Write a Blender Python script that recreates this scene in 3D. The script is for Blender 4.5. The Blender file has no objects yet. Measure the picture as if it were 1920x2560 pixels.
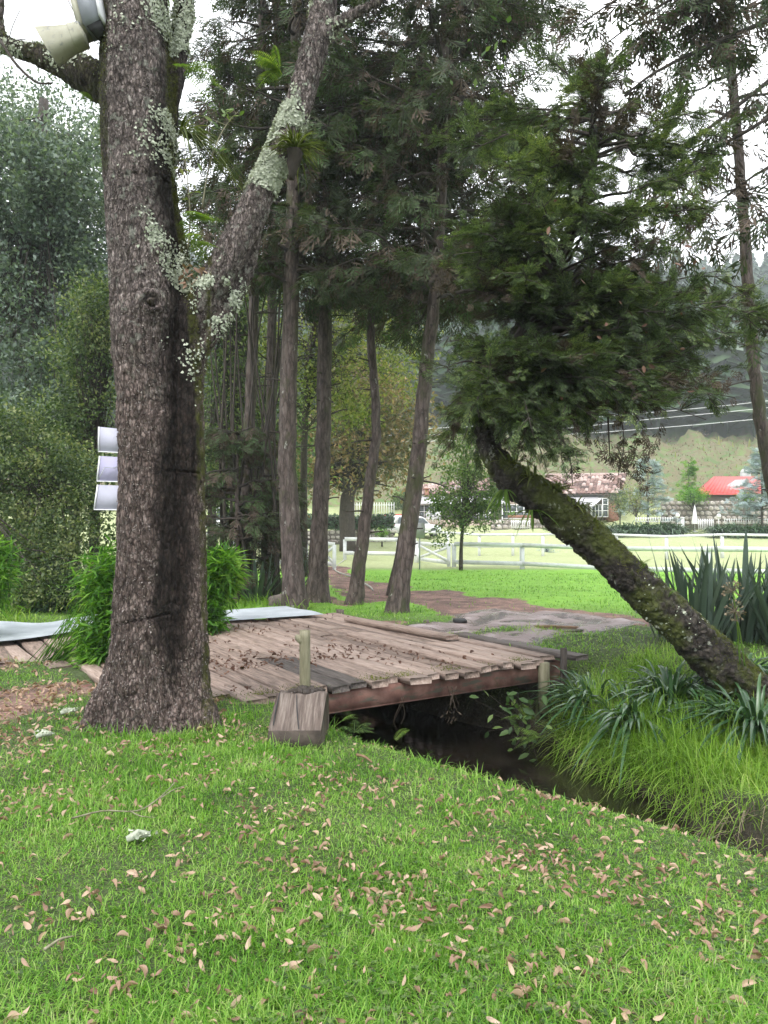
import bpy, math, random
import numpy as np
from mathutils import Vector, noise as mnoise
random.seed(7)
HAZE = .0008
SC = bpy.context.scene
COL = SC.collection
R = math.radians
# ---------------------------------------------------------------- camera
EYE, F, TILT = 1.6, 1921.0, math.atan(30/1921)
cam_data = bpy.data.cameras.new('camera'); cam = bpy.data.objects.new('camera', cam_data); COL.objects.link(cam)
cam.location = (0, 0, EYE); cam.rotation_euler = (math.pi/2 + TILT, 0, 0)
cam_data.sensor_fit = 'HORIZONTAL'; cam_data.sensor_width = 36; cam_data.lens = 36*F/1920
cam_data.clip_start = .05; cam_data.clip_end = 2000
SC.camera = cam
# ---------------------------------------------------------------- overcast sky and weak sun
world = bpy.data.worlds.new('World'); SC.world = world; world.use_nodes = True
wn = world.node_tree.nodes; wl = world.node_tree.links
for n_ in list(wn): wn.remove(n_)
sky = wn.new('ShaderNodeTexSky'); sky.sky_type = 'NISHITA'; sky.sun_disc = False
sky.sun_elevation = R(52); sky.sun_rotation = R(25); sky.dust_density = 6; sky.air_density = 1.0; sky.ozone_density = 1.0
hs = wn.new('ShaderNodeHueSaturation'); hs.inputs['Saturation'].default_value = .22
mx = wn.new('ShaderNodeMix'); mx.data_type = 'RGBA'; mx.inputs[0].default_value = .75
mx.inputs[7].default_value = (9.5, 9.8, 10.2, 1)
bg = wn.new('ShaderNodeBackground'); bg.inputs[1].default_value = .1
wo = wn.new('ShaderNodeOutputWorld')
wl.new(sky.outputs[0], hs.inputs['Color']); wl.new(hs.outputs[0], mx.inputs[6]); wl.new(mx.outputs[2], bg.inputs[0]); wl.new(bg.outputs[0], wo.inputs[0])
sd = bpy.data.lights.new('sun', 'SUN'); sun = bpy.data.objects.new('sun', sd); COL.objects.link(sun)
sd.energy = 1.3; sd.angle = R(25); sd.color = (1, .97, .92)
sun.rotation_euler = (R(38), 0, R(180-25+180))
SC.view_settings.view_transform = 'Standard'; SC.view_settings.look = 'None'
SC.view_settings.exposure = 1.52; SC.view_settings.gamma = 1; SC.view_settings.use_curve_mapping = False
SC.cycles.max_bounces = 7; SC.cycles.diffuse_bounces = 3; SC.cycles.glossy_bounces = 2; SC.cycles.transmission_bounces = 3
SC.cycles.volume_bounces = 1; SC.cycles.transparent_max_bounces = 6
SC.cycles.use_denoising = True
SC.cycles.use_adaptive_sampling = True; SC.cycles.adaptive_threshold = .02

# ---------------------------------------------------------------- where things stand
def W(px, py, d):
    """world point at distance d (along y) that the photograph shows at px, py"""
    a, b = (px-960)/F, (1280-py)/F
    yy = math.cos(TILT) - b*math.sin(TILT); zz = math.sin(TILT) + b*math.cos(TILT)
    s = d/yy
    return np.array([a*s, d, EYE + zz*s])
def G(px, py, z=0.0):
    a, b = (px-960)/F, (1280-py)/F
    yy = math.cos(TILT) - b*math.sin(TILT); zz = math.sin(TILT) + b*math.cos(TILT)
    s = (z-EYE)/zz
    return np.array([a*s, yy*s, z])
O2 = np.array([-1.56, 6.86]); U2 = np.array([.84, .5426]); V2 = np.array([-.5426, .84])
def to_uv(x, y):
    rx, ry = x-O2[0], y-O2[1]
    return rx*U2[0]+ry*U2[1], rx*V2[0]+ry*V2[1]
def B(u, v, z=0.0):
    p = O2 + U2*u + V2*v
    return np.array([p[0], p[1], z])
def sstep(t):
    t = np.clip(t, 0, 1); return t*t*(3-2*t)
_rg = np.random.default_rng(5)
_ph = _rg.uniform(0, 6.28, (14, 2)); _dr = _rg.uniform(0, 6.28, 14); _fr = np.geomspace(.5, 9, 14)
def lumps(x, y, a=1.0, f=1.0):
    s = 0
    for i in range(14):
        c, d = math.cos(_dr[i]), math.sin(_dr[i])
        s = s + np.sin((x*c+y*d)*_fr[i]*f+_ph[i, 0])*np.cos((x*d-y*c)*_fr[i]*f*.8+_ph[i, 1])/(_fr[i]**.8)
    return s*a
DECK_TOP = .03
WATER_Z = -.88
def far_shift(v):
    """the stream narrows and bends towards the lawn downstream"""
    return -.33*np.clip(-(v+1.1), 0, 3.2)
def ground_z(x, y):
    x = np.asarray(x, float); y = np.asarray(y, float)
    u, v = to_uv(x, y); fs = far_shift(v)
    b = np.interp(y, [-50, 11, 22, 28, 44, 60, 66, 72, 90, 125, 300, 430], [0, 0, -.15, -.24, -.2, .9, 1.15, 2.0, 7, 16, 84, 100])
    b = b + lumps(x, y, .012)*np.interp(y, [0, 10, 60, 120, 300], [1, 1, 3, 40, 200])
    uc = np.where(v < 0, .42-.19*v, .42)
    vc = np.clip(v, -30, 30)
    val = sstep((u-uc)/1.15)*sstep((3.9+fs+.45*np.exp(-((v+.1)/.6)**2)+.08*np.sin(v*2.1)-u)/.75)*sstep((11-vc)/3)
    b = b - 1.15*val
    b = b - .48*sstep((u-2.6)/.8)*(1-sstep((u-3.6)/2.2))*sstep((.25-v)/.4)
    b = b - .10*sstep((u-uc+1.6)/1.6)*sstep((6-u)/2)*(v < 0)*sstep(-v/1.5)
    deck = ((u > -.35) & (u < 4.25) & (v > .12) & (v < 6.0)) | ((u > -3.9) & (u <= -.35) & (v > 2.55-(u+.49)*1.6) & (v < 6.0))
    b = np.where(deck, b-.38, b)
    return b
def gz(x, y): return float(ground_z(x, y))
def Gg(px, py):
    z = 0.0
    for _ in range(6):
        p = G(px, py, z); z = .5*z+.5*gz(p[0], p[1])
    p[2] = gz(p[0], p[1]); return p
def at_d(px, d, dz=0.0):
    p = W(px, 1310, d); return np.array([p[0], d, gz(p[0], d)+dz])

# ---------------------------------------------------------------- mesh helpers
class MB:
    def __init__(s): s.v = []; s.f = []; s.n = 0
    def add(s, v, f):
        v = np.asarray(v, np.float32).reshape(-1, 3)
        if isinstance(f, np.ndarray): s.f.append(f.astype(np.int64)+s.n)
        else:
            by = {}
            for q in f: by.setdefault(len(q), []).append(q)
            for k, q in by.items(): s.f.append(np.array(q, np.int64)+s.n)
        s.v.append(v); s.n += len(v)
        return s
    def mesh(s, name, smooth=False):
        me = bpy.data.meshes.new(name)
        if not s.v: return me
        v = np.concatenate(s.v)
        lt = np.concatenate([np.full(len(f), f.shape[1], np.int32) for f in s.f])
        lv = np.concatenate([f.ravel() for f in s.f]).astype(np.int32)
        me.vertices.add(len(v)); me.vertices.foreach_set('co', v.ravel())
        me.loops.add(len(lv)); me.loops.foreach_set('vertex_index', lv)
        me.polygons.add(len(lt)); ls = np.concatenate([[0], np.cumsum(lt)[:-1]]).astype(np.int32)
        me.polygons.foreach_set('loop_start', ls)
        me.update(calc_edges=True)
        if smooth: me.polygons.foreach_set('use_smooth', np.ones(len(lt), bool)); me.update()
        return me
    def build(s, name, mat, parent=None, smooth=False):
        me = s.mesh(name, smooth); me.materials.append(mat)
        return link(name, me, parent)
def link(name, me, parent=None, loc=None):
    o = bpy.data.objects.new(name, me); COL.objects.link(o)
    if parent is not None: 
        o.parent = parent
        o.matrix_parent_inverse = _inv(parent)
    if loc is not None: o.location = loc
    return o
def _inv(p):
    from mathutils import Matrix
    return Matrix.Translation(-p.location) if p.get('_w') else Matrix.Identity(4)
def thing(name, label, cat, loc=(0, 0, 0), group=None):
    """Empty at the thing's base; its parts are given in world coordinates"""
    o = bpy.data.objects.new(name, None); COL.objects.link(o); o.location = tuple(float(c) for c in loc); o['_w'] = 1
    o.empty_display_size = .1
    return tag(o, label, cat, group)
def tag(o, label=None, cat=None, group=None, kind=None):
    if label: o['label'] = label
    if cat: o['category'] = cat
    if group: o['group'] = group
    if kind: o['kind'] = kind
    return o
def struct(o): o['kind'] = 'structure'; return o
def copy_thing(root, loc, rz=None, label=None, sc=None):
    r = root.copy(); COL.objects.link(r); r.location = loc
    if rz is not None: r.rotation_euler.z = rz
    if sc is not None: r.scale = (sc,)*3 if not hasattr(sc, '__len__') else sc
    if label: r['label'] = label
    for ch in root.children:
        c = ch.copy(); COL.objects.link(c); c.parent = r
        for g in ch.children:
            d = g.copy(); COL.objects.link(d); d.parent = c
    return r
CUBE_F = np.array([[0, 3, 2, 1], [4, 5, 6, 7], [0, 1, 5, 4], [1, 2, 6, 5], [2, 3, 7, 6], [3, 0, 4, 7]])
def box(mb, c, s, rz=0.0, rx=0.0, ry=0.0):
    x, y, z = s[0]/2, s[1]/2, s[2]/2
    v = np.array([[-x, -y, -z], [x, -y, -z], [x, y, -z], [-x, y, -z], [-x, -y, z], [x, -y, z], [x, y, z], [-x, y, z]])
    v = v@rotm(rx, ry, rz).T + np.asarray(c); mb.add(v, CUBE_F); return mb
def rotm(rx, ry, rz):
    cx, sx, cy, sy, cz, sz = math.cos(rx), math.sin(rx), math.cos(ry), math.sin(ry), math.cos(rz), math.sin(rz)
    return np.array([[cz, -sz, 0], [sz, cz, 0], [0, 0, 1]])@np.array([[cy, 0, sy], [0, 1, 0], [-sy, 0, cy]])@np.array([[1, 0, 0], [0, cx, -sx], [0, sx, cx]])
def bbox_beam(mb, a, b, w, h, bev=0.0):
    """box beam from a to b (centres), w across, h up"""
    a = np.asarray(a, float); b = np.asarray(b, float); d = b-a; L = np.linalg.norm(d); d /= L
    s = np.cross(d, [0, 0, 1]); s /= np.linalg.norm(s)+1e-9; n = np.cross(s, d)
    v = []
    for p in (a, b):
        for i, j in ((-1, -1), (1, -1), (1, 1), (-1, 1)): v.append(p+s*w/2*i+n*h/2*j)
    mb.add(np.array(v), np.array([[0, 1, 2, 3], [7, 6, 5, 4], [0, 4, 5, 1], [1, 5, 6, 2], [2, 6, 7, 3], [3, 7, 4, 0]])); return mb
def spline(pts, n):
    p = np.asarray(pts, float); k = len(p)
    if k == 2: return p[0]+(p[1]-p[0])*np.linspace(0, 1, n)[:, None]
    q = np.vstack([2*p[0]-p[1], p, 2*p[-1]-p[-2]]); t = np.linspace(0, k-1-1e-9, n); i = t.astype(int); f = (t-i)[:, None]
    a, b, c, d = q[i], q[i+1], q[i+2], q[i+3]
    return .5*((2*b)+(-a+c)*f+(2*a-5*b+4*c-d)*f**2+(-a+3*b-3*c+d)*f**3)
def tube(mb, pts, rad, n=8, rng=None, rough=0.0, caps=True):
    p = np.asarray(pts, float); m = len(p)
    rad = np.interp(np.linspace(0, 1, m), np.linspace(0, 1, len(rad)), rad) if hasattr(rad, '__len__') else np.full(m, rad)
    t = np.gradient(p, axis=0); t /= np.linalg.norm(t, axis=1)[:, None]+1e-9
    ref = np.array([1., 0, 0]) if abs(t[0, 0]) < .8 else np.array([0, 1., 0])
    N = []; a = ref-t[0]*ref.dot(t[0]); a /= np.linalg.norm(a)
    for i in range(m):
        a = a-t[i]*a.dot(t[i]); a /= np.linalg.norm(a)+1e-9; N.append(a)
    N = np.array(N); Bn = np.cross(t, N)
    th = np.arange(n)*2*math.pi/n
    rr = rad[:, None]*np.ones((1, n))
    if rough and rng is not None: rr = rr*(1+rng.normal(0, rough, (m, n)))
    v = p[:, None]+rr[..., None]*(np.cos(th)[None, :, None]*N[:, None]+np.sin(th)[None, :, None]*Bn[:, None])
    i = np.arange(m-1)[:, None]*n; j = np.arange(n)[None]; j2 = (j+1) % n
    f = np.stack([i+j, i+j2, i+n+j2, i+n+j], -1).reshape(-1, 4)
    mb.add(v.reshape(-1, 3), f)
    if caps:
        mb.f.append((np.array([list(range(n))[::-1]])+mb.n-m*n)); mb.f.append(np.array([[(m-1)*n+k for k in range(n)]])+mb.n-m*n)
    return mb
def scatter(mb, tv, tf, pos, M, sc):
    """copies of a small template, one per position, into one mesh"""
    N = len(pos)
    if N == 0: return mb
    sc = np.asarray(sc, float)
    if sc.ndim == 1: sc = sc[:, None]
    v = np.einsum('nij,kj->nki', M, tv)*sc[:, None, :] if sc.shape[1] == 1 else np.einsum('nij,nkj->nki', M, tv[None]*sc[:, None, :])
    v = v+pos[:, None]
    k = len(tv); off = (np.arange(N)*k)[:, None, None]
    fs = tf if isinstance(tf, list) else [tf]
    base = mb.n; mb.v.append(v.reshape(-1, 3).astype(np.float32)); mb.n += N*k
    for f in fs: mb.f.append((f[None]+off).reshape(-1, f.shape[1])+base)
    return mb
def frames(dirs, rng, up=None, jit=0.0):
    """columns: side, along, normal"""
    d = dirs/(np.linalg.norm(dirs, axis=1)[:, None]+1e-9)
    r = rng.normal(size=d.shape)*(1 if up is None else jit)
    if up is not None: r = r+np.asarray(up)
    n = r-d*(r*d).sum(1)[:, None]; n /= np.linalg.norm(n, axis=1)[:, None]+1e-9
    s = np.cross(d, n)
    return np.stack([s, d, n], -1)
def rdir(rng, n, zmul=1.0, zadd=0.0):
    d = rng.normal(size=(n, 3)); d /= np.linalg.norm(d, axis=1)[:, None]; d[:, 2] = d[:, 2]*zmul+zadd
    return d/np.linalg.norm(d, axis=1)[:, None]
LEAF_V = np.array([[0, 0, 0], [.26, .45, .05], [0, 1, 0], [-.26, .45, .05]]); LEAF_F = np.array([[0, 1, 2, 3]])
NARROW_V = np.array([[0, 0, 0], [.07, .35, .0], [0, 1, -.12], [-.07, .35, .0]])
LEAF6_V = np.array([[0, 0, 0], [.22, .3, .05], [.19, .68, .04], [0, 1, -.08], [-.19, .68, .04], [-.22, .3, .05], [0, .33, -.02], [0, .68, -.03]])
LEAF6_F = [np.array([[0, 1, 6], [3, 7, 2], [3, 4, 7], [0, 6, 5]]), np.array([[6, 1, 2, 7], [6, 7, 4, 5]])]
def spray_template(seed, pairs=5, w=.035, droop=.1):
    """flat fan of scale-leaved twigs, like a cypress"""
    g = np.random.default_rng(seed); V = []; Fc = []
    def seg(a, b, w):
        d = b-a; s = np.array([d[1], -d[0], 0]); s = s/(np.linalg.norm(s)+1e-9)*w
        m = a+(b-a)*.5; k = len(V)
        V.extend([a, m+s, b, m-s]); Fc.append([k, k+1, k+2, k+3])
    tip = np.array([0, 1., -droop])
    seg(np.zeros(3), tip, w*.8)
    for i in range(pairs):
        t = .12+.8*i/pairs
        for sgn in (-1, 1):
            a = np.array([0, t, -droop*t*t]); L = (.5*(1-t)+.14)*g.uniform(.7, 1.15); an = g.uniform(.6, .95)
            b = a+np.array([sgn*math.sin(an)*L, math.cos(an)*L, -droop*L*g.uniform(0, 2)]); seg(a, b, w)
            if L > .25:
                c = a+(b-a)*.5; e = c+np.array([sgn*math.sin(an-.7)*L*.45, math.cos(an-.7)*L*.45, g.uniform(-.04, .04)]); seg(c, e, w*.9)
    return np.array(V), np.array(Fc)
def straps(mb, pos, az, el, L, w, droop, seg=3, taper=1.0, fold=0.0):
    """arching strap leaves or grass blades"""
    N = len(pos); t = np.linspace(0, 1, seg+1)
    h = np.stack([np.cos(az), np.sin(az), np.zeros(N)], -1); s = np.stack([-np.sin(az), np.cos(az), np.zeros(N)], -1)
    hor = (np.cos(el)*L)[:, None]*t+ (droop*L*.35)[:, None]*t**2; ver = (np.sin(el)*L)[:, None]*t-(droop*L)[:, None]*t**2.2
    c = pos[:, None]+h[:, None]*hor[..., None]; c[..., 2] += ver
    wt = (1-t**(2.2*taper)*.97)*(.55+.45*np.minimum(1, t*4+.2))
    ww = w[:, None]*wt*.5
    a = c+s[:, None]*ww[..., None]; b = c-s[:, None]*ww[..., None]
    if fold:
        a[..., 2] += ww*fold; b[..., 2] += ww*fold
        v = np.stack([a, c, b], 2).reshape(-1, 3); k = 3*(seg+1); F_ = []
        for i in range(seg): F_ += [[3*i, 3*i+1, 3*i+4, 3*i+3], [3*i+1, 3*i+2, 3*i+5, 3*i+4]]
        F_ = np.array(F_)
    else:
        v = np.stack([a, b], 2).reshape(-1, 3); k = 2*(seg+1); F_ = np.array([[2*i, 2*i+1, 2*i+3, 2*i+2] for i in range(seg)])
    f = (F_[None]+(np.arange(N)*k)[:, None, None]).reshape(-1, 4)
    mb.v.append(v.astype(np.float32)); mb.f.append(f+mb.n); mb.n += len(v); return mb
def fern(mb, base, n, L, rng, el=(.5, 1.2), az=None, npin=14, droop=.6):
    npin = int(npin*1.5)
    for i in range(n):
        a = rng.uniform(0, 6.28) if az is None else az+rng.normal(0, .7); e = rng.uniform(*el); l = L*rng.uniform(.7, 1.1); dr = droop*rng.uniform(.7, 1.2)
        t = np.linspace(.08, 1, npin); h = np.array([math.cos(a), math.sin(a), 0]); s = np.array([-math.sin(a), math.cos(a), 0])
        c = np.asarray(base)+h*(math.cos(e)*l*t+dr*l*.3*t**2)[:, None]; c[:, 2] += math.sin(e)*l*t-dr*l*t**2.2
        straps(mb, np.asarray(base, float)[None], np.array([a]), np.array([e]), np.array([l]), np.array([.02*L]), np.array([dr]), seg=6)
        for sg in (-1, 1):
            d = np.tile(s*sg, (npin, 1))+h*.35; d[:, 2] -= .15
            M = frames(d, rng, up=(0, 0, 1), jit=.15)
            scatter(mb, NARROW_V*np.array([.85, 1, 1]), LEAF_F, c, M, l*.26*np.sin(np.clip(t*1.05+.12, 0, 1)*math.pi)**.7+.004)
    return mb
# ---------------------------------------------------------------- materials
def nt(name):
    m = bpy.data.materials.new(name); m.use_nodes = True; n = m.node_tree.nodes; l = m.node_tree.links
    for x in list(n): n.remove(x)
    return m, n, l
def node(n, t, **kw):
    x = n.new(t)
    for k, v in kw.items():
        if k.startswith('i_'): x.inputs[k[2:].replace('_', ' ')].default_value = v
        else: setattr(x, k, v)
    return x
def ramp(n, l, src, stops):
    r = n.new('ShaderNodeValToRGB'); e = r.color_ramp.elements
    while len(e) < len(stops): e.new(.5)
    for i, (p, c) in enumerate(stops): e[i].position = p; e[i].color = (*c, 1) if len(c) == 3 else c
    l.new(src, r.inputs[0]); return r
def leaf_mat(name, cols, trans=.35, rough=.5, patch=.6, scale=1.2, spec=.25):
    """colour differs leaf by leaf and slowly through the plant; light passes through the blades"""
    m, n, l = nt(name)
    geo = node(n, 'ShaderNodeNewGeometry'); tc = node(n, 'ShaderNodeTexCoord')
    nz = node(n, 'ShaderNodeTexNoise', i_Scale=scale, i_Detail=3.0); l.new(tc.outputs['Object'], nz.inputs['Vector'])
    a = node(n, 'ShaderNodeMath', operation='MULTIPLY_ADD'); l.new(nz.outputs[0], a.inputs[0]); a.inputs[1].default_value = 2.2*patch; a.inputs[2].default_value = .5-1.1*patch
    b = node(n, 'ShaderNodeMix'); b.inputs[0].default_value = .5; l.new(geo.outputs['Random Per Island'], b.inputs[2]); l.new(a.outputs[0], b.inputs[3])
    k = len(cols); r = ramp(n, l, b.outputs[0], [(.12+.76*i/(k-1), c) for i, c in enumerate(cols)])
    p = node(n, 'ShaderNodeBsdfPrincipled', i_Roughness=rough); p.inputs['Specular IOR Level'].default_value = spec; l.new(r.outputs[0], p.inputs['Base Color'])
    t = node(n, 'ShaderNodeBsdfTranslucent'); g = node(n, 'ShaderNodeMix', data_type='RGBA', blend_type='MULTIPLY'); g.inputs[0].default_value = 1
    l.new(r.outputs[0], g.inputs[6]); g.inputs[7].default_value = (1.5, 1.6, .7, 1); l.new(g.outputs[2], t.inputs[0])
    mxs = node(n, 'ShaderNodeMixShader'); mxs.inputs[0].default_value = trans; l.new(p.outputs[0], mxs.inputs[1]); l.new(t.outputs[0], mxs.inputs[2])
    o = node(n, 'ShaderNodeOutputMaterial'); l.new(mxs.outputs[0], o.inputs[0]); return m
def surf_mat(name, cols, scale=6.0, stretch=(1, 1, 1), rough=(.6, .9), bump=.3, dist=.01, metal=0.0, rnd=0.0, detail=6.0, spec=.3, vor=0.0, vscale=20.0, vcol=.5, layers=()):
    """grained solid surface; layers = (scale, lo, hi, colour, roughness)"""
    m, n, l = nt(name)
    tc = node(n, 'ShaderNodeTexCoord'); mp = node(n, 'ShaderNodeMapping'); mp.inputs['Scale'].default_value = stretch; l.new(tc.outputs['Object'], mp.inputs[0])
    nz = node(n, 'ShaderNodeTexNoise', i_Scale=scale, i_Detail=detail, i_Roughness=.62); l.new(mp.outputs[0], nz.inputs['Vector'])
    val = nz.outputs[0]; hgt = nz.outputs[0]
    if rnd:
        oi = node(n, 'ShaderNodeObjectInfo'); ad = node(n, 'ShaderNodeMath', operation='MULTIPLY_ADD'); l.new(oi.outputs['Random'], ad.inputs[0]); ad.inputs[1].default_value = rnd; ad.inputs[2].default_value = -rnd/2
        a2 = node(n, 'ShaderNodeMath', operation='ADD'); l.new(ad.outputs[0], a2.inputs[0]); l.new(val, a2.inputs[1]); val = a2.outputs[0]
        cmb = node(n, 'ShaderNodeVectorMath', operation='ADD'); sc3 = node(n, 'ShaderNodeMath', operation='MULTIPLY'); sc3.inputs[1].default_value = 37; l.new(oi.outputs['Random'], sc3.inputs[0])
        l.new(tc.outputs['Object'], cmb.inputs[0]); l.new(sc3.outputs[0], cmb.inputs[1]); l.new(cmb.outputs[0], mp.inputs[0])
    k = len(cols); r = ramp(n, l, val, [(.28+.44*i/(k-1), c) for i, c in enumerate(cols)]); col = r.outputs[0]
    if vor:
        ds = node(n, 'ShaderNodeMix', data_type='RGBA'); ds.inputs[0].default_value = .12; l.new(mp.outputs[0], ds.inputs[6]); l.new(nz.outputs[1], ds.inputs[7])
        vo = node(n, 'ShaderNodeTexVoronoi', feature='DISTANCE_TO_EDGE', i_Scale=vscale); l.new(ds.outputs[2], vo.inputs['Vector'])
        vr = ramp(n, l, vo.outputs['Distance'], [(0, (0, 0, 0)), (.16, (1, 1, 1))])
        mm = node(n, 'ShaderNodeMix', data_type='RGBA', blend_type='MULTIPLY'); mm.inputs[0].default_value = vcol; l.new(col, mm.inputs[6]); l.new(vr.outputs[0], mm.inputs[7]); col = mm.outputs[2]
        hm = node(n, 'ShaderNodeMath', operation='MULTIPLY_ADD'); l.new(vr.outputs[0], hm.inputs[0]); hm.inputs[1].default_value = vor; l.new(nz.outputs[0], hm.inputs[2]); hgt = hm.outputs[0]
    p = node(n, 'ShaderNodeBsdfPrincipled', i_Metallic=metal); p.inputs['Specular IOR Level'].default_value = spec
    rr = node(n, 'ShaderNodeMapRange'); rr.inputs[3].default_value = rough[0]; rr.inputs[4].default_value = rough[1]; l.new(nz.outputs[0], rr.inputs[0]); ro = rr.outputs[0]
    for (ls, lo, hi, lc, lst) in layers:
        mq = node(n, 'ShaderNodeMapping'); mq.inputs['Scale'].default_value = lst; l.new(tc.outputs['Object'], mq.inputs[0])
        q = node(n, 'ShaderNodeTexNoise', i_Scale=ls, i_Detail=5.0, i_Roughness=.6); l.new(mq.outputs[0], q.inputs['Vector'])
        qr = ramp(n, l, q.outputs[0], [(lo, (0, 0, 0)), (hi, (1, 1, 1))])
        mm = node(n, 'ShaderNodeMix', data_type='RGBA'); l.new(qr.outputs[0], mm.inputs[0]); l.new(col, mm.inputs[6]); mm.inputs[7].default_value = (*lc, 1); col = mm.outputs[2]
    l.new(col, p.inputs['Base Color']); l.new(ro, p.inputs['Roughness'])
    if bump:
        bp = node(n, 'ShaderNodeBump', i_Strength=bump, i_Distance=dist); l.new(hgt, bp.inputs['Height']); l.new(bp.outputs[0], p.inputs['Normal'])
    o = node(n, 'ShaderNodeOutputMaterial'); l.new(p.outputs[0], o.inputs[0]); return m
M = {}
BK = (.075, .058, .052)
M['bark'] = surf_mat('bark', [(.09, .07, .063), (.19, .155, .14), (.28, .24, .22), (.42, .38, .36)], scale=24, stretch=(1, 1, .35), bump=1.0, dist=.018, vor=.8, vscale=26, vcol=.72,
    layers=[(1.1, .60, .70, (.055, .05, .04), (1.6, 1.6, .35))])
M['bark_conifer'] = surf_mat('bark_conifer', [(.045, .033, .028), (.105, .08, .07), (.17, .14, .125)], scale=14, stretch=(1, 1, .25), bump=.9, dist=.015, vor=.6, vscale=14, vcol=.5,
    layers=[(2.2, .55, .66, (.055, .06, .025), (1, 1, .5)), (9, .66, .71, (.3, .3, .26), (1, 1, .6))])
M['bark_dark'] = surf_mat('bark_dark', [(.018, .015, .013), (.05, .04, .034), (.08, .066, .055)], scale=12, stretch=(1, 1, .4), bump=.8, dist=.012)
M['bark_mossy'] = surf_mat('bark_mossy', [(.012, .01, .008), (.034, .027, .022), (.07, .06, .05)], scale=13, bump=1.0, dist=.02, vor=.5, vscale=16, vcol=.5,
    layers=[(2.6, .47, .58, (.055, .065, .014), (1, 1, 1)), (7, .62, .68, (.26, .27, .22), (1, 1, 1))])
M['moss'] = leaf_mat('moss', [(.03, .04, .008), (.09, .11, .02), (.2, .21, .04)], trans=.15, rough=.8, spec=.05)
M['lichen'] = leaf_mat('lichen', [(.22, .25, .19), (.42, .45, .36), (.58, .6, .5)], trans=.1, rough=.85, spec=.05)
M['lawn_grass'] = leaf_mat('lawn_grass', [(.028, .08, .009), (.078, .20, .02), (.15, .315, .036), (.26, .41, .085), (.40, .43, .22)], trans=.38, scale=1.6, patch=.6, rough=.42, spec=.28)
M['tall_grass'] = leaf_mat('tall_grass', [(.05, .11, .014), (.14, .27, .03), (.24, .38, .06), (.38, .42, .16)], trans=.4, scale=1.5, patch=.55)
M['dead_grass'] = leaf_mat('dead_grass', [(.10, .075, .05), (.2, .16, .11), (.32, .27, .2)], trans=.2, rough=.8)
M['cypress'] = leaf_mat('cypress', [(.024, .027, .017), (.04, .058, .03), (.075, .115, .05), (.135, .19, .07), (.27, .31, .11)], trans=.25, scale=1.6, patch=1.0)
M['cypress_dark'] = leaf_mat('cypress_dark', [(.022, .026, .015), (.036, .064, .024), (.065, .07, .038), (.075, .145, .05)], trans=.22, scale=.5, patch=.9)
M['dead_twig'] = leaf_mat('dead_twig', [(.035, .027, .02), (.08, .06, .045), (.14, .11, .085)], trans=.1, rough=.9)
M['leaf_grey'] = leaf_mat('leaf_grey', [(.03, .048, .036), (.075, .11, .085), (.16, .21, .17), (.30, .35, .31)], trans=.3, scale=.9, patch=.8)
M['leaf_green'] = leaf_mat('leaf_green', [(.02, .042, .016), (.05, .098, .032), (.12, .185, .055), (.19, .25, .09)], trans=.35, scale=.5, patch=.8)
M['leaf_olive'] = leaf_mat('leaf_olive', [(.045, .065, .018), (.12, .165, .04), (.24, .27, .08), (.34, .31, .13)], trans=.35, scale=.6, patch=.8)
M['leaf_fresh'] = leaf_mat('leaf_fresh', [(.018, .034, .015), (.05, .085, .032), (.12, .165, .062), (.28, .30, .14)], trans=.33, scale=1.4, patch=1.0)
M['leaf_copper'] = leaf_mat('leaf_copper', [(.04, .06, .02), (.11, .12, .04), (.24, .17, .08), (.34, .23, .12)], trans=.25, scale=.35, patch=.8)
M['leaf_bamboo'] = leaf_mat('leaf_bamboo', [(.02, .06, .012), (.06, .17, .02), (.14, .3, .035), (.28, .42, .07)], trans=.4, scale=1.5, patch=.9)
M['leaf_strap'] = leaf_mat('leaf_strap', [(.012, .035, .015), (.035, .085, .032), (.08, .15, .065)], trans=.15, rough=.32, spec=.5, patch=.3)
M['leaf_flax'] = leaf_mat('leaf_flax', [(.035, .06, .045), (.075, .11, .085), (.13, .17, .13)], trans=.12, rough=.4, spec=.4, patch=.3)
M['leaf_spruce'] = leaf_mat('leaf_spruce', [(.16, .22, .23), (.3, .38, .4), (.42, .5, .53)], trans=.1, scale=1, patch=.5)
M['leaf_fern'] = leaf_mat('leaf_fern', [(.05, .10, .02), (.11, .19, .035), (.22, .28, .06)], trans=.4)
M['leaf_brom'] = leaf_mat('leaf_brom', [(.03, .045, .012), (.08, .105, .03), (.2, .22, .08)], trans=.35)
M['fallen'] = leaf_mat('fallen', [(.10, .055, .04), (.27, .17, .12), (.40, .28, .20), (.54, .41, .32)], trans=.12, rough=.6, patch=.1)
M['fallen_dark'] = leaf_mat('fallen_dark', [(.06, .03, .022), (.13, .07, .05), (.24, .14, .10)], trans=.05, rough=.6, patch=.1)
M['forest'] = leaf_mat('forest', [(.012, .03, .015), (.025, .055, .025), (.05, .085, .035)], trans=.1, scale=.03, patch=.8)
M['plank'] = surf_mat('plank', [(.10, .073, .06), (.265, .195, .16), (.40, .31, .265)], scale=5, stretch=(9, .8, 9), bump=.5, dist=.006, rnd=.22, rough=(.55, .85),
    layers=[(1.3, .58, .72, (.12, .09, .08), (1, .6, 1))])
M['plank_dark'] = surf_mat('plank_dark', [(.035, .03, .026), (.10, .083, .075), (.17, .15, .135)], scale=5, stretch=(9, .8, 9), bump=.6, dist=.008, rnd=.15,
    layers=[(3, .6, .7, (.06, .075, .02), (1, 1, 1))])
M['timber'] = surf_mat('timber', [(.035, .025, .02), (.12, .092, .078), (.23, .195, .17)], scale=5, stretch=(9, .7, .7), bump=.7, dist=.006)
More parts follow.
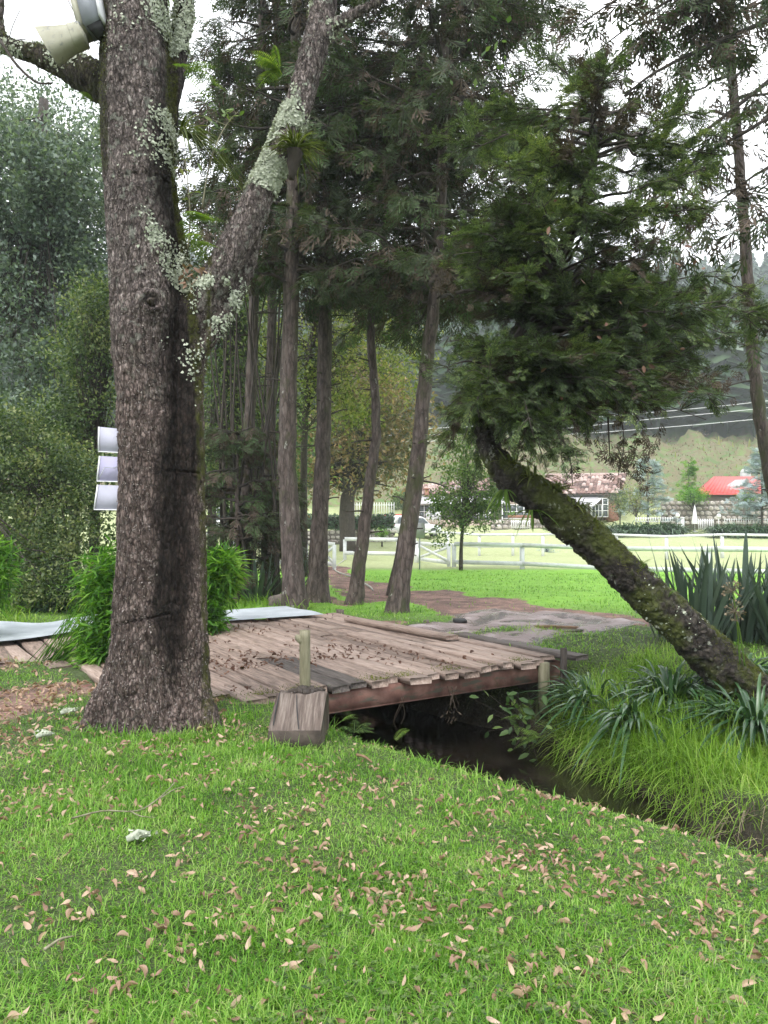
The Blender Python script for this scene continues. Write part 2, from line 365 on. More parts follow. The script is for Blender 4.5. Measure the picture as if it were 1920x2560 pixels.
M['end_grain'] = surf_mat('end_grain', [(.02, .016, .012), (.055, .043, .034), (.09, .072, .058)], scale=10, bump=.9, dist=.012)
M['post_wood'] = surf_mat('post_wood', [(.09, .085, .05), (.20, .185, .12), (.30, .28, .2)], scale=7, stretch=(3, 3, .4), bump=.6, dist=.006)
M['rust'] = surf_mat('rust', [(.08, .045, .037), (.20, .105, .085), (.32, .19, .155)], scale=4.5, rough=(.7, .95), spec=.15, bump=.35, dist=.004, layers=[(5, .54, .63, (.12, .11, .085), (.6, .6, 2.5)), (3, .63, .7, (.06, .09, .03), (1, 1, 1))])
M['sheet'] = surf_mat('sheet', [(.38, .42, .46), (.5, .54, .58), (.62, .66, .7)], scale=2.5, bump=.12, dist=.01, rough=(.35, .6), metal=.2, spec=.5)
M['sign'] = surf_mat('sign', [(.36, .36, .43), (.40, .40, .48), (.44, .44, .52)], scale=2, bump=.05, rough=(.75, .9), spec=.1)
M['sign_lilac'] = surf_mat('sign_lilac', [(.33, .315, .45), (.36, .345, .48), (.39, .375, .51)], scale=2, bump=.05, rough=(.75, .9), spec=.1)
M['sign_edge'] = surf_mat('sign_edge', [(.7, .7, .72), (.78, .78, .8)], scale=3, bump=0, rough=(.4, .5))
M['cream'] = surf_mat('cream', [(.27, .26, .19), (.36, .35, .27), (.42, .41, .34)], scale=3, bump=.1, rough=(.4, .6), layers=[(16, .56, .66, (.2, .2, .18), (1, 1, 1))])
M['grey_box'] = surf_mat('grey_box', [(.17, .18, .2), (.21, .225, .25), (.25, .265, .29)], scale=2.5, bump=.05, rough=(.4, .55), layers=[(8, .66, .7, (.15, .16, .16), (1, 1, 1))])
M['dark_metal'] = surf_mat('dark_metal', [(.02, .02, .02), (.05, .05, .052)], scale=10, bump=.2)
M['zinc'] = surf_mat('zinc', [(.3, .32, .33), (.45, .47, .48)], scale=8, bump=.1, rough=(.4, .6), metal=.3)
M['white_paint'] = surf_mat('white_paint', [(.52, .53, .54), (.68, .69, .70), (.75, .75, .75)], scale=3, bump=.15, dist=.004, rough=(.5, .7))
M['white_clean'] = surf_mat('white_clean', [(.72, .72, .72), (.8, .8, .8)], scale=3, bump=.05, rough=(.45, .6))
M['stone'] = surf_mat('stone', [(.22, .18, .165), (.42, .37, .34), (.58, .54, .5)], scale=2.2, bump=.5, dist=.03, rnd=.35)
M['mortar'] = surf_mat('mortar', [(.13, .115, .10), (.23, .21, .185)], scale=5, bump=.4, dist=.02)
M['roof_tile'] = surf_mat('roof_tile', [(.07, .045, .04), (.22, .13, .11), (.42, .33, .30)], scale=2.5, bump=.3, rnd=.45)
M['roof_red'] = surf_mat('roof_red', [(.42, .055, .05), (.52, .08, .07)], scale=1.5, bump=.05, rough=(.4, .55))
M['roof_grey'] = surf_mat('roof_grey', [(.36, .35, .36), (.5, .49, .5)], scale=1.5, bump=.05, rough=(.4, .6))
M['brick'] = surf_mat('brick', [(.2, .09, .06), (.34, .17, .12)], scale=6, bump=.3, rnd=.3)
M['plaster'] = surf_mat('plaster', [(.33, .26, .21), (.42, .34, .28)], scale=2, bump=.1)
M['wall_grey'] = surf_mat('wall_grey', [(.17, .14, .13), (.26, .22, .2)], scale=3, bump=.15)
M['ceramic'] = surf_mat('ceramic', [(.85, .85, .82), (.9, .9, .88)], scale=3, bump=0, rough=(.2, .3), spec=.5)
M['red_light'] = surf_mat('red_light', [(.45, .01, .01), (.5, .02, .02)], scale=3, bump=0, rough=(.15, .2), spec=.6)
M['rubber'] = surf_mat('rubber', [(.015, .015, .015), (.03, .03, .03)], scale=20, bump=.1)
M['car_paint'] = surf_mat('car_paint', [(.72, .73, .74), (.76, .77, .78)], scale=1, bump=0, rough=(.2, .25), spec=.6)
M['hose'] = surf_mat('hose', [(.3, .3, .26), (.42, .42, .37)], scale=10, bump=0)
M['rock'] = surf_mat('rock', [(.05, .042, .035), (.14, .115, .1), (.2, .18, .15)], scale=6, bump=.8, dist=.03)
M['cut_wood'] = surf_mat('cut_wood', [(.12, .07, .04), (.28, .18, .11)], scale=12, bump=.5, dist=.01)
def glass_mat():
    m, n, l = nt('glass'); p = node(n, 'ShaderNodeBsdfPrincipled', i_Roughness=.08); p.inputs['Base Color'].default_value = (.06, .075, .08, 1); p.inputs['Specular IOR Level'].default_value = .8
    o = node(n, 'ShaderNodeOutputMaterial'); l.new(p.outputs[0], o.inputs[0]); return m
M['glass'] = glass_mat()
def water_mat():
    m, n, l = nt('water'); tc = node(n, 'ShaderNodeTexCoord'); nz = node(n, 'ShaderNodeTexNoise', i_Scale=3.0, i_Detail=3.0); l.new(tc.outputs['Object'], nz.inputs['Vector'])
    r = ramp(n, l, nz.outputs[0], [(.3, (.008, .0065, .005)), (.7, (.02, .016, .012))])
    bp = node(n, 'ShaderNodeBump', i_Strength=.12, i_Distance=.03); l.new(nz.outputs[0], bp.inputs['Height'])
    p = node(n, 'ShaderNodeBsdfPrincipled', i_Roughness=.09); p.inputs['Specular IOR Level'].default_value = .5
    l.new(r.outputs[0], p.inputs['Base Color']); l.new(bp.outputs[0], p.inputs['Normal'])
    o = node(n, 'ShaderNodeOutputMaterial'); l.new(p.outputs[0], o.inputs[0]); return m
M['water'] = water_mat()
def ground_mat():
    m, n, l = nt('ground'); tc = node(n, 'ShaderNodeTexCoord')
    def nz(s, d=5.0, w=None):
        x = node(n, 'ShaderNodeTexNoise', i_Scale=s, i_Detail=d, i_Roughness=.62); l.new(tc.outputs['Object'], x.inputs['Vector']); return x.outputs[0]
    fine, mid, big = nz(38), nz(5), nz(.35)
    at = node(n, 'ShaderNodeAttribute', attribute_name='cover'); sep = node(n, 'ShaderNodeSeparateColor'); l.new(at.outputs['Color'], sep.inputs[0])
    at2 = node(n, 'ShaderNodeAttribute', attribute_name='cover2'); sep2 = node(n, 'ShaderNodeSeparateColor'); l.new(at2.outputs['Color'], sep2.inputs[0])
    def mix(a, b, f):
        x = node(n, 'ShaderNodeMix', data_type='RGBA'); l.new(f, x.inputs[0]); l.new(a, x.inputs[6]); l.new(b, x.inputs[7]); return x.outputs[2]
    def brk(f, src, amt=1.4):
        a = node(n, 'ShaderNodeMath', operation='SUBTRACT'); l.new(src, a.inputs[0]); a.inputs[1].default_value = .5
        b = node(n, 'ShaderNodeMath', operation='MULTIPLY_ADD'); l.new(a.outputs[0], b.inputs[0]); b.inputs[1].default_value = amt; l.new(f, b.inputs[2])
        c = node(n, 'ShaderNodeMapRange'); c.inputs[1].default_value = .35; c.inputs[2].default_value = .65; l.new(b.outputs[0], c.inputs[0]); return c.outputs[0]
    rm = node(n, 'ShaderNodeMapping'); rm.inputs['Scale'].default_value = (.5, 2.2, 1); rm.inputs['Rotation'].default_value = (0, 0, -.25); l.new(tc.outputs['Object'], rm.inputs[0])
    rn = node(n, 'ShaderNodeTexNoise', i_Scale=1.3, i_Detail=9.0, i_Roughness=.75); l.new(rm.outputs[0], rn.inputs['Vector']); rut = rn.outputs[0]
    lawn = ramp(n, l, fine, [(.3, (.02, .024, .009)), (.5, (.045, .07, .016)), (.7, (.09, .13, .03))]).outputs[0]
    farlawn = ramp(n, l, mid, [(.3, (.13, .30, .02)), (.7, (.21, .42, .04))]).outputs[0]
    meadow = ramp(n, l, mid, [(.3, (.24, .28, .12)), (.7, (.36, .39, .20))]).outputs[0]
    hill = ramp(n, l, nz(.6, 8.0), [(.40, (.075, .125, .03)), (.5, (.14, .105, .062)), (.60, (.11, .155, .045))]).outputs[0]
    dirt = ramp(n, l, fine, [(.3, (.085, .055, .04)), (.5, (.19, .115, .09)), (.7, (.31, .21, .17))]).outputs[0]
    rmul = node(n, 'ShaderNodeMath', operation='MULTIPLY_ADD'); l.new(at2.outputs['Alpha'], rmul.inputs[0]); rmul.inputs[1].default_value = .30; rsub = node(n, 'ShaderNodeMath', operation='ADD'); l.new(rut, rsub.inputs[0]); rsub.inputs[1].default_value = -.17; l.new(rsub.outputs[0], rmul.inputs[2]); rut = rmul.outputs[0]
    dm = node(n, 'ShaderNodeMix', data_type='RGBA', blend_type='MULTIPLY'); dm.inputs[0].default_value = 1; l.new(dirt, dm.inputs[6]); l.new(ramp(n, l, nz(2.6, 8.0), [(.38, (.5, .5, .5)), (.5, (.95, .9, .9)), (.62, (1.35, 1.3, 1.3))]).outputs[0], dm.inputs[7]); dirt = dm.outputs[2]
    mud = ramp(n, l, rut, [(.38, (.05, .032, .028)), (.48, (.125, .082, .072)), (.57, (.19, .14, .13)), (.70, (.36, .30, .30))]).outputs[0]
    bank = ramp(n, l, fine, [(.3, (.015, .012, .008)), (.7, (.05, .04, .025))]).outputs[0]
    wood = ramp(n, l, big, [(.3, (.02, .03, .015)), (.7, (.035, .05, .02))]).outputs[0]
    c = mix(lawn, farlawn, sep2.outputs[1]); c = mix(c, meadow, sep.outputs[2]); c = mix(c, hill, sep2.outputs[0])
    c = mix(c, wood, sep2.outputs[2])
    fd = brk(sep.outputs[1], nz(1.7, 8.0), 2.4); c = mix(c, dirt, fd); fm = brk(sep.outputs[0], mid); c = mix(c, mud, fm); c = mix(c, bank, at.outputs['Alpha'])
    p = node(n, 'ShaderNodeBsdfPrincipled'); p.inputs['Specular IOR Level'].default_value = .5; l.new(c, p.inputs['Base Color'])
    wet = node(n, 'ShaderNodeMapRange'); wet.inputs[1].default_value = .42; wet.inputs[2].default_value = .62; wet.inputs[3].default_value = .06; wet.inputs[4].default_value = .7; l.new(rut, wet.inputs[0])
    ro = node(n, 'ShaderNodeMapRange'); ro.inputs[3].default_value = .95; l.new(wet.outputs[0], ro.inputs[4]); l.new(fm, ro.inputs[0]); l.new(ro.outputs[0], p.inputs['Roughness'])
    bp = node(n, 'ShaderNodeBump', i_Strength=.6, i_Distance=.03); l.new(fine, bp.inputs['Height'])
    b2 = node(n, 'ShaderNodeBump', i_Strength=.7, i_Distance=.08); l.new(mid, b2.inputs['Height']); l.new(bp.outputs[0], b2.inputs['Normal']); l.new(b2.outputs[0], p.inputs['Normal'])
    o = node(n, 'ShaderNodeOutputMaterial'); l.new(p.outputs[0], o.inputs[0]); return m
M['ground'] = ground_mat()
# ---------------------------------------------------------------- the ground, one sheet cut by kind of surface
def in_poly(px, py, poly):
    """signed distance (positive inside) to a polygon in plan"""
    P = np.asarray(poly)[:, :2]; Q = np.roll(P, -1, 0); ins = np.zeros(px.shape, bool); dm = np.full(px.shape, 1e9)
    for (x1, y1), (x2, y2) in zip(P, Q):
        c = ((y1 > py) != (y2 > py)) & (px < (x2-x1)*(py-y1)/(y2-y1+1e-12)+x1); ins ^= c
        t = np.clip(((px-x1)*(x2-x1)+(py-y1)*(y2-y1))/((x2-x1)**2+(y2-y1)**2+1e-12), 0, 1)
        dm = np.minimum(dm, np.hypot(px-x1-t*(x2-x1), py-y1-t*(y2-y1)))
    return np.where(ins, dm, -dm)
def polyG(pts): return [G(*p)[:2] for p in pts]
MUD = polyG([(1040, 1583), (1110, 1560), (1150, 1535), (1203, 1519), (1284, 1524), (1400, 1532), (1481, 1543), (1560, 1553), (1481, 1568), (1382, 1591), (1307, 1610), (1200, 1612), (1215, 1597), (1290, 1585), (1330, 1562), (1270, 1562), (1230, 1575), (1130, 1590)])
DIRT = [polyG([(800, 1408), (850, 1402), (880, 1440), (1020, 1462), (1134, 1469), (1250, 1490), (1365, 1512), (1481, 1527), (1600, 1545), (1590, 1560), (1450, 1560), (1203, 1545), (1140, 1540), (1105, 1510), (1030, 1492), (940, 1490), (880, 1475), (835, 1440)]),
        polyG([(690, 1537), (820, 1540), (1010, 1548), (1060, 1560), (980, 1562), (760, 1556)]),
        polyG([(830, 1480), (870, 1500), (960, 1535), (900, 1540), (850, 1515)]),
        polyG([(-900, 1631), (0, 1631), (120, 1643), (75, 1673), (0, 1676), (-900, 1700)]),
        polyG([(-900, 1760), (0, 1721), (163, 1691), (241, 1700), (300, 1712), (235, 1728), (120, 1746), (0, 1775), (-900, 1850)]),
        polyG([(1290, 1404), (1450, 1396), (1700, 1400), (1700, 1408), (1450, 1408), (1290, 1410)])]
def covers(x, y):
    sh = lumps(x, y, .10, 2.0)
    mud = sstep((in_poly(x, y, MUD)+sh*1.0+.38)/.3)
    dirt = np.zeros_like(x)
    for i, p in enumerate(DIRT):
        if i == 5: continue
        dirt = np.maximum(dirt, sstep((in_poly(x, y, p)+sh+(.4 if i == 0 else .1))/.4))
    u, v = to_uv(x, y)
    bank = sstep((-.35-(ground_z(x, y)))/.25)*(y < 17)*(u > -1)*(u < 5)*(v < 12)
    return mud, dirt, bank
ang = np.concatenate([np.linspace(-48, 48, 380), np.linspace(48, 312, 62)[1:-1]])*math.pi/180
rad = np.concatenate([[0.05], np.geomspace(.3, 460, 400)])
AA, RR = np.meshgrid(ang, rad); gx = RR*np.sin(AA); gy = RR*np.cos(AA)
mud_c, dirt_c, bank_c = covers(gx, gy)
ggz = ground_z(gx, gy)
fine_n = lumps(gx*6, gy*6, .012)
ggz = ggz + np.where(RR < 40, fine_n*(.5+.3*mud_c), 0)
# wheel ruts in the mud
mud_d = in_poly(gx, gy, MUD)+lumps(gx, gy, .10, 2.0); rut_w = .5+.5*np.sin(mud_d*8.5+lumps(gx, gy, .35)); ggz = ggz + .03*mud_c*(rut_w-.5)+mud_c*lumps(gx*9, gy*9, .005)
verts = np.stack([gx, gy, ggz], -1).reshape(-1, 3)
na = len(ang); nr = len(rad)
i = np.arange(nr-1)[:, None]*na; j = np.arange(na)[None]; j2 = (j+1) % na
quads = np.stack([i+j, i+na+j, i+na+j2, i+j2], -1).reshape(-1, 4)
mead = sstep((gy-30)/3+lumps(gx, gy, .15))*(1-sstep((gy-74)/6)); hillm = sstep((gy-72)/8)
farl = sstep((gy-11)/6)*(1-mead); wood = sstep((gy-122)/4)
uu, vv = to_uv(gx, gy)
c1 = np.stack([mud_c, dirt_c, mead, bank_c], -1).reshape(-1, 4); c2 = np.stack([hillm, farl, wood, rut_w], -1).reshape(-1, 4)
fx = gx.ravel()[quads].mean(1); fy = gy.ravel()[quads].mean(1)
fm = mud_c.ravel()[quads].mean(1); fd = dirt_c.ravel()[quads].mean(1); fb = bank_c.ravel()[quads].mean(1)
lab = np.zeros(len(quads), int)
lab[fd > .5] = 2; lab[fm > .5] = 1; lab[fb > .5] = 3; lab[(fy > 31)] = 4; lab[fy > 74] = 5; lab[fy > 122] = 6
lab[(fd > .5) & (fx < -3) & (fy < 12)] = 7
for k, nm in enumerate(['lawn', 'muddy_track', 'dirt_track', 'stream_bank', 'meadow', 'grassy_hillside', 'forest_floor', 'dirt_path']):
    q = quads[lab == k]
    if not len(q): continue
    idx, inv = np.unique(q, return_inverse=True)
    mb = MB(); mb.add(verts[idx], inv.reshape(-1, 4)); o = mb.build(nm, M['ground'], smooth=True); struct(o)
    for an, cc in (('cover', c1), ('cover2', c2)):
        a = o.data.attributes.new(an, 'FLOAT_COLOR', 'POINT'); a.data.foreach_set('color', cc[idx].astype(np.float32).ravel())
# stream water
mb = MB(); vs = np.linspace(-14, 11, 60); L_ = []; 
for v in vs:
    uc = .42-.19*v if v < 0 else .42
    for u in np.linspace(uc, 4.3, 6): p = B(u, v); L_.append([p[0], p[1], WATER_Z])
L_ = np.array(L_); ii = np.arange(59)[:, None]*6; jj = np.arange(5)[None]
mb.add(L_, np.stack([ii+jj, ii+jj+1, ii+jj+7, ii+jj+6], -1).reshape(-1, 4)); struct(mb.build('stream_water', M['water']))
# puddle with two broken bricks lying in it
pc = G(1385, 1577, -.02); mb = MB(); pts = [[pc[0]+.55*math.cos(a)*(1+.15*math.sin(3*a)), pc[1]+.3*math.sin(a), gz(pc[0], pc[1])+.0] for a in np.linspace(0, 6.28, 24)[:-1]]
mb.add(pts, [list(range(23))]); struct(mb.build('puddle', M['water']))
def plank_mesh(L, w, h, seed, rag=.02, n=7, warp=.01, chip=.3):
    """plank along +y from 0 to L, top at z=0"""
    g = np.random.default_rng(seed); mb = MB(); t = np.linspace(0, 1, n); V = []; bev = .008
    z = np.cumsum(g.normal(0, warp/2, n)); z -= z.mean()
    for i, tt in enumerate(t):
        y = tt*L; ww = w/2*(1+g.normal(0, .012)); e = g.normal(0, rag, 2) if i in (0, n-1) else (0, 0)
        hh = h*(1-.25*(i in (0, n-1))*g.random())
        V += [[-ww, y+e[0], z[i]-bev], [-ww+bev, y+e[0], z[i]], [ww-bev, y+e[1], z[i]+g.normal(0, .003)], [ww, y+e[1], z[i]-bev], [ww, y+e[1]*.6, z[i]-hh], [-ww, y+e[0]*.6, z[i]-hh]]
    V = np.array(V); i = np.arange(n-1)[:, None]*6; j = np.arange(6)[None]; j2 = (j+1) % 6
    mb.add(V, np.stack([i+j, i+6+j, i+6+j2, i+j2], -1).reshape(-1, 4)[:, ::-1])
    mb.f.append(np.array([[0, 1, 2, 3, 4, 5]])+mb.n-len(V)); mb.f.append(np.array([[5, 4, 3, 2, 1, 0]])+mb.n-6)
    return mb
# ---------------------------------------------------------------- the plank bridge
UANG = math.atan2(U2[1], U2[0])
bridge = thing('plank_bridge', 'wide weathered wooden plank bridge on rusty red steel beams over the dark stream', 'bridge', B(2, 2.5, 0))
rb = random.Random(3)
def lay(name, u, v0, L, w, mat, z=DECK_TOP, seed=0, rz=0.0, rx=0.0, ry=0.0, h=.07, label=None, warp=.008):
    me = plank_mesh(L, w, h, seed, warp=warp).mesh(name); me.materials.append(mat)
    o = bpy.data.objects.new(name, me); COL.objects.link(o); o.parent = bridge; o.matrix_parent_inverse = _inv(bridge)
    p = B(u, v0, z); o.location = p; o.rotation_euler = (rx, ry, UANG+rz)
    if label: o['label'] = label
    return o
u = -.62; k = 0
while u < 4.28:
    w = rb.uniform(.17, .245); c = u+w/2; z = DECK_TOP+rb.uniform(-.008, .012)
    v0 = rb.choice([-.22, -.12, -.05, .0, -.16]) + (.12 if c < .2 else 0)
    dark = (.9 < c < 1.7 and rb.random() < .6) or (2.2 < c < 2.9 and rb.random() < .4)
    end = 5.35+rb.uniform(-.1, .12)
    if c < .1: v0 = .05+rb.uniform(-.04, .05)
    if rb.random() < .7:
        cut = rb.uniform(1.4, 3.9); cutm = cut
        lay('plank', c, v0, cutm-v0-.008, w-.02, M['plank_dark'] if dark else M['plank'], z, 100+k, rx=rb.uniform(-.004, .004))
        lay('plank', c, cutm, end-cutm, w-.012, M['plank'], z-.004+rb.uniform(-.004, .012), 200+k)
    else:
        lay('plank', c, v0, end-v0, w-.012, M['plank_dark'] if dark and rb.random() < .5 else M['plank'], z, 300+k)
    u += w+rb.uniform(.002, .014); k += 1
# loose and raised boards at the far right corner
lay('kerb_board', 3.95, 1.55, 2.6, .2, M['plank'], DECK_TOP+.075, 401, rz=.03, rx=-.0, label='thick loose board lying along the right edge of the deck')
lay('end_board', 4.35, -.35, 2.3, .2, M['plank_dark'], DECK_TOP+.04, 402, rz=-.02, label='grey board at the outer right edge')
lay('overlay_board', 3.35, -.2, 2.9, .13, M['plank'], DECK_TOP+.05, 403, rz=.05)
lay('overlay_board', 3.0, -.25, 3.0, .17, M['plank'], DECK_TOP+.045, 404, rz=-.03)
# ramp boards on the left end, tilted and broken
for q, (c, w, z, ry, rz, dl) in enumerate([(-.76, .24, .0, -.03, .0, 0), (-1.0, .22, -.03, -.08, .03, .3), (-1.24, .22, -.02, .10, -.03, -.1), (-1.5, .25, -.06, -.2, .05, .15), (-1.78, .28, -.04, -.25, .03, -.3), (-2.08, .27, -.08, -.2, .06, .1), (-2.4, .3, -.05, -.15, .0, -.2), (-2.75, .3, -.1, -.2, .05, 0), (-3.1, .3, -.1, -.2, .0, 0), (-3.45, .3, -.04, -.1, .03, .2), (-3.8, .3, -.06, .1, .0, 0)]):
    v0 = 2.2+(-.49-c)*1.6+dl; lay('ramp_board', c, v0, max(.8, 5.7-v0), w, M['plank'] if q not in (3, 6) else M['plank_dark'], z, 500+q, rz=rz, ry=ry)
mb = MB(); tube(mb, [B(-1.75, 3.9, .0), B(-2.2, 4.1, .03), B(-3.4, 4.6, .02)], [.13, .16, .17], 12, np.random.default_rng(2), .08); mb.build('edge_log', M['timber'], bridge)
# steel beams
for q, (vv0, nm) in enumerate(((.0, 'steel_beam'), (1.6, 'steel_beam'), (3.4, 'steel_beam'), (5.1, 'steel_beam'))):
    mb = MB(); a = B(-.75, vv0, -.165); b = B(4.4, vv0, -.165); zt = DECK_TOP-.075
    bbox_beam(mb, [a[0], a[1], zt-.1], [b[0], b[1], zt-.1], .02, .19)
    bbox_beam(mb, [*B(-.75, vv0+.055)[:2], zt-.008], [*B(4.4, vv0+.055)[:2], zt-.008], .13, .014); bbox_beam(mb, [*B(-.75, vv0+.055)[:2], zt-.197], [*B(4.4, vv0+.055)[:2], zt-.197], .13, .014)
    mb.build(nm, M['rust'], bridge)
for q, uu_ in enumerate((.28, 4.22)):
    mb = MB(); bbox_beam(mb, B(uu_, -.05, -.5), B(uu_, 5.6, -.5), .22, .5); mb.build('abutment_sill', M['bark_dark'], bridge)
mb = MB(); tube(mb, [B(4.05, -.05, -.6), B(4.05, -.05, -.02)], .07, 8); mb.build('support_post', M['post_wood'], bridge)
gm = np.random.default_rng(8); mbm = MB(); n = 1500; cu = gm.choice([.1, .5, 1.75, 2.1, 3.1, 2.7, .9, 3.7], n)+gm.normal(0, .09, n); P = np.array([B(a, -.1+abs(gm.normal(0, .13)), DECK_TOP+.012) for a in cu]); d = gm.normal(size=(n, 3)); d[:, 2] = abs(d[:, 2])
scatter(mbm, np.array([[-.3, 0, 0], [.3, 0, 0], [.05, 1, .2]]), np.array([[0, 1, 2]]), P, frames(d, gm), gm.uniform(.008, .02, n)); mbm.build('moss', M['moss'], bridge)['kind'] = 'stuff'
# sheet metal strip laid along the far side
def sheet(name, u0, u1, v0, v1, zf, label, seed, thick=.004):
    g = np.random.default_rng(seed); nu, nv = 40, 10; mb = MB(); V = []
    for i_ in range(nu+1):
        for j_ in range(nv+1):
            uq = u0+(u1-u0)*i_/nu; vq = v0(uq)+(v1(uq)-v0(uq))*j_/nv; p = B(uq, vq); V.append([p[0], p[1], zf(uq, j_/nv)])
    V = np.array(V); n1 = len(V); i_ = np.arange(nu)[:, None]*(nv+1); j_ = np.arange(nv)[None]
    f = np.stack([i_+j_, i_+j_+nv+1, i_+j_+nv+2, i_+j_+1], -1).reshape(-1, 4); mb.add(V, f); mb.add(V-[0, 0, thick], f[:, ::-1])
    o = mb.build(name, M['sheet'], smooth=True); tag(o, label, 'metal sheet'); return o
sheet('metal_sheet', .9, 3.75, lambda u: 4.95-.04*u, lambda u: 6.25, lambda u, t: DECK_TOP+.055+.02*math.sin(u*2.3)*math.sin(t*3)+.01*math.sin(t*7), 'flat grey metal sheet on the far end of the deck beside the thin grey post', 1)
sheet('metal_sheet', -2.7, .88, lambda u: 4.7+.1*math.sin(u*2.2)-.1*u, lambda u: 6.2+.1*math.sin(u*3), lambda u, t: DECK_TOP+.06+.05*math.sin(u*1.9+1)*(1-t)+.03*math.sin(u*4.4)*t+.03*t, 'buckled pale metal sheet over the broken boards left of the bamboo shrub', 2)
mb = MB(); tube(mb, spline([B(-2.9, 6.4, .1), B(-2.3, 6.3, .22), B(-1.7, 6.4, .2), B(-1.2, 6.5, .1)], 16), .022, 7); tag(mb.build('bent_pipe', M['dark_metal'], smooth=True), 'thin dark bent hose on the pale metal sheet', 'hose')
# ---------------------------------------------------------------- posts, block, small wood
def log_mesh(mb, pts, rads, rng, n=12, rough=.04): tube(mb, pts, rads, n, rng, rough)
g = np.random.default_rng(11)
b0 = G(763, 1728, 0.02); t = thing('round_post', 'short round greenish wooden post with a side knot at the near edge of the bridge', 'post', (b0[0], b0[1], -.1))
pz = lambda s: np.array([b0[0]-.006*s, b0[1], -.15+s])
mb = MB(); tube(mb, [pz(s) for s in np.linspace(0, .745, 12)], .052, 16, g, .012); mb.build('shaft', M['post_wood'], t, smooth=True)
mb = MB(); tube(mb, spline([pz(.62)+[0, -.0, 0], pz(.66)+[-.055, -.02, .01], pz(.7)+[-.08, -.03, .0]], 5), [.035, .034, .018], 9, g, .06); mb.build('knot', M['post_wood'], t, smooth=True)
# timber block
def block():
    g = np.random.default_rng(4); c = G(732, 1857, -.02); c[1] += .12
    t = thing('timber_block', 'squat weathered timber block with a rotten top corner in front of the round post', 'block', (c[0], c[1], gz(c[0], c[1])))
    # x across, y away; front face low, top slopes up backwards
    W_, n = .2, 7; zb = gz(c[0], c[1])-.05; mb = MB(); V = []
    xs = np.linspace(-W_, W_, n); fy, by = -.0, .5; ft, bt = .17, .40
    prof = [(fy-.01, 0.0), (fy-.012, ft*.55), (fy, ft), (fy+.17, ft+.105), (fy+.34, ft+.20), (by-.06, bt-.02), (by, bt-.03), (by, 0.0)]
    for k, (yy, zz) in enumerate(prof):
        for i, x in enumerate(xs):
            tp = 1.0 if k in (3, 4) else (.99 if k in (5, 6) else 1)
            dz = 0
            if 2 < k < 7: dz = g.normal(0, .004) - (.022 if i == 3 and k > 2 else 0)
            if k in (5, 6): dz += -.05*abs(g.normal())*(1.4 if i < 3 else .6)
            V.append([c[0]+x*tp+.05*(yy), c[1]+yy+g.normal(0, .004), zb+.05+zz-.03+dz+.01*x])
    V = np.array(V); m = len(prof); F_ = []
    for k in range(m-1):
        for i in range(n-1): F_.append([k*n+i, k*n+i+1, (k+1)*n+i+1, (k+1)*n+i])
    F_.append([k*n for k in range(m)][::-1]); F_.append([k*n+n-1 for k in range(m)])
    mb.add(V, F_); o = mb.build('block', M['timber'], t)
    mb = MB(); ff = np.array([V[0], V[n-1], V[2*n+n-1], V[2*n]])+[[-.0, -.016, -.02], [.0, -.016, -.02], [0, -.010, -.004], [0, -.010, -.004]]; mb.add(np.vstack([ff, ff+[0, .02, 0]]), [[0, 1, 2, 3], [7, 6, 5, 4], [0, 4, 5, 1], [3, 2, 6, 7], [1, 5, 6, 2], [0, 3, 7, 4]]); mb.build('end_face', M['end_grain'], t)
    mb = MB(); 
    for k in range(26):
        x = g.uniform(-W_*.9, W_*.75); box(mb, (c[0]+x+.02, c[1]+g.uniform(.42, .52), zb+.36+g.uniform(-.02, .035)), (g.uniform(.03, .06), g.uniform(.03, .07), g.uniform(.02, .05)), g.uniform(0, 3), g.uniform(-.6, .6))
    mb.build('rotten_crumbs', M['bark_dark'], t)['kind'] = 'stuff'
    mb = MB(); tube(mb, spline([[c[0]+.03, c[1]-.004, zb+.2], [c[0]+.0, c[1]+.15, zb+.305], [c[0]-.02, c[1]+.3, zb+.39]], 8), [.004, .006, .003], 5); mb.build('crack', M['dark_metal'], t)
    mb = MB(); tube(mb, spline([[c[0]-.17, c[1]+.02, zb+.19], [c[0]-.165, c[1]+.15, zb+.30], [c[0]-.16, c[1]+.36, zb+.40]], 8), [.005, .005, .003], 5); mb.build('crack', M['dark_metal'], t)
block()
p = Gg(667, 1545); mb = MB(); box(mb, (p[0]-.0, p[1]+.6, .18), (.07, .05, .75)); tag(mb.build('grey_post', M['zinc']), 'thin square grey metal post standing behind the far end of the bridge', 'post')
p = G(1409, 1690, -.15); mb = MB(); tube(mb, [p+[0, 0, -.6], p+[0, 0, 0], p+[.005, 0, .32]], .04, 10, g, .03); tag(mb.build('dark_post', M['bark_dark'], smooth=True), 'short dark wooden post at the right corner of the bridge', 'post')
p = Gg(850, 1552); mb = MB(); tube(mb, [p+[0, 0, -.05], p+[0, 0, .09]], .07, 9, g, .06); tag(mb.build('stump', M['timber']), 'tiny cut stump in the grass just beyond the deck', 'stump')
p = Gg(1066, 1558); mb = MB(); tube(mb, [p+[0, 0, -.05], p+[0, 0, .05]], .05, 9, g, .06); tag(mb.build('stump', M['rock']), 'small dark stone beside the left end of the muddy track', 'stone')
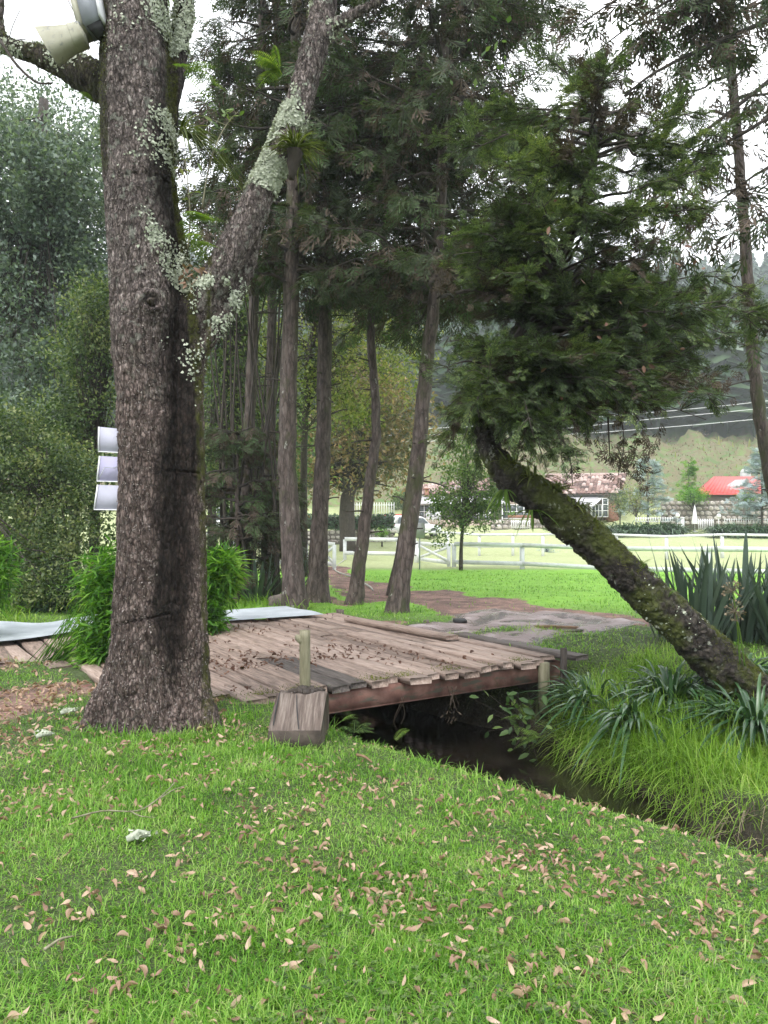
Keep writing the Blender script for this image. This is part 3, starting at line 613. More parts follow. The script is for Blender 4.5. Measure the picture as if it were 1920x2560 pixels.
def rock(c, s, seed, label, mat='rock', name='rock'):
    g = np.random.default_rng(seed); mb = MB(); import bmesh
    bm = bmesh.new(); bmesh.ops.create_icosphere(bm, subdivisions=3, radius=1)
    for v in bm.verts: v.co *= 1+.22*mnoise.noise(v.co*1.3+Vector((seed, 0, 0)))+.08*mnoise.noise(v.co*4); v.co = Vector((v.co.x*s[0], v.co.y*s[1], v.co.z*s[2]))+Vector(c)
    me = bpy.data.meshes.new(name); bm.to_mesh(me); bm.free(); me.materials.append(M[mat]); me.polygons.foreach_set('use_smooth', [True]*len(me.polygons))
    return tag(link(name, me), label, 'rock')
p = Gg(703, 1515); rock((p[0]-.0, p[1], p[2]+.08), (.28, .2, .17), 3, 'brown rock leaning on the foot of the leftmost tall conifer')
p = G(1385, 1575, -.03)
for q, (dx, dy, rz, L) in enumerate([(-.12, .06, .15, .45), (.2, -.02, -.25, .42)]):
    mb = MB(); box(mb, (p[0]+dx, p[1]+dy, gz(p[0], p[1])+.0), (L*.8, .07, .04), rz); tag(mb.build('wood_offcut', M['cut_wood']), ['longer reddish offcut lying in the puddle on the muddy track', 'shorter reddish offcut lying at the right of the puddle'][q], 'wood offcut')
p = G(1150, 1555, 0); mb = MB(); box(mb, (p[0], p[1], gz(p[0], p[1])+.03), (.2, .12, .05), .3, .2); tag(mb.build('wood_offcut', M['dark_metal']), 'dark scrap lying in the wet mud left of the puddle', 'scrap')
# hose on the path
h = [Gg(*q)+np.array([0, 0, .03]) for q in [(862, 1400), (838, 1420), (845, 1432), (880, 1442), (905, 1458), (925, 1470), (932, 1478)]]
mb = MB(); tube(mb, spline(h, 40), .028, 7); tag(mb.build('garden_hose', M['hose'], smooth=True), 'pale garden hose curling over the grass by the end of the white fence', 'hose')
# fallen sticks and lichen pieces on the near lawn
def stick(pts, r, label, mat='dead_grass'):
    g = np.random.default_rng(len(label)); P = spline([Gg(*q)+np.array([0, 0, .035+.02*g.random()]) for q in pts], 18); mb = MB(); tube(mb, P, [r, r*.8, r*.4], 6, g, .1)
    return mb, P
mb, _ = stick([(180, 2067), (260, 2052), (340, 2045), (390, 2025), (435, 1975), (432, 1962)], .005, 'a'); stick_o = mb
b2, _ = stick([(395, 2020), (430, 2000), (468, 1978)], .004, 'b'); mb.v += b2.v; mb.f += [f+mb.n for f in b2.f]; mb.n += b2.n
b2, _ = stick([(325, 2048), (350, 2065), (390, 2062)], .004, 'c'); mb.v += b2.v; mb.f += [f+mb.n for f in b2.f]; mb.n += b2.n
tag(mb.build('forked_twig', M['post_wood']), 'long bare forked twig lying on the lawn in front of the big tree', 'twig')
mb, _ = stick([(110, 2405), (150, 2385), (185, 2365)], .006, 'd'); tag(mb.build('twig', M['post_wood']), 'short straight twig on the lawn near the bottom left corner', 'twig')
mb, _ = stick([(892, 1900), (912, 1908), (930, 1916)], .012, 'e'); tag(mb.build('twig', M['cut_wood']), 'short brown curled bark strip on the lawn right of the timber block', 'twig')
# ---------------------------------------------------------------- plants: shared tools
def sticks(mb, A, Bp, r0, r1=None):
    """thin three-sided twigs from A to B"""
    A = np.asarray(A); Bp = np.asarray(Bp); N = len(A); r1 = r0*.5 if r1 is None else r1
    d = Bp-A; d = d/(np.linalg.norm(d, axis=1)[:, None]+1e-9); ref = np.where(np.abs(d[:, 2:3]) > .9, [[1., 0, 0]], [[0, 0, 1.]])
    s = np.cross(d, ref); s /= np.linalg.norm(s, axis=1)[:, None]+1e-9; n = np.cross(s, d); V = []
    for P, r in ((A, r0), (Bp, r1)):
        for k in range(3):
            a = k*2.094; V.append(P+(s*math.cos(a)+n*math.sin(a))*np.reshape(r, (-1, 1)))
    v = np.stack(V, 1).reshape(-1, 3); F_ = np.array([[0, 1, 4, 3], [1, 2, 5, 4], [2, 0, 3, 5]])
    mb.v.append(v.astype(np.float32)); mb.f.append((F_[None]+(np.arange(N)*6)[:, None, None]).reshape(-1, 4)+mb.n); mb.n += len(v); return mb
SPR = [spray_template(i, 5, .032, .12) for i in range(3)]
SPL = [spray_template(i+9, 4, .042, .2) for i in range(3)]
def put_sprays(mb, pos, dirs, size, rng, tmpl=SPR, up=(0, 0, 1), jit=.6):
    k = rng.integers(0, len(tmpl), len(pos))
    for q, (tv, tf) in enumerate(tmpl):
        s = k == q
        if s.any(): scatter(mb, tv, tf, pos[s], frames(dirs[s], rng, up=up, jit=jit), size[s])
def bough(rng, a, b, sag, n=7, wob=.05):
    t = np.linspace(0, 1, n)[:, None]; L = np.linalg.norm(b-a)
    p = a+(b-a)*t; p[:, 2] += (sag*L*4*t*(1-t))[:, 0]; p[1:-1] += rng.normal(0, wob*L, (n-2, 3))*.5
    return spline(p, n*2)
def conifer(label, trunk_px, d0, radii, rng_seed, z0, ztop, reach, nb, cat='tree', group=None, spray=.42, dens=1.0, lean_d=0.0, name='conifer_tree', bark='bark_conifer', leaf='cypress_dark', dead=.5, face=None, droop=-.12, extra_top=True, stubs=True):
    rng = np.random.default_rng(rng_seed)
    P = [W(px, py, d0+lean_d*k) for k, (px, py) in enumerate(trunk_px)]
    P[0] = np.array([P[0][0], P[0][1], gz(P[0][0], P[0][1])-.15])
    if extra_top: top = P[-1]+(P[-1]-P[-2])/np.linalg.norm(P[-1]-P[-2])*max(.5, (ztop-P[-1][2])); P.append(top)
    root = thing(name, label, cat, P[0]+[0, 0, .15], group)
    S = spline(P, 60); mb = MB(); S[2:-1, :2] += rng.normal(0, .008, (57, 2))
    rr = np.interp(np.linspace(0, 1, 60), np.linspace(0, 1, len(radii)), radii); rr[:5] *= [1.5, 1.3, 1.16, 1.08, 1.03]
    tube(mb, S, rr, 14, rng, .035); mb.build('trunk', M[bark], root, smooth=True)
    bm_, cm, dm = MB(), MB(), MB(); zz = S[:, 2]
    for k in range(nb):
        h = z0+(ztop-z0)*rng.random()**1.15; i_ = int(np.clip(np.searchsorted(zz, h), 1, 58)); a = S[i_]
        fr = (h-z0)/(ztop-z0); L = (reach[0]+(reach[1]-reach[0])*fr)*rng.uniform(.6, 1.15); az = rng.uniform(0, 6.28) if face is None else face+rng.normal(0, 1.3)
        b = a+np.array([math.cos(az)*L, math.sin(az)*L, L*rng.uniform(-.28, .22)])
        Q = bough(rng, a, b, .05, wob=.06); tube(bm_, Q, [.028+.008*L, .02, .006], 5, rng, .05)
        m = int(L*16*dens); t = rng.uniform(.18, 1, m)**.8; idx = np.clip((t*(len(Q)-1)).astype(int), 0, len(Q)-2); base = Q[idx]
        dr = (Q[idx+1]-Q[idx]); dr /= np.linalg.norm(dr, axis=1)[:, None]+1e-9
        side = np.cross(dr, [0, 0, 1])*rng.choice([-1, 1], m)[:, None]; dd = dr*.8+side*rng.uniform(.3, 1.2, m)[:, None]; dd[:, 2] += rng.uniform(-.9, .15, m)
        dd /= np.linalg.norm(dd, axis=1)[:, None]; tip = base+dd*rng.uniform(.08, .5, m)[:, None]*(1.1-.5*t)[:, None]*min(1, L/1.5)
        sticks(bm_, base, tip, np.full(m, .006), np.full(m, .003))
        isd = rng.random(m) < dead*(1.1-t)
        sz = rng.uniform(.6, 1.25, m)*spray
        dd2 = dd.copy(); dd2[:, 2] += droop*3*rng.random(m)
        put_sprays(cm, tip[~isd], dd2[~isd], sz[~isd], rng)
        dd2[:, 2] -= .7; put_sprays(dm, tip[isd], dd2[isd], sz[isd], rng, SPL)
    if stubs:
        for k in range(18):
            h = P[0][2]+.8+(z0-P[0][2])*rng.random(); i_ = int(np.clip(np.searchsorted(zz, h), 1, 58)); az = rng.uniform(0, 6.28); L = rng.choice([.12, .2, .5])*rng.uniform(.6, 1.2)
            a = S[i_]; b = a+np.array([math.cos(az)*(L+.12), math.sin(az)*(L+.12), L*rng.uniform(-.3, .5)]); tube(bm_, bough(rng, a, b, .03, 4), [.022, .012], 5)
    bm_.build('branches', M['bark_dark'], root)['kind'] = 'stuff'
    cm.build('crown', M[leaf], root)['kind'] = 'stuff'
    if dm.n: dm.build('dead_twigs', M['dead_twig'], root)['kind'] = 'stuff'
    return root, S
def broadleaf(name, label, base, trunk, r, blobs, ncl, per, leaf, mat, seed, group=None, cat='tree', cl=.35, bark='bark_dark', up=.4, tmpl=None, nbr=None, droop=0.0, flat=1.0):
    """trunk polyline (world), blobs = [(centre, (rx,ry,rz))]; leaves in clusters through the shell and inside"""
    rng = np.random.default_rng(seed); root = thing(name, label, cat, base, group)
    tb = MB(); S = spline(trunk, 20); tube(tb, S, r, 10, rng, .05); tb.build('trunk', M[bark], root, smooth=True)
    C_ = []; w = np.array([b[1][0]*b[1][1]*b[1][2] for b in blobs])**.66; pick = rng.choice(len(blobs), ncl, p=w/w.sum())
    cen = np.array([b[0] for b in blobs]); rd = np.array([b[1] for b in blobs])
    dirs = rdir(rng, ncl); rr = rng.random(ncl)**.45; rr *= 1+.18*np.sin(dirs[:, 0]*5+seed)*np.cos(dirs[:, 2]*6)
    cc = cen[pick]+dirs*rd[pick]*rr[:, None]
    bm_ = MB(); k = min(ncl, nbr or 160); src = S[np.clip((rng.uniform(.45, 1, k)*19).astype(int), 0, 19)]
    mid = (src+cc[:k])/2+rng.normal(0, .12, (k, 3))*rd[pick[:k]]; sticks(bm_, src, mid, np.full(k, r[-1]*.55+.006), np.full(k, .012)); sticks(bm_, mid, cc[:k], np.full(k, .012), np.full(k, .004))
    bm_.build('branches', M[bark], root)['kind'] = 'stuff'
    n = ncl*per; cp = np.repeat(cc, per, 0)+rng.normal(0, 1, (n, 3))*np.array([cl, cl, cl*.7*flat])
    out = cp-np.repeat(cen[pick], per, 0); out /= np.linalg.norm(out, axis=1)[:, None]+1e-9
    d = out*.4+rng.normal(0, .8, (n, 3)); d[:, 2] -= droop
    lm = MB(); tv, tf = tmpl or (LEAF_V, LEAF_F)
    scatter(lm, tv, tf, cp, frames(d, rng, up=(0, 0, up*1.8), jit=.7), leaf*rng.uniform(.6, 1.25, n))
    lm.build('crown', M[mat], root)['kind'] = 'stuff'
    return root
def strap_clump(name, label, c, n, L, w, mat, seed, el=(.6, 1.45), droop=(.4, 1.1), group=None, cat='plant', seg=5, rad=.15, fold=.5, stems=None, azr=None):
    rng = np.random.default_rng(seed); root = thing(name, label, cat, c, group); mb = MB()
    az = rng.uniform(0, 6.28, n) if azr is None else rng.uniform(azr[0], azr[1], n); q = rad*np.sqrt(rng.random(n)); pos = np.array(c)+np.stack([np.cos(az)*q, np.sin(az)*q, np.zeros(n)], -1)
    straps(mb, pos, az, rng.uniform(*el, n), L*rng.uniform(.6, 1.15, n), w*rng.uniform(.7, 1.2, n), rng.uniform(*droop, n), seg=seg, taper=2.0, fold=fold)
    o = mb.build('leaves', M[mat], root); o['kind'] = 'stuff'
    return root
# ---------------------------------------------------------------- the big forked tree
DT = 6.25
def remeshed(mb, voxel, name, smooth_it=4):
    me = mb.mesh('tmp'); o = bpy.data.objects.new('tmp', me); COL.objects.link(o)
    m = o.modifiers.new('r', 'REMESH'); m.mode = 'VOXEL'; m.voxel_size = voxel; m.adaptivity = 0
    s = o.modifiers.new('s', 'SMOOTH'); s.factor = .5; s.iterations = smooth_it
    dg = bpy.context.evaluated_depsgraph_get(); ne = bpy.data.meshes.new_from_object(o.evaluated_get(dg), depsgraph=dg); ne.name = name
    bpy.data.objects.remove(o); bpy.data.meshes.remove(me); return ne
def co_of(me):
    a = np.empty(len(me.vertices)*3, np.float32); me.vertices.foreach_get('co', a); b = np.empty_like(a); me.vertices.foreach_get('normal', b)
    return a.reshape(-1, 3).astype(float), b.reshape(-1, 3).astype(float)
PX = DT/F
rg = np.random.default_rng(21)
big = thing('big_tree', 'huge old forked tree with scaly grey bark, lichen and moss in the foreground', 'tree', (W(375, 1830, DT)[0], DT, 0))
mb = MB()
def limb(pts, mbx, n=40, sides=22, dd=0.0, rough=.02):
    P = spline([W(x, y, DT+dy) for x, y, r, dy in pts], n); r = np.interp(np.linspace(0, 1, n), np.linspace(0, 1, len(pts)), [q[2]*PX for q in pts]); tube(mbx, P, r, sides, rg, rough); return P
S1 = limb([(362, 1900, 128, 0), (366, 1790, 112, 0), (370, 1680, 98, 0), (376, 1500, 88, 0), (374, 1250, 77, 0), (368, 1000, 75, 0), (356, 700, 84, 0), (346, 400, 90, 0), (336, 0, 84, 0), (330, -500, 72, .1), (345, -1100, 55, .2), (330, -1700, 30, .3)], mb, 60)
limb([(455, 1900, 78, .05), (458, 1780, 66, .04), (466, 1600, 52, .04), (470, 1400, 44, .05), (473, 1150, 41, .05), (474, 950, 42, .05), (486, 820, 48, .03), (516, 745, 44, 0), (560, 668, 44, -.02), (616, 560, 40, 0), (672, 440, 36, .02), (720, 330, 36, .05), (752, 240, 39, .08), (780, 130, 38, .1), (805, 20, 35, .15), (850, -300, 40, .2), (960, -900, 26, .4)], mb, 90)
limb([(415, 1900, 95, .10), (418, 1600, 62, .10), (425, 1200, 52, .10), (430, 900, 52, .10), (440, 720, 44, .1), (434, 600, 34, .12), (418, 450, 28, .14), (426, 300, 26, .16), (440, 180, 27, .2), (455, 60, 27, .25), (470, -200, 25, .3), (480, -700, 12, .5)], mb, 60)
# root flares
for (x, y, r, dy), (x2, y2, dy2) in [((325, 1690, 58, -.05), (192, 1885, -.1)), ((340, 1740, 50, -.1), (300, 1885, -.38)), ((420, 1750, 45, -.05), (430, 1885, -.33)), ((470, 1730, 45, 0), (545, 1880, -.05)), ((400, 1720, 45, .2), (330, 1840, .5)), ((450, 1720, 45, .2), (560, 1840, .45))]:
    P = spline([W(x, y-60, DT+dy), W(x+(x2-x)*.45, y+(y2-y)*.5, DT+dy+(dy2-dy)*.4), W(x2, y2, DT+dy2)], 14); tube(mb, P, [r*PX*.8, r*PX, r*PX*.65], 12, rg, .04)
limb([(360, 300, 40, .05), (290, 235, 48, .12), (220, 190, 46, .2), (150, 155, 36, .3), (90, 135, 30, .35), (10, 110, 30, .4), (-80, 60, 30, .5), (-400, -100, 22, .8), (-800, -350, 8, 1.2)], mb, 40, 14)
limb([(20, 120, 24, .4), (4, 60, 13, .4), (2, -40, 12, .4), (-20, -400, 8, .5)], mb, 16, 10)
limb([(775, 130, 34, .1), (830, 70, 17, .1), (900, 30, 15, .05), (960, -10, 14, 0), (1100, -120, 10, -.2), (1300, -300, 5, -.5)], mb, 20, 10)
limb([(520, 760, 40, .1), (535, 700, 36, .22), (552, 650, 20, .25)], mb, 8, 10)
limb([(486, 900, 24, -.02), (545, 810, 28, .02), (580, 745, 26, .06), (620, 650, 22, .1), (640, 560, 16, .1)], mb, 16, 12)
me = remeshed(mb, .0115, 'trunk', 3)
co, no = co_of(me)
# scaly bark relief, worn groove, knot
fl = np.array([mnoise.voronoi(Vector((c[0]*26, c[1]*26, c[2]*9)), distance_metric='DISTANCE')[0][0] for c in co])
n1 = lumps(co[:, 0]*9+co[:, 1]*7, co[:, 2]*2.2, .006)
near = sstep((W(0, 0, DT)[2]+.6-co[:, 2])/.5)
knot = W(372, 752, DT-.27); kd = np.hypot(co[:, 0]-knot[0], (co[:, 2]-knot[2])*.9); kf = (co[:, 1] < DT)
disp = -.013*sstep((fl-.25)/.5)+n1+ kf*(.075*np.exp(-(kd/.10)**2)-.085*np.exp(-(kd/.04)**2)+.012*np.cos(kd*90)*np.exp(-(kd/.16)**2))
kd2 = np.hypot(co[:, 0]-W(345, 855, DT)[0], (co[:, 2]-W(345, 855, DT)[2])*.55); disp += kf*.03*np.exp(-(kd2/.12)**2)
# rows of small woodpecker holes ringing the stem
rowz = np.sort(rg.uniform(1.9, 6, 34)); 
for zr in rowz:
    zc = zr+.02*np.sin(co[:, 0]*9+zr*7); disp -= kf*(co[:, 0] < W(440, 600, DT)[0])*.012*np.exp(-((co[:, 2]-zc)/.006)**2)*(np.sin(co[:, 0]*95+zr*40) > .1)
for (x1, y1, x2, y2) in [(340, 1546, 445, 1527), (430, 1178, 505, 1183)]:
    a, b = W(x1, y1, DT), W(x2, y2, DT); t = np.clip((co[:, 0]-a[0])/(b[0]-a[0]), -.1, 1.1); zc = a[2]+(b[2]-a[2])*t; disp -= kf*.03*np.exp(-((co[:, 2]-zc)/.007)**2)*((t > 0) & (t < 1))
co2 = co+no*disp[:, None]; me.vertices.foreach_set('co', co2.astype(np.float32).ravel()); me.update()
# stain (wet dark groove) and moss as colour attribute: they belong to the bark itself
pxx = 960+co[:, 0]/(co[:, 1])*F; pz = 1310-(co[:, 2]-EYE)/co[:, 1]*F
def band(y, pts): return np.interp(y, [p[0] for p in pts], [p[1] for p in pts])
gc = band(pz, [(-500, 430), (300, 425), (700, 452), (900, 462), (1150, 455), (1250, 428), (1550, 425), (1700, 440)]); gw = band(pz, [(-500, 28), (600, 30), (700, 42), (800, 58), (1050, 66), (1200, 50), (1500, 50), (1680, 22), (1720, 1)])
wob = lumps(co[:, 0]*3, co[:, 2]*3, 6)
stain = sstep((gw-np.abs(pxx-gc)+wob*2.2)/44+.3)*(pz < 1740)
stain = np.maximum(stain, .8*sstep((34-np.abs(pxx-band(pz, [(-300, 470), (180, 445), (300, 430), (450, 422), (600, 440), (700, 450)])))/16)*(pz < 720))
limbst = ((pxx < 262) & (pz < 420)); stain = np.maximum(stain, limbst*.85)
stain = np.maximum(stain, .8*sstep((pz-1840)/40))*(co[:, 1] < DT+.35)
mossm = sstep((18-np.abs(pxx-band(pz, [(-200, 425), (400, 432), (700, 470), (1000, 500), (1300, 513), (1700, 520)])))/12)*.9
mossm = np.maximum(mossm, sstep((12-np.abs(pxx-band(pz, [(-100, 750), (60, 725), (200, 670), (330, 640), (450, 590), (520, 560), (600, 520)])))/14)*(pxx > 480))
mossm = np.clip(mossm+.3*limbst, 0, 1)
upper = sstep((1100-pz)/500)
a = me.attributes.new('bark', 'FLOAT_COLOR', 'POINT'); a.data.foreach_set('color', np.stack([stain, mossm, upper, np.exp(-(kd/.03)**2)*kf], -1).astype(np.float32).ravel())
def big_bark():
    m, n, l = nt('bark_big'); tc = node(n, 'ShaderNodeTexCoord'); mp = node(n, 'ShaderNodeMapping'); mp.inputs['Scale'].default_value = (1, 1, .42); l.new(tc.outputs['Object'], mp.inputs[0])
    nz = node(n, 'ShaderNodeTexNoise', i_Scale=34.0, i_Detail=7.0, i_Roughness=.68); l.new(mp.outputs[0], nz.inputs['Vector'])
    ds = node(n, 'ShaderNodeMix', data_type='RGBA'); ds.inputs[0].default_value = .045; l.new(mp.outputs[0], ds.inputs[6]); l.new(nz.outputs[1], ds.inputs[7])
    vo = node(n, 'ShaderNodeTexVoronoi', feature='DISTANCE_TO_EDGE', i_Scale=44.0); l.new(ds.outputs[2], vo.inputs['Vector'])
    vc = node(n, 'ShaderNodeTexVoronoi', feature='F1', i_Scale=44.0); l.new(ds.outputs[2], vc.inputs['Vector'])
    base = ramp(n, l, nz.outputs[0], [(.30, (.06, .046, .042)), (.44, (.145, .113, .102)), (.56, (.235, .192, .178)), (.70, (.42, .37, .35))])
    big_n = node(n, 'ShaderNodeTexNoise', i_Scale=2.2, i_Detail=4.0); l.new(tc.outputs['Object'], big_n.inputs['Vector'])
    tint = ramp(n, l, big_n.outputs[0], [(.35, (.62, .58, .56)), (.65, (1.15, 1.08, 1.05))])
    def mul(a, b, f=1.0):
        x = node(n, 'ShaderNodeMix', data_type='RGBA', blend_type='MULTIPLY'); x.inputs[0].default_value = f; l.new(a, x.inputs[6]); l.new(b, x.inputs[7]); return x.outputs[2]
    def mix(a, col, f, k=None):
        x = node(n, 'ShaderNodeMix', data_type='RGBA'); l.new(f, x.inputs[0]); l.new(a, x.inputs[6]); x.inputs[7].default_value = (*col, 1); return x.outputs[2]
    cell = ramp(n, l, vc.outputs['Color'], [(0, (.62, .62, .62)), (1, (1.3, 1.27, 1.25))])
    ed = ramp(n, l, vo.outputs['Distance'], [(.0, (.22, .20, .19)), (.14, (1, 1, 1))])
    v2 = node(n, 'ShaderNodeTexVoronoi', feature='DISTANCE_TO_EDGE', i_Scale=17.0); l.new(ds.outputs[2], v2.inputs['Vector']); e2 = ramp(n, l, v2.outputs['Distance'], [(.0, (.3, .27, .25)), (.09, (1, 1, 1))])
    c = mul(mul(mul(mul(base.outputs[0], tint.outputs[0]), cell.outputs[0], .6), ed.outputs[0], .7), e2.outputs[0], .75)
    at = node(n, 'ShaderNodeAttribute', attribute_name='bark'); sp = node(n, 'ShaderNodeSeparateColor'); l.new(at.outputs['Color'], sp.inputs[0])
    ln = node(n, 'ShaderNodeTexNoise', i_Scale=11.0, i_Detail=6.0, i_Roughness=.7); l.new(tc.outputs['Object'], ln.inputs['Vector'])
    gu = node(n, 'ShaderNodeMath', operation='MULTIPLY'); l.new(sp.outputs[2], gu.inputs[0]); gu.inputs[1].default_value = .45; gx_ = node(n, 'ShaderNodeHueSaturation', i_Saturation=.45, i_Value=1.2); l.new(c, gx_.inputs['Color']); g2 = node(n, 'ShaderNodeMix', data_type='RGBA'); l.new(gu.outputs[0], g2.inputs[0]); l.new(c, g2.inputs[6]); l.new(gx_.outputs[0], g2.inputs[7]); c = g2.outputs[2]
    lr = ramp(n, l, ln.outputs[0], [(.56, (0, 0, 0)), (.61, (1, 1, 1))]); lm = node(n, 'ShaderNodeMath', operation='MULTIPLY'); l.new(lr.outputs[0], lm.inputs[0]); 
    l3 = node(n, 'ShaderNodeMath', operation='MULTIPLY_ADD'); l.new(sp.outputs[2], l3.inputs[0]); l3.inputs[1].default_value = .5; l3.inputs[2].default_value = .06; l.new(l3.outputs[0], lm.inputs[1])
    c = mix(c, (.33, .35, .29), lm.outputs[0])
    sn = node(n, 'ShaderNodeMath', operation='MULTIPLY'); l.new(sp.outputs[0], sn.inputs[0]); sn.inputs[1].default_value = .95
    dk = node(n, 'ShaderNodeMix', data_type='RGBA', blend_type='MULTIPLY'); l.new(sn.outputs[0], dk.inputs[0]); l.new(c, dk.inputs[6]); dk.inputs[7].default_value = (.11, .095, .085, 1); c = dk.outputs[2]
    ml = ramp(n, l, ln.outputs[0], [(.40, (0, 0, 0)), (.55, (1, 1, 1))]); mm = node(n, 'ShaderNodeMath', operation='MULTIPLY'); l.new(ml.outputs[0], mm.inputs[0]); l.new(sp.outputs[1], mm.inputs[1])
    c = mix(c, (.075, .08, .016), mm.outputs[0]); c = mix(c, (.012, .01, .009), at.outputs['Alpha'])
    p = node(n, 'ShaderNodeBsdfPrincipled', i_Roughness=.85); p.inputs['Specular IOR Level'].default_value = .25; l.new(c, p.inputs['Base Color'])
    hh = node(n, 'ShaderNodeMath', operation='MULTIPLY_ADD'); l.new(ed.outputs[0], hh.inputs[0]); hh.inputs[1].default_value = .8; l.new(nz.outputs[0], hh.inputs[2])
    h2 = node(n, 'ShaderNodeMath', operation='ADD'); l.new(hh.outputs[0], h2.inputs[0]); l.new(e2.outputs[0], h2.inputs[1])
    bp = node(n, 'ShaderNodeBump', i_Strength=1.0, i_Distance=.014); l.new(h2.outputs[0], bp.inputs['Height']); l.new(bp.outputs[0], p.inputs['Normal'])
    o = node(n, 'ShaderNodeOutputMaterial'); l.new(p.outputs[0], o.inputs[0]); return m
M['bark_big'] = big_bark()
me.materials.append(M['bark_big']); me.polygons.foreach_set('use_smooth', np.ones(len(me.polygons), bool)); link('trunk', me, big)
# raised flakes: lichen rosettes and moss tufts standing off the bark
def flakes(mask_w, n, size, mat, name, seed, parent, CO, NO, tv, tf, lift=.003, flat=True, el=.25):
    g = np.random.default_rng(seed); w = np.clip(mask_w, 0, None); 
    if w.sum() <= 0: return
    idx = g.choice(len(CO), n, p=w/w.sum()); pos = CO[idx]+NO[idx]*lift+g.normal(0, .006, (n, 3)); t = g.normal(size=(n, 3)); t -= NO[idx]*(t*NO[idx]).sum(1)[:, None]
    t /= np.linalg.norm(t, axis=1)[:, None]; t += NO[idx]*el*g.uniform(.2, 1.6, n)[:, None]
    m_ = MB(); r = frames(t, g); nn = NO[idx]; s = np.cross(t/np.linalg.norm(t, axis=1)[:, None], nn); r = np.stack([s, t/np.linalg.norm(t, axis=1)[:, None], nn], -1)
    scatter(m_, tv, tf, pos, r, size*g.uniform(.5, 1.4, n)); m_.build(name, mat, parent)['kind'] = 'stuff'
ROS_V = np.array([[0, -.2, 0], [.5, -.1, .15], [.35, .5, .1], [0, .9, .28], [-.4, .45, .05], [-.5, -.15, .2]]); ROS_F = np.array([[0, 1, 2, 3], [0, 3, 4, 5]])
blob = lumps(co2[:, 0]*2.6+3, co2[:, 2]*2.6, 1.0); frontv = (no[:, 1] < .3)
lw = np.zeros(len(co2))
for (x, y, rx, ry, q) in [(400, 60, 60, 90, .5), (425, 170, 45, 80, 1.2), (430, 340, 30, 60, .4), (400, 480, 70, 110, .35), (350, 200, 80, 200, .12), (720, 150, 60, 90, 1.0), (790, 60, 50, 60, .9), (720, 300, 50, 90, 1.6), (655, 430, 60, 100, 2.6), (600, 550, 60, 90, 3.4), (560, 670, 55, 80, 3.2), (530, 740, 35, 50, 1.4), (440, 720, 40, 60, .9), (365, 590, 30, 30, 1.0), (480, 60, 30, 60, .9), (30, 110, 60, 25, .6), (130, 120, 60, 30, .3), (485, 850, 22, 100, .5)]:
    lw += q*np.exp(-((pxx-x)/rx)**2-((pz-y)/ry)**2)
blob2 = lumps(co2[:, 0]*7, co2[:, 2]*7+co2[:, 1]*3, 1.0); lw *= frontv*np.clip(.42+blob*.6+blob2*.9, 0, 2)**1.6
flakes(lw, 15000, .019, M['lichen'], 'lichen', 1, big, co2, no, ROS_V, ROS_F, .004, el=.5)
TUFT_V = np.array([[-.12, 0, 0], [.12, 0, 0], [.02, 1, .2], [0, 0, -.12], [0, 0, .12], [.1, .8, -.1]]); TUFT_F = np.array([[0, 1, 2], [3, 4, 5]])
flakes((mossm**2)*(pxx > 0)*(pz < 1000)*frontv+.4*limbst*(no[:, 2] > 0), 16000, .017, M['moss'], 'moss', 2, big, co2, no, TUFT_V, TUFT_F, .0, el=1.2)
# bark scales lifting from the stem
flakes(np.clip(1-stain*1.3, 0, 1)**2*frontv*(pz > -60)*(pz < 1900)*(pxx > 200), 10000, .013, M['bark'], 'bark_scales', 3, big, co2, no, ROS_V*np.array([.7, 1, .8]), ROS_F, .0015, el=.22)
# broken knot, bare twigs of the fork
mb = MB(); kc = W(372, 752, DT-.3)
tube(mb, [kc+[0, .06, -.01], kc+[.01, .0, .0], kc+[.02, -.03, .01]], [.034, .028, .012], 9, rg, .25); mb.build('knot', M['end_grain'], big)
mb = MB()
for pts, r in [([(0, 100), (40, 160), (90, 205), (130, 208)], .013), ([(0, 100), (-60, 30)], .012), ([(18, 118), (30, 70), (50, 25)], .005), ([(20, 112), (45, 100), (65, 98)], .005), ([(170, 0), (185, 30), (205, 60)], .004), ([(215, 115), (235, 140), (255, 165)], .003)]:
    tube(mb, spline([W(x, y, DT+.25) for x, y in pts], 12), [r, r*.7], 6)
mb.build('bare_twigs', M['bark_dark'], big)['kind'] = 'stuff'
# leafy crown high over the picture (gives the tree its head and shades the lawn lightly)
g = np.random.default_rng(31); cc = np.array([[-2.3+g.normal(0, 2.0), 6.6+g.normal(0, 1.6), 10.8+g.normal(0, 1.3)] for _ in range(240)]); n = 240*26
cm = MB(); cp = np.repeat(cc, 26, 0)+g.normal(0, .35, (n, 3)); scatter(cm, LEAF_V, LEAF_F, cp, frames(rdir(g, n), g, up=(0, 0, 1), jit=.7), .12*g.uniform(.6, 1.3, n)); cm.build('crown', M['leaf_green'], big)['kind'] = 'stuff'
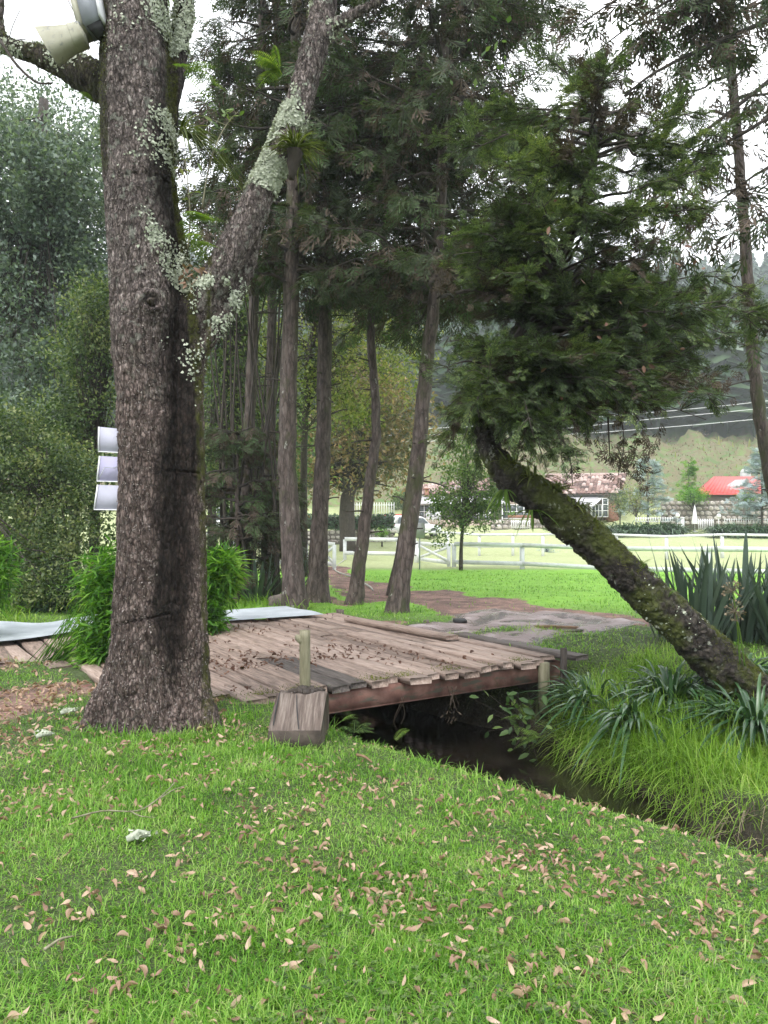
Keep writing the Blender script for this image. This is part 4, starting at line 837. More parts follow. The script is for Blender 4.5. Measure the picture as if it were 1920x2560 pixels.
# ---- signs on the left of the stem
SG = [('sign_board', [(248, 1067), (322, 1074), (322, 1133), (247, 1129)], 'sign', 'pale blank board, topmost of the three fixed to the left of the big trunk'),
      ('sign_board', [(250, 1140), (322, 1144), (322, 1205), (243, 1203)], 'sign_lilac', 'lilac tinted blank board with a creased strap, middle of the three on the trunk'),
      ('sign_board', [(245, 1212), (324, 1215), (324, 1275), (236, 1274)], 'sign', 'pale grey trapezoid board, lowest of the three on the trunk')]
for q, (nm, c4, mt, lb) in enumerate(SG):
    P = [W(x, y, DT-.10+(.10 if x < 300 else 0)) for x, y in c4]; t = thing(nm, lb, 'sign', P[3]); mb = MB(); nrm = np.array([.0, 1, 0])*.018; w = [p+nrm for p in P]
    mb.add(np.array(P+w), [[0, 3, 2, 1], [4, 5, 6, 7], [0, 1, 5, 4], [1, 2, 6, 5], [2, 3, 7, 6], [3, 0, 4, 7]]); mb.build('panel', M[mt], t)
    mb = MB(); e = np.array([0, -.004, 0]); bbox_beam(mb, P[0]+e, P[3]+e, .008, .012); bbox_beam(mb, P[3]+e, P[2]+e, .008, .008); mb.build('light_edge', M['sign_edge'], t)
    if q == 1:
        mb = MB(); c = [W(x, y, DT-.08) for x, y in [(246, 1200), (262, 1168), (288, 1170), (318, 1148)]]
        for a, b in zip(c[:-1], c[1:]): bbox_beam(mb, a, b, .006, .005)
        mb.build('strap', M['zinc'], t)
    mb = MB(); tube(mb, [W(312, c4[2][1]-10, DT-.115), W(312, c4[2][1]-10, DT-.09)], .006, 8); mb.build('screw', M['dark_metal'], t)
# ---- grey box and cream spout at the top left
t = thing('grey_box', 'grey weatherproof box hanging on the left of the big trunk above the cream spout', 'box', W(215, 70, DT))
def hexa(mb, quad_front, d0, depth, push=(0, 0)):
    P = [W(x, y, d0) for x, y in quad_front]; Q = [p+np.array([push[0], depth, push[1]]) for p in P]
    mb.add(np.array(P+Q), [[0, 3, 2, 1], [4, 5, 6, 7], [0, 1, 5, 4], [1, 2, 6, 5], [2, 3, 7, 6], [3, 0, 4, 7]]); return mb
hexa(MB(), [(176, -60), (226, -60), (246, 38), (207, 58)], DT-.30, .16, (.03, -.05)).build('housing', M['grey_box'], t)
hexa(MB(), [(160, -60), (176, -60), (207, 58), (192, 64)], DT-.29, .15, (.03, -.05)).build('side_cover', M['cream'], t)
hexa(MB(), [(205, 56), (248, 36), (252, 66), (236, 82)], DT-.27, .12, (.02, -.01)).build('bottom_plate', M['dark_metal'], t)
hexa(MB(), [(228, -60), (234, -60), (252, 34), (246, 38)], DT-.31, .17, (.03, -.05)).build('rim', M['sign_edge'], t)
mb = MB(); tube(mb, [W(193, 61, DT-.31), W(193, 61, DT-.27)], .022, 12); mb.build('hinge', M['grey_box'], t)
mb = MB(); tube(mb, [W(193, 61, DT-.318), W(193, 61, DT-.30)], .008, 10); mb.build('bolt', M['dark_metal'], t)
t = thing('cream_spout', 'dirty cream plastic gutter spout wedged between the mossy limb and the grey box', 'spout', W(140, 150, DT-.2))
def loft(mb, rings):
    k = len(rings[0]); V = np.concatenate([np.array(r) for r in rings]); F_ = []
    for i in range(len(rings)-1):
        for j in range(k): F_.append([i*k+j, i*k+(j+1) % k, (i+1)*k+(j+1) % k, (i+1)*k+j])
    mb.add(V, F_); return mb
def srect(cx, cy, ax, ay, bx, by, d, dep, n=5):
    """ring across a spout: image-plane half axis (ax,ay), depth half size dep"""
    r = []
    for k in range(16):
        a = k*math.pi/8; c, s = math.cos(a), math.sin(a); e = (abs(c)**5+abs(s)**5)**(-.2); r.append(W(cx+ax*c*e, cy+ay*c*e, d)+np.array([0, dep*s*e, 0]))
    return r
mb = loft(MB(), [srect(118, 118, 22, 38, 0, 0, DT-.24, .11), srect(135, 112, 18, 34, 0, 0, DT-.24, .10), srect(165, 102, 12, 28, 0, 0, DT-.24, .085), srect(183, 96, 10, 25, 0, 0, DT-.24, .08)]); mb.build('mouth', M['cream'], t)
mb = loft(MB(), [srect(118, 118, 19, 34, 0, 0, DT-.24, .10), srect(165, 102, 10, 24, 0, 0, DT-.24, .07)]); mb.f = [f[:, ::-1] for f in mb.f]; mb.build('inner', M['cream'], t)
mb = loft(MB(), [srect(183+3*k, 96-1*k, 9.5-.2*k+(1.3 if k % 2 else 0), 25.5-.3*k+(1.6 if k % 2 else 0), 0, 0, DT-.24, .082+(.005 if k % 2 else 0)) for k in range(10)]+[srect(214, 86, .1, .1, 0, 0, DT-.24, .01)]); mb.build('ribbed_collar', M['cream'], t)
# ---- plants growing on the tree
def on_tree_fern(x, y, n, L, seed, label, az, d=DT-.1, el=(.3, 1.2), droop=.8, mat='leaf_fern'):
    g = np.random.default_rng(seed); mb = MB(); b = W(x, y, d); fern(mb, b, n, L, g, el, az, 15, droop); o = mb.build('fern', M[mat]); tag(o, label, 'fern'); return o
on_tree_fern(460, 170, 5, .34, 1, 'bright fern hanging off the right side of the main stem near the top', 0.2, el=(-.2, .8))
on_tree_fern(455, 545, 6, .38, 2, 'light green fern arching out between the two stems just above the fork', -.1, el=(.1, 1.1))
on_tree_fern(478, 610, 5, .30, 3, 'drooping fern in the leaf litter of the fork', -.2, el=(-.1, .7))
on_tree_fern(700, 175, 8, .34, 4, 'yellow green fern on the left edge of the leaning stem', 2.9, el=(.2, 1.5), droop=.5)
on_tree_fern(228, 240, 5, .15, 5, 'small fern tuft under the mossy limb left of the main stem', 3.3, el=(-.6, .6))
t = strap_clump('air_plant', 'olive tuft of grassy leaves perched on the leaning stem', W(738, 372, DT-.16), 170, .25, .011, 'leaf_brom', 8, el=(.1, 1.5), droop=(.3, 1.1), rad=.05)
strap_clump('air_plant', 'tuft of long arching yellow green leaves on the right side of the main stem', W(448, 340, DT-.02), 60, .42, .014, 'leaf_brom', 9, el=(-.2, 1.0), droop=(.8, 1.6), rad=.05, azr=(-1.2, .7))
mb = MB(); tube(mb, spline([W(738, 372, DT-.13), W(735, 400, DT-.12), W(728, 450, DT-.1)], 6), [.07, .055, .02], 9, rg, .15); tag(mb.build('root_ball', M['bark_dark'], smooth=True), 'dark hanging root ball under the olive tuft on the leaning stem', 'root ball')
def sapling(pts, leaves, label, seed, size=.07, mat='leaf_green'):
    g = np.random.default_rng(seed); t = thing('sapling', label, 'sapling', W(*pts[0], DT-.05)); mb = MB(); P = spline([W(x, y, DT-.05) for x, y in pts], 16); tube(mb, P, [.007, .003], 5); lm = MB()
    for (x, y) in leaves:
        c = W(x, y, DT-.05+g.normal(0, .05)); i_ = np.argmin(np.linalg.norm(P-c, axis=1)); sticks(mb, P[i_][None], c[None], np.array([.003])); n = g.integers(2, 5)
        d = rdir(g, n, .6); scatter(lm, LEAF6_V, LEAF6_F, np.tile(c, (n, 1)), frames(d, g, up=(0, -.6, 1), jit=.3), size*g.uniform(.7, 1.2, n))
    mb.build('stem', M['post_wood'], t); lm.build('leaves', M[mat], t)
sapling([(505, 520), (520, 430), (545, 350), (575, 300), (595, 280)], [(560, 285), (585, 275), (600, 290), (545, 320), (530, 370), (575, 375), (550, 380), (505, 430), (500, 330), (510, 290), (570, 290)], 'thin leafy sapling rising between the two stems', 5)
sapling([(470, 620), (475, 540), (468, 440), (462, 400)], [(462, 400), (475, 430), (480, 460), (455, 470), (470, 500), (485, 480), (450, 420)], 'spindly sapling with yellowing leaves close to the main stem', 6, .06, 'leaf_olive')
g = np.random.default_rng(77); n = 40; pos = np.array([W(g.uniform(455, 515), g.uniform(668, 720), DT-.1+g.normal(0, .02)) for _ in range(n)])
mb = MB(); scatter(mb, LEAF6_V, LEAF6_F, pos, frames(rdir(g, n), g, up=(0, -.5, 1), jit=.8), g.uniform(.04, .08, n)); tag(mb.build('leaf_litter', M['fallen']), 'brown dead leaves caught in the fork of the big tree', 'leaves', kind='stuff')
# ---------------------------------------------------------------- leaning mossy tree on the right bank
DL = 8.0
rg = np.random.default_rng(41)
lt = thing('leaning_tree', 'mossy cypress leaning over the stream with a bushy dark green crown', 'tree', (W(1850, 1720, DL)[0], DL, 0))
tp = [(1935, 1800, 64, 0), (1890, 1745, 60, 0), (1800, 1660, 56, 0), (1700, 1560, 52, 0), (1600, 1470, 49, 0), (1520, 1390, 46, 0), (1430, 1310, 47, 0), (1350, 1245, 46, 0), (1285, 1200, 40, 0), (1232, 1135, 31, .1), (1212, 1050, 24, .2), (1226, 970, 21, .25), (1262, 890, 21, .3), (1325, 790, 20, .35), (1385, 680, 18, .4), (1440, 540, 15, .4), (1480, 400, 12, .4), (1515, 260, 7, .4)]
LP = spline([W(x, y, DL+dy) for x, y, r, dy in tp], 90); lr = np.interp(np.linspace(0, 1, 90), np.linspace(0, 1, len(tp)), [q[2]*DL/F for q in tp])
mb = MB(); tube(mb, LP, lr*.97, 20, rg, .05)
for x, y, r in [(1365, 1262, 30), (1420, 1330, 26), (1480, 1345, 28), (1560, 1450, 24)]:
    c = W(x, y, DL-.12); tube(mb, [c+[0, .1, 0], c, c+[0, -.04, -.02]], [r*DL/F, r*DL/F, r*DL/F*.5], 9, rg, .15)
me = remeshed(mb, .014, 'trunk', 1); co, no = co_of(me)
fl = np.array([mnoise.noise(Vector((c[0]*14, c[1]*14, c[2]*14)))*.6+mnoise.noise(Vector((c[0]*40, c[1]*40, c[2]*30)))*.4 for c in co])
me.vertices.foreach_set('co', (co+no*(fl*.05)[:, None]).astype(np.float32).ravel()); me.materials.append(M['bark_mossy']); me.polygons.foreach_set('use_smooth', np.ones(len(me.polygons), bool)); me.update()
link('trunk', me, lt)
up = np.clip(no[:, 2]*1.3+no[:, 0]*.3+.1, 0, 1)*(co[:, 2] < 2.3)*np.clip(.6+lumps(co[:, 0]*3, co[:, 2]*3, .5), 0, 2)
flakes(up, 16000, .02, M['moss'], 'moss', 5, lt, co, no, TUFT_V, TUFT_F, .0, el=1.3)
flakes(np.clip(lumps(co[:, 0]*4+2, co[:, 2]*4, 1)-.4, 0, 1)*(co[:, 2] < 2.3), 160, .022, M['lichen'], 'lichen', 6, lt, co, no, ROS_V, ROS_F, .004, el=.5)
# crown: boughs reach the outline the picture shows
EL = [(1300, 420, 230, 110, .7), (1500, 300, 190, 150, .5), (1620, 480, 190, 150, .5), (1260, 520, 150, 90, .6), (1400, 640, 260, 150, 1), (1260, 820, 140, 120, .8), (1500, 840, 250, 120, 1.1), (1700, 850, 190, 110, .8), (1320, 980, 170, 100, .9), (1190, 600, 90, 80, .3), (1215, 1080, 95, 85, 2.6), (1230, 1060, 120, 90, .9), (1150, 950, 80, 90, .5), (1290, 1125, 80, 50, .5), (1480, 980, 180, 90, .7), (1850, 800, 90, 110, .8), (1780, 900, 130, 80, .9), (1620, 980, 200, 80, 1.0), (1350, 960, 240, 110, 1.1), (1450, 1080, 150, 70, .6), (1700, 680, 140, 110, .5), (1520, 1080, 110, 60, .25), (1440, 250, 150, 100, .6), (1240, 350, 170, 90, .6), (1640, 350, 150, 110, .6), (1130, 700, 60, 80, .15), (1380, 1120, 90, 60, .2)]
bm_, cm, dm = MB(), MB(), MB(); wts = np.array([a[2]*a[3]*a[4] for a in EL]); wts = wts/wts.sum()
for k in range(235):
    x, y, rx, ry, w_ = EL[rg.choice(len(EL), p=wts)]; a_ = rg.uniform(0, 6.28); q = rg.random()**.45
    tx, ty = x+1.16*rx*q*math.cos(a_)+12, y+1.12*ry*q*math.sin(a_); dd = DL+.4+rg.uniform(-1.3, 1.3); b = W(tx, ty, dd)
    hd = np.hypot(b[0]-LP[:, 0], b[1]-LP[:, 1]); j = int(np.argmin(np.abs(LP[:, 2]-(b[2]-.1*hd))+.35*hd)); j = max(j, 59)
    a = LP[min(j, 88)]; L = np.linalg.norm(b-a); Q = bough(rg, a, b, .07, 6, .08); tube(bm_, Q, [.009+.010*L, .012, .004], 5, rg, .05)
    # side boughs leave the outer half, each a flat drooping plume
    ns = int(7+L*4); t = rg.uniform(.4, 1, ns); idx = np.clip((t*(len(Q)-1)).astype(int), 0, len(Q)-2); out = (b-a)/L
    dcl = (rg.random() < .16)
    for i_ in idx:
        d = out*.9+rdir(rg, 1, .55)[0]*.85; d[2] += rg.uniform(-.25, .3); d /= np.linalg.norm(d); l = rg.uniform(.2, .48); e = Q[i_]+d*l-[0, 0, .12*l]; P_ = bough(rg, Q[i_], e, .06, 4, .05); tube(bm_, P_, [.006, .003], 4, caps=False)
        m = int(9+l*26); tt = rg.uniform(.1, 1, m); ii = np.clip((tt*(len(P_)-1)).astype(int), 0, len(P_)-1); sd = np.cross(d, [0, 0, 1])*rg.choice([-1, 1], m)[:, None]; dr = d*.9+sd*rg.uniform(.1, .9, m)[:, None]; dr[:, 2] += rg.normal(-.12, .28, m)
        pos = P_[ii]+rg.normal(0, .018, (m, 3)); sz = rg.uniform(.07, .165, m)*(1.15-.35*tt)
        put_sprays(dm if dcl and rg.random() < .8 else cm, pos, dr, sz, rg, SPR, jit=.35)
# long limb reaching left and thin hanging dead twigs below
for pts, r in [([(1325, 790), (1290, 745), (1210, 725), (1140, 732)], .045), ([(1262, 890), (1300, 830), (1330, 770)], .05), ([(1440, 620), (1560, 680), (1620, 730), (1655, 800)], .022), ([(1400, 1080), (1425, 1150), (1432, 1215)], .011), ([(1520, 1040), (1523, 1110), (1524, 1140)], .009), ([(1500, 900), (1545, 1010), (1560, 1110), (1545, 1190)], .008), ([(1545, 1120), (1570, 1180), (1610, 1215)], .005)]:
    Pq = spline([W(x, y, DL+.1-.2*(r < .02)) for x, y in pts], 14); tube(bm_, Pq, [r, r*.8, r*.4], 6, rg, .08)
    if r < .02:
        m = 14; i_ = rg.integers(4, 14, m); d = rdir(rg, m, .8, -.4); put_sprays(dm, Pq[i_], d, rg.uniform(.08, .2, m), rg, SPL)
for x0, x1, y, n in [(1460, 1650, 1095, 60), (1545, 1630, 1150, 26), (1640, 1850, 960, 40), (1250, 1330, 1090, 30), (1080, 1140, 700, 26)]:
    pos = np.array([W(rg.uniform(x0, x1), y+rg.normal(0, 25), DL+rg.uniform(-.3, .3)) for _ in range(n)]); put_sprays(dm, pos, rdir(rg, n, .8, -.6), rg.uniform(.08, .18, n), rg, SPL)
bm_.build('branches', M['bark_dark'], lt)['kind'] = 'stuff'; cm.build('crown', M['cypress'], lt)['kind'] = 'stuff'; dm.build('dead_twigs', M['dead_twig'], lt)['kind'] = 'stuff'
g = np.random.default_rng(9); n = 34; pos = np.array([W(g.uniform(1350, 1800), g.uniform(500, 1020), DL-.6-g.random()*.5) for _ in range(n)])
mb = MB(); scatter(mb, LEAF6_V, LEAF6_F, pos, frames(rdir(g, n), g), g.uniform(.05, .09, n)); tag(mb.build('caught_leaves', M['fallen_dark']), 'dry brown leaves caught in the crown of the leaning tree', 'leaves', kind='stuff')
# ferns and strap plants riding on the leaning stem
for q, (x, y, n, L, az, lb) in enumerate([(1300, 1185, 9, .26, 1.6, 'fern fringe on top of the leaning stem where it leaves the crown'), (1400, 1230, 8, .24, 1.4, 'fern tuft on the upper middle of the leaning stem'), (1590, 1430, 6, .32, .6, 'light green fern springing right from the middle of the leaning stem'), (1665, 1495, 5, .22, .6, 'small pale fern low on the leaning stem')]):
    g = np.random.default_rng(60+q); mb = MB(); fern(mb, W(x, y, DL-.12), n, L, g, (.3, 1.4), az, 12, .6); tag(mb.build('fern', M['leaf_fern']), lb, 'fern')
for q, (x, y, n, L, lb) in enumerate([(1285, 1165, 34, .19, 'strap leaf tuft at the top bend of the leaning stem'), (1335, 1205, 40, .2, 'fullest strap leaf clump just below the top bend of the leaning stem'), (1385, 1235, 34, .2, 'strap leaf clump next below the fullest one on the leaning stem'), (1430, 1275, 30, .17, 'strap leaf clump on the upper side of the leaning stem near the fern'), (1480, 1318, 22, .14, 'small strap leaf clump halfway down the leaning stem')]):
    strap_clump('epiphyte', lb, W(x, y, DL-.06)+[0, 0, .05], n, L, .022, 'leaf_brom', 70+q, el=(-.3, 1.5), droop=(.1, .9), rad=.14, seg=4)
for q, (x, y, lb) in enumerate([(1262, 1225, 'hanging strap leaves under the top bend of the leaning stem'), (1330, 1275, 'hanging strap leaves under the upper leaning stem')]):
    strap_clump('epiphyte', lb, W(x, y, DL-.12), 14, .2, .03, 'leaf_fern', 80+q, el=(-1.3, .1), droop=(.3, .8), rad=.06, seg=4)
# ---------------------------------------------------------------- tall conifers in the middle
cg = 'tall conifers beyond the bridge'
conifer('tall conifer nearest the thin grey post, reddish bare trunk with moss at its foot', [(738, 1522), (728, 1350), (718, 1150), (722, 950), (727, 750), (732, 550), (738, 300), (742, 60)], 14.8, [.225, .2, .17, .155, .145, .13, .11, .08], 1, 6.2, 15, (2.4, 1.7), 70, group=cg, dens=1.1)
conifer('darker tall conifer with knobbly bark just behind the reddish one', [(793, 1497), (797, 1350), (806, 1150), (812, 900), (815, 700), (820, 500), (832, 250), (840, 20)], 16.6, [.24, .19, .165, .15, .14, .13, .11, .08], 2, 6.8, 16.5, (2.4, 1.7), 70, group=cg, dens=1.1)
conifer('thin crooked conifer trunk leaning right between two thicker ones', [(882, 1508), (905, 1370), (925, 1200), (942, 1060), (930, 900), (928, 800), (945, 690), (960, 560), (955, 380)], 15.9, [.15, .13, .105, .09, .085, .08, .07, .06, .04], 3, 6.0, 11.5, (1.8, 1.3), 40, group=cg, dens=1.1)
conifer('tall conifer leaning right with stub branches, rightmost of the middle trunks', [(988, 1530), (1012, 1400), (1030, 1260), (1048, 1120), (1062, 950), (1080, 800), (1095, 650), (1105, 450), (1110, 150)], 14.4, [.19, .165, .15, .14, .125, .11, .10, .09, .06], 4, 5.6, 15.5, (2.7, 2.6), 105, group=cg, dens=1.1)
conifer('very dark tall conifer behind the middle trunks whose crown fills the top of the picture', [(985, 1450), (1040, 1150), (1080, 800), (1120, 400), (1140, 0)], 19.0, [.16, .15, .14, .12, .1], 5, 7.0, 17.5, (3.2, 3.6), 135, group=cg, spray=.42, dens=1.1)
conifer('slim dark conifer far left of the middle trunks', [(668, 1470), (675, 1150), (680, 800), (684, 500), (690, 200)], 19.0, [.15, .13, .11, .09, .07], 6, 7.4, 16, (2.5, 1.6), 60, group=cg, spray=.42, dens=1.1)
conifer('dark ivy green trunk close to the right edge of the big tree', [(600, 1470), (618, 1200), (630, 900), (640, 600), (648, 300)], 18.0, [.17, .14, .12, .1, .08], 7, 7.6, 14.5, (2.3, 1.5), 50, group=cg, spray=.42, dens=1.1)
conifer('slender conifer at the right edge with a bare lower trunk against the sky', [(2010, 1500), (1950, 1300), (1912, 1110), (1890, 960), (1875, 800), (1862, 600), (1850, 430), (1832, 220), (1820, 20)], 15.0, [.14, .13, .12, .115, .11, .10, .09, .08, .06], 8, 9.3, 14.5, (2.2, 1.5), 34, group=cg, dens=.75, dead=.35)
# boughs of a tree outside the picture reaching in at the upper right
rg = np.random.default_rng(52)
ot = thing('overhanging_conifer', 'dark conifer beyond the right edge whose bare boughs reach in over the sky', 'tree', (7.6, 12.5, gz(7.6, 12.5)))
tb = MB(); tube(tb, spline([[7.6, 12.5, -.2], [7.5, 12.5, 4], [7.3, 12.4, 9], [7.2, 12.4, 14]], 20), [.28, .2, .15, .06], 12, rg, .04); tb.build('trunk', M['bark_conifer'], ot, smooth=True)
bm_, cm, dm = MB(), MB(), MB()
for pts, r in [([(2080, -20), (1900, 60), (1780, 110), (1640, 180), (1560, 240)], .045), ([(2050, 100), (1900, 220), (1760, 330), (1620, 430)], .04), ([(2060, 200), (1880, 320), (1740, 400), (1660, 480), (1560, 560)], .035), ([(2050, -60), (1850, -40), (1700, 30), (1600, 60)], .03), ([(1800, 100), (1760, 20), (1730, -80)], .02), ([(2080, 420), (1960, 520), (1880, 560)], .02), ([(2000, -160), (1800, -60), (1640, 20), (1500, 120)], .03), ([(1900, -200), (1700, -60), (1560, -10), (1450, 60)], .03), ([(2080, 330), (1900, 430), (1780, 520), (1700, 600)], .025), ([(2080, 700), (1980, 760), (1900, 790)], .02)]:
    Q = spline([W(x, y, 11.5+.3*rg.normal()) for x, y in pts], 24); tube(bm_, Q, [r, r*.7, r*.3], 6, rg, .05)
    m = 46; idx = rg.integers(1, 23, m); d = rdir(rg, m, .5, -.35); tip = Q[idx]+d*rg.uniform(.1, .75, m)[:, None]; sticks(bm_, Q[idx], tip, np.full(m, .008), np.full(m, .003))
    pos = np.concatenate([tip, (tip+Q[idx])/2]); d2 = np.concatenate([d, d+rdir(rg, m)*.5]); d2[:, 2] -= .5; hf = rg.random(2*m) < .55; sz = rg.uniform(.25, .5, 2*m)
    put_sprays(cm, pos[hf], d2[hf], sz[hf], rg, SPL); put_sprays(dm, pos[~hf], d2[~hf], sz[~hf], rg, SPL)
bm_.build('branches', M['bark_dark'], ot)['kind'] = 'stuff'; cm.build('crown', M['cypress_dark'], ot)['kind'] = 'stuff'; dm.build('dead_twigs', M['dead_twig'], ot)['kind'] = 'stuff'
# ---------------------------------------------------------------- understorey and broadleaf trees
def B3(px, py, d, r): return (W(px, py, d), r)
lg = 'broadleaf trees massed on the left'
def tr(base_px, d, tops): p = at_d(base_px, d); return p, [p]+[W(x, y, d) for x, y in tops]
b, t_ = tr(60, 24, [(70, 900), (90, 500), (110, 250)])
broadleaf('broadleaf_tree', 'huge grey green tree filling the left edge behind the big trunk', b, t_, [.35, .25, .15], [B3(60, 700, 24, (2.6, 2.2, 3.2)), B3(170, 480, 24, (2.2, 2, 2.4)), B3(20, 430, 23, (2, 1.8, 2)), B3(120, 950, 23.5, (2.6, 2, 1.8)), B3(230, 700, 25, (2, 2, 3.)), B3(-160, 650, 24, (2.5, 2, 4)), B3(20, 1080, 22, (2.4, 1.6, 1.5)), B3(150, 1120, 22, (1.8, 1.5, 1.4))], 1500, 40, .17, 'leaf_grey', 11, lg, cl=.27)
b, t_ = tr(185, 27, [(190, 900), (180, 500), (170, 330)])
broadleaf('broadleaf_tree', 'thin crowned grey tree whose twiggy top shows against the sky below the mossy limb', b, t_, [.2, .15, .08], [B3(130, 300, 27, (3.2, 2, 1.6)), B3(230, 420, 27, (1.5, 1.5, 2.)), B3(-60, 330, 27, (2.4, 2, 2.))], 340, 34, .15, 'leaf_grey', 12, lg, cl=.3)
b, t_ = tr(235, 18, [(240, 1150), (245, 950)])
broadleaf('broadleaf_tree', 'fresh green bushy tree close behind the left side of the big trunk', b, t_, [.14, .1, .06], [B3(225, 900, 18, (.85, .9, 1.0)), B3(250, 780, 18, (.6, .8, .9)), B3(210, 1040, 18, (1.0, .9, .8))], 380, 30, .10, 'leaf_fresh', 13, lg, cl=.2)
b, t_ = tr(110, 16, [(110, 1250), (120, 1120)])
broadleaf('shrub', 'loose olive shrub with pale yellowish tips at the lower left', b, t_, [.06, .05, .03], [B3(90, 1180, 16, (1.3, 1, .9)), B3(210, 1230, 16, (.9, .9, .8)), B3(60, 1330, 15.5, (1.3, .9, .7)), B3(170, 1360, 15.2, (1.1, .9, .6)), B3(-80, 1250, 16, (1.2, 1, 1.1)), B3(20, 1080, 16.5, (1.1, 1, .7))], 860, 34, .09, 'leaf_fresh', 14, lg, cat='shrub', cl=.15, nbr=60)
b, t_ = tr(-60, 14, [(-60, 1350), (-50, 1250)])
broadleaf('shrub', 'low green bank shrub under the olive one at the left edge', b, t_, [.05, .04, .03], [B3(-30, 1430, 14, (1.3, .8, .55)), B3(100, 1460, 14, (1.2, .8, .4)), B3(280, 1470, 14.5, (1.0, .8, .5)), B3(20, 1380, 14.6, (.9, .8, .5))], 520, 34, .08, 'leaf_fresh', 15, lg, cat='shrub', cl=.2, nbr=30)
ug = 'small trees and bushes between the trunks'
b, t_ = tr(560, 22, [(560, 1100), (570, 800), (560, 600)])
broadleaf('broadleaf_tree', 'mid green tree seen through the gap right of the big trunk', b, t_, [.12, .1, .05], [B3(570, 950, 22, (1.3, 1.3, 2.4)), B3(600, 760, 22, (1.2, 1.2, 1.3)), B3(660, 1050, 23, (1.2, 1.2, 1.5)), B3(560, 1200, 22, (1.1, 1.1, 1.3)), B3(650, 1250, 22, (.9, 1.0, 1.1))], 560, 26, .13, 'leaf_fresh', 16, ug, cl=.25)
b, t_ = tr(760, 26, [(760, 1150), (770, 900), (800, 750)])
broadleaf('broadleaf_tree', 'light green tree filling the gaps between the tall conifer trunks', b, t_, [.14, .1, .05], [B3(770, 900, 26, (1.9, 1.3, 1.7)), B3(900, 830, 26, (1.6, 1.3, 1.7)), B3(860, 1010, 26, (1.5, 1.3, 1.2)), B3(1010, 900, 27, (1.0, 1.2, 1.9)), B3(640, 830, 26, (1.3, 1.3, 1.8))], 420, 24, .15, 'leaf_olive', 17, ug, cl=.34)
b, t_ = tr(870, 46, [(868, 1260), (880, 1200), (890, 1100)])
broadleaf('round_tree', 'wide round tree with coppery new leaves above the ivy hedge', b, t_, [.5, .4, .25], [B3(870, 1120, 46, (4.6, 3.5, 3.0)), B3(980, 1080, 46, (2.6, 3, 3.2)), B3(740, 1150, 46, (2.3, 3, 2.6)), B3(900, 980, 46, (3.0, 3, 2.4))], 640, 30, .3, 'leaf_copper', 18, cl=.55, up=.8)
b, t_ = tr(530, 30, [(530, 1200), (530, 1000)])
broadleaf('broadleaf_tree', 'pale distant tree low behind the dark trunks', b, t_, [.2, .15, .1], [B3(560, 1080, 34, (2.5, 2, 3.2)), B3(700, 1130, 36, (2.2, 2, 2.6))], 260, 24, .24, 'leaf_green', 19, ug, cl=.5)
# drooping brownish cypress saplings between the big tree and the first conifer
for q, (px, d, x0, lb) in enumerate([(590, 16.5, 590, 'brownish drooping cypress sapling close to the right of the big tree'), (655, 17.5, 655, 'brownish drooping cypress sapling left of the reddish conifer')]):
    conifer(lb, [(px, 1490), (px+4, 1350), (px+2, 1200), (px+6, 1080)], d, [.07, .05, .04, .02], 90+q, .7, 3.9, (1.1, .5), 44, name='cypress_sapling', group='drooping cypress saplings', spray=.34, dens=1.5, dead=.75, extra_top=False, stubs=False)
# thin dark leafless stems in the thicket right of the big tree
rg = np.random.default_rng(62); tk = thing('thicket_stems', 'thicket of thin dark bare stems right of the big trunk', 'thicket', at_d(610, 17)); mb = MB()
for k in range(22):
    x = rg.uniform(520, 700); d = rg.uniform(16.5, 20); p = at_d(x, d, -.1); x2 = x+rg.normal(0, 45); tube(mb, spline([p, W((x+x2)/2+rg.normal(0, 15), 1150, d), W(x2+rg.normal(0, 20), 800, d), W(x2+rg.normal(0, 40), 500, d)], 14), [rg.uniform(.02, .05), .022, .01], 6, rg, .05)
mb.build('stems', M['bark_dark'], tk)['kind'] = 'stuff'
# bamboo-like shrubs with narrow bright leaves
def bamboo(label, c, blobs, n, seed, leaf=.17):
    n = int(n*.72); leaf *= 1.3
    g = np.random.default_rng(seed); t = thing('bamboo_shrub', label, 'shrub', c, 'bright narrow leaved bamboo shrubs'); sm, lm = MB(), MB()
    for (bc, br) in blobs:
        m = n; d = rdir(g, m); pos = np.array(bc)+d*np.array(br)*(g.random(m)**.5)[:, None]; base = np.array(c)+g.normal(0, .12, (m, 3))*[1, 1, 0]
        s = g.random(m) < .25; sticks(sm, base[s], pos[s], np.full(s.sum(), .006), np.full(s.sum(), .002)); k = 7
        pp = np.repeat(pos, k, 0)+g.normal(0, .05, (m*k, 3)); dd = np.repeat(d, k, 0)*.5+rdir(g, m*k, .6, -.15); TV = NARROW_V*np.array([1.15, 1, 1]); scatter(lm, TV, LEAF_F, pp, frames(dd, g, up=(0, 0, 1), jit=.4), leaf*g.uniform(.6, 1.2, m*k))
    sm.build('stems', M['leaf_bamboo'], t)['kind'] = 'stuff'; lm.build('leaves', M['leaf_bamboo'], t)['kind'] = 'stuff'
bamboo('bright bamboo shrub bulging out left of the big trunk', B(-.9, 3.3, -.3), [(W(275, 1560, 8.9), (.34, .35, .5)), (W(285, 1450, 9), (.36, .4, .36)), (W(250, 1640, 8.8), (.16, .2, .16)), (W(310, 1620, 8.9), (.25, .3, .3))], 330, 1, .15)
bamboo('bright bamboo shrub showing right of the big trunk', W(520, 1580, 11.5)*[1, 1, 0], [(W(525, 1460, 11.5), (.4, .4, .42)), (W(560, 1420, 11.5), (.24, .3, .28)), (W(515, 1560, 11.2), (.25, .3, .3))], 300, 2, .17)
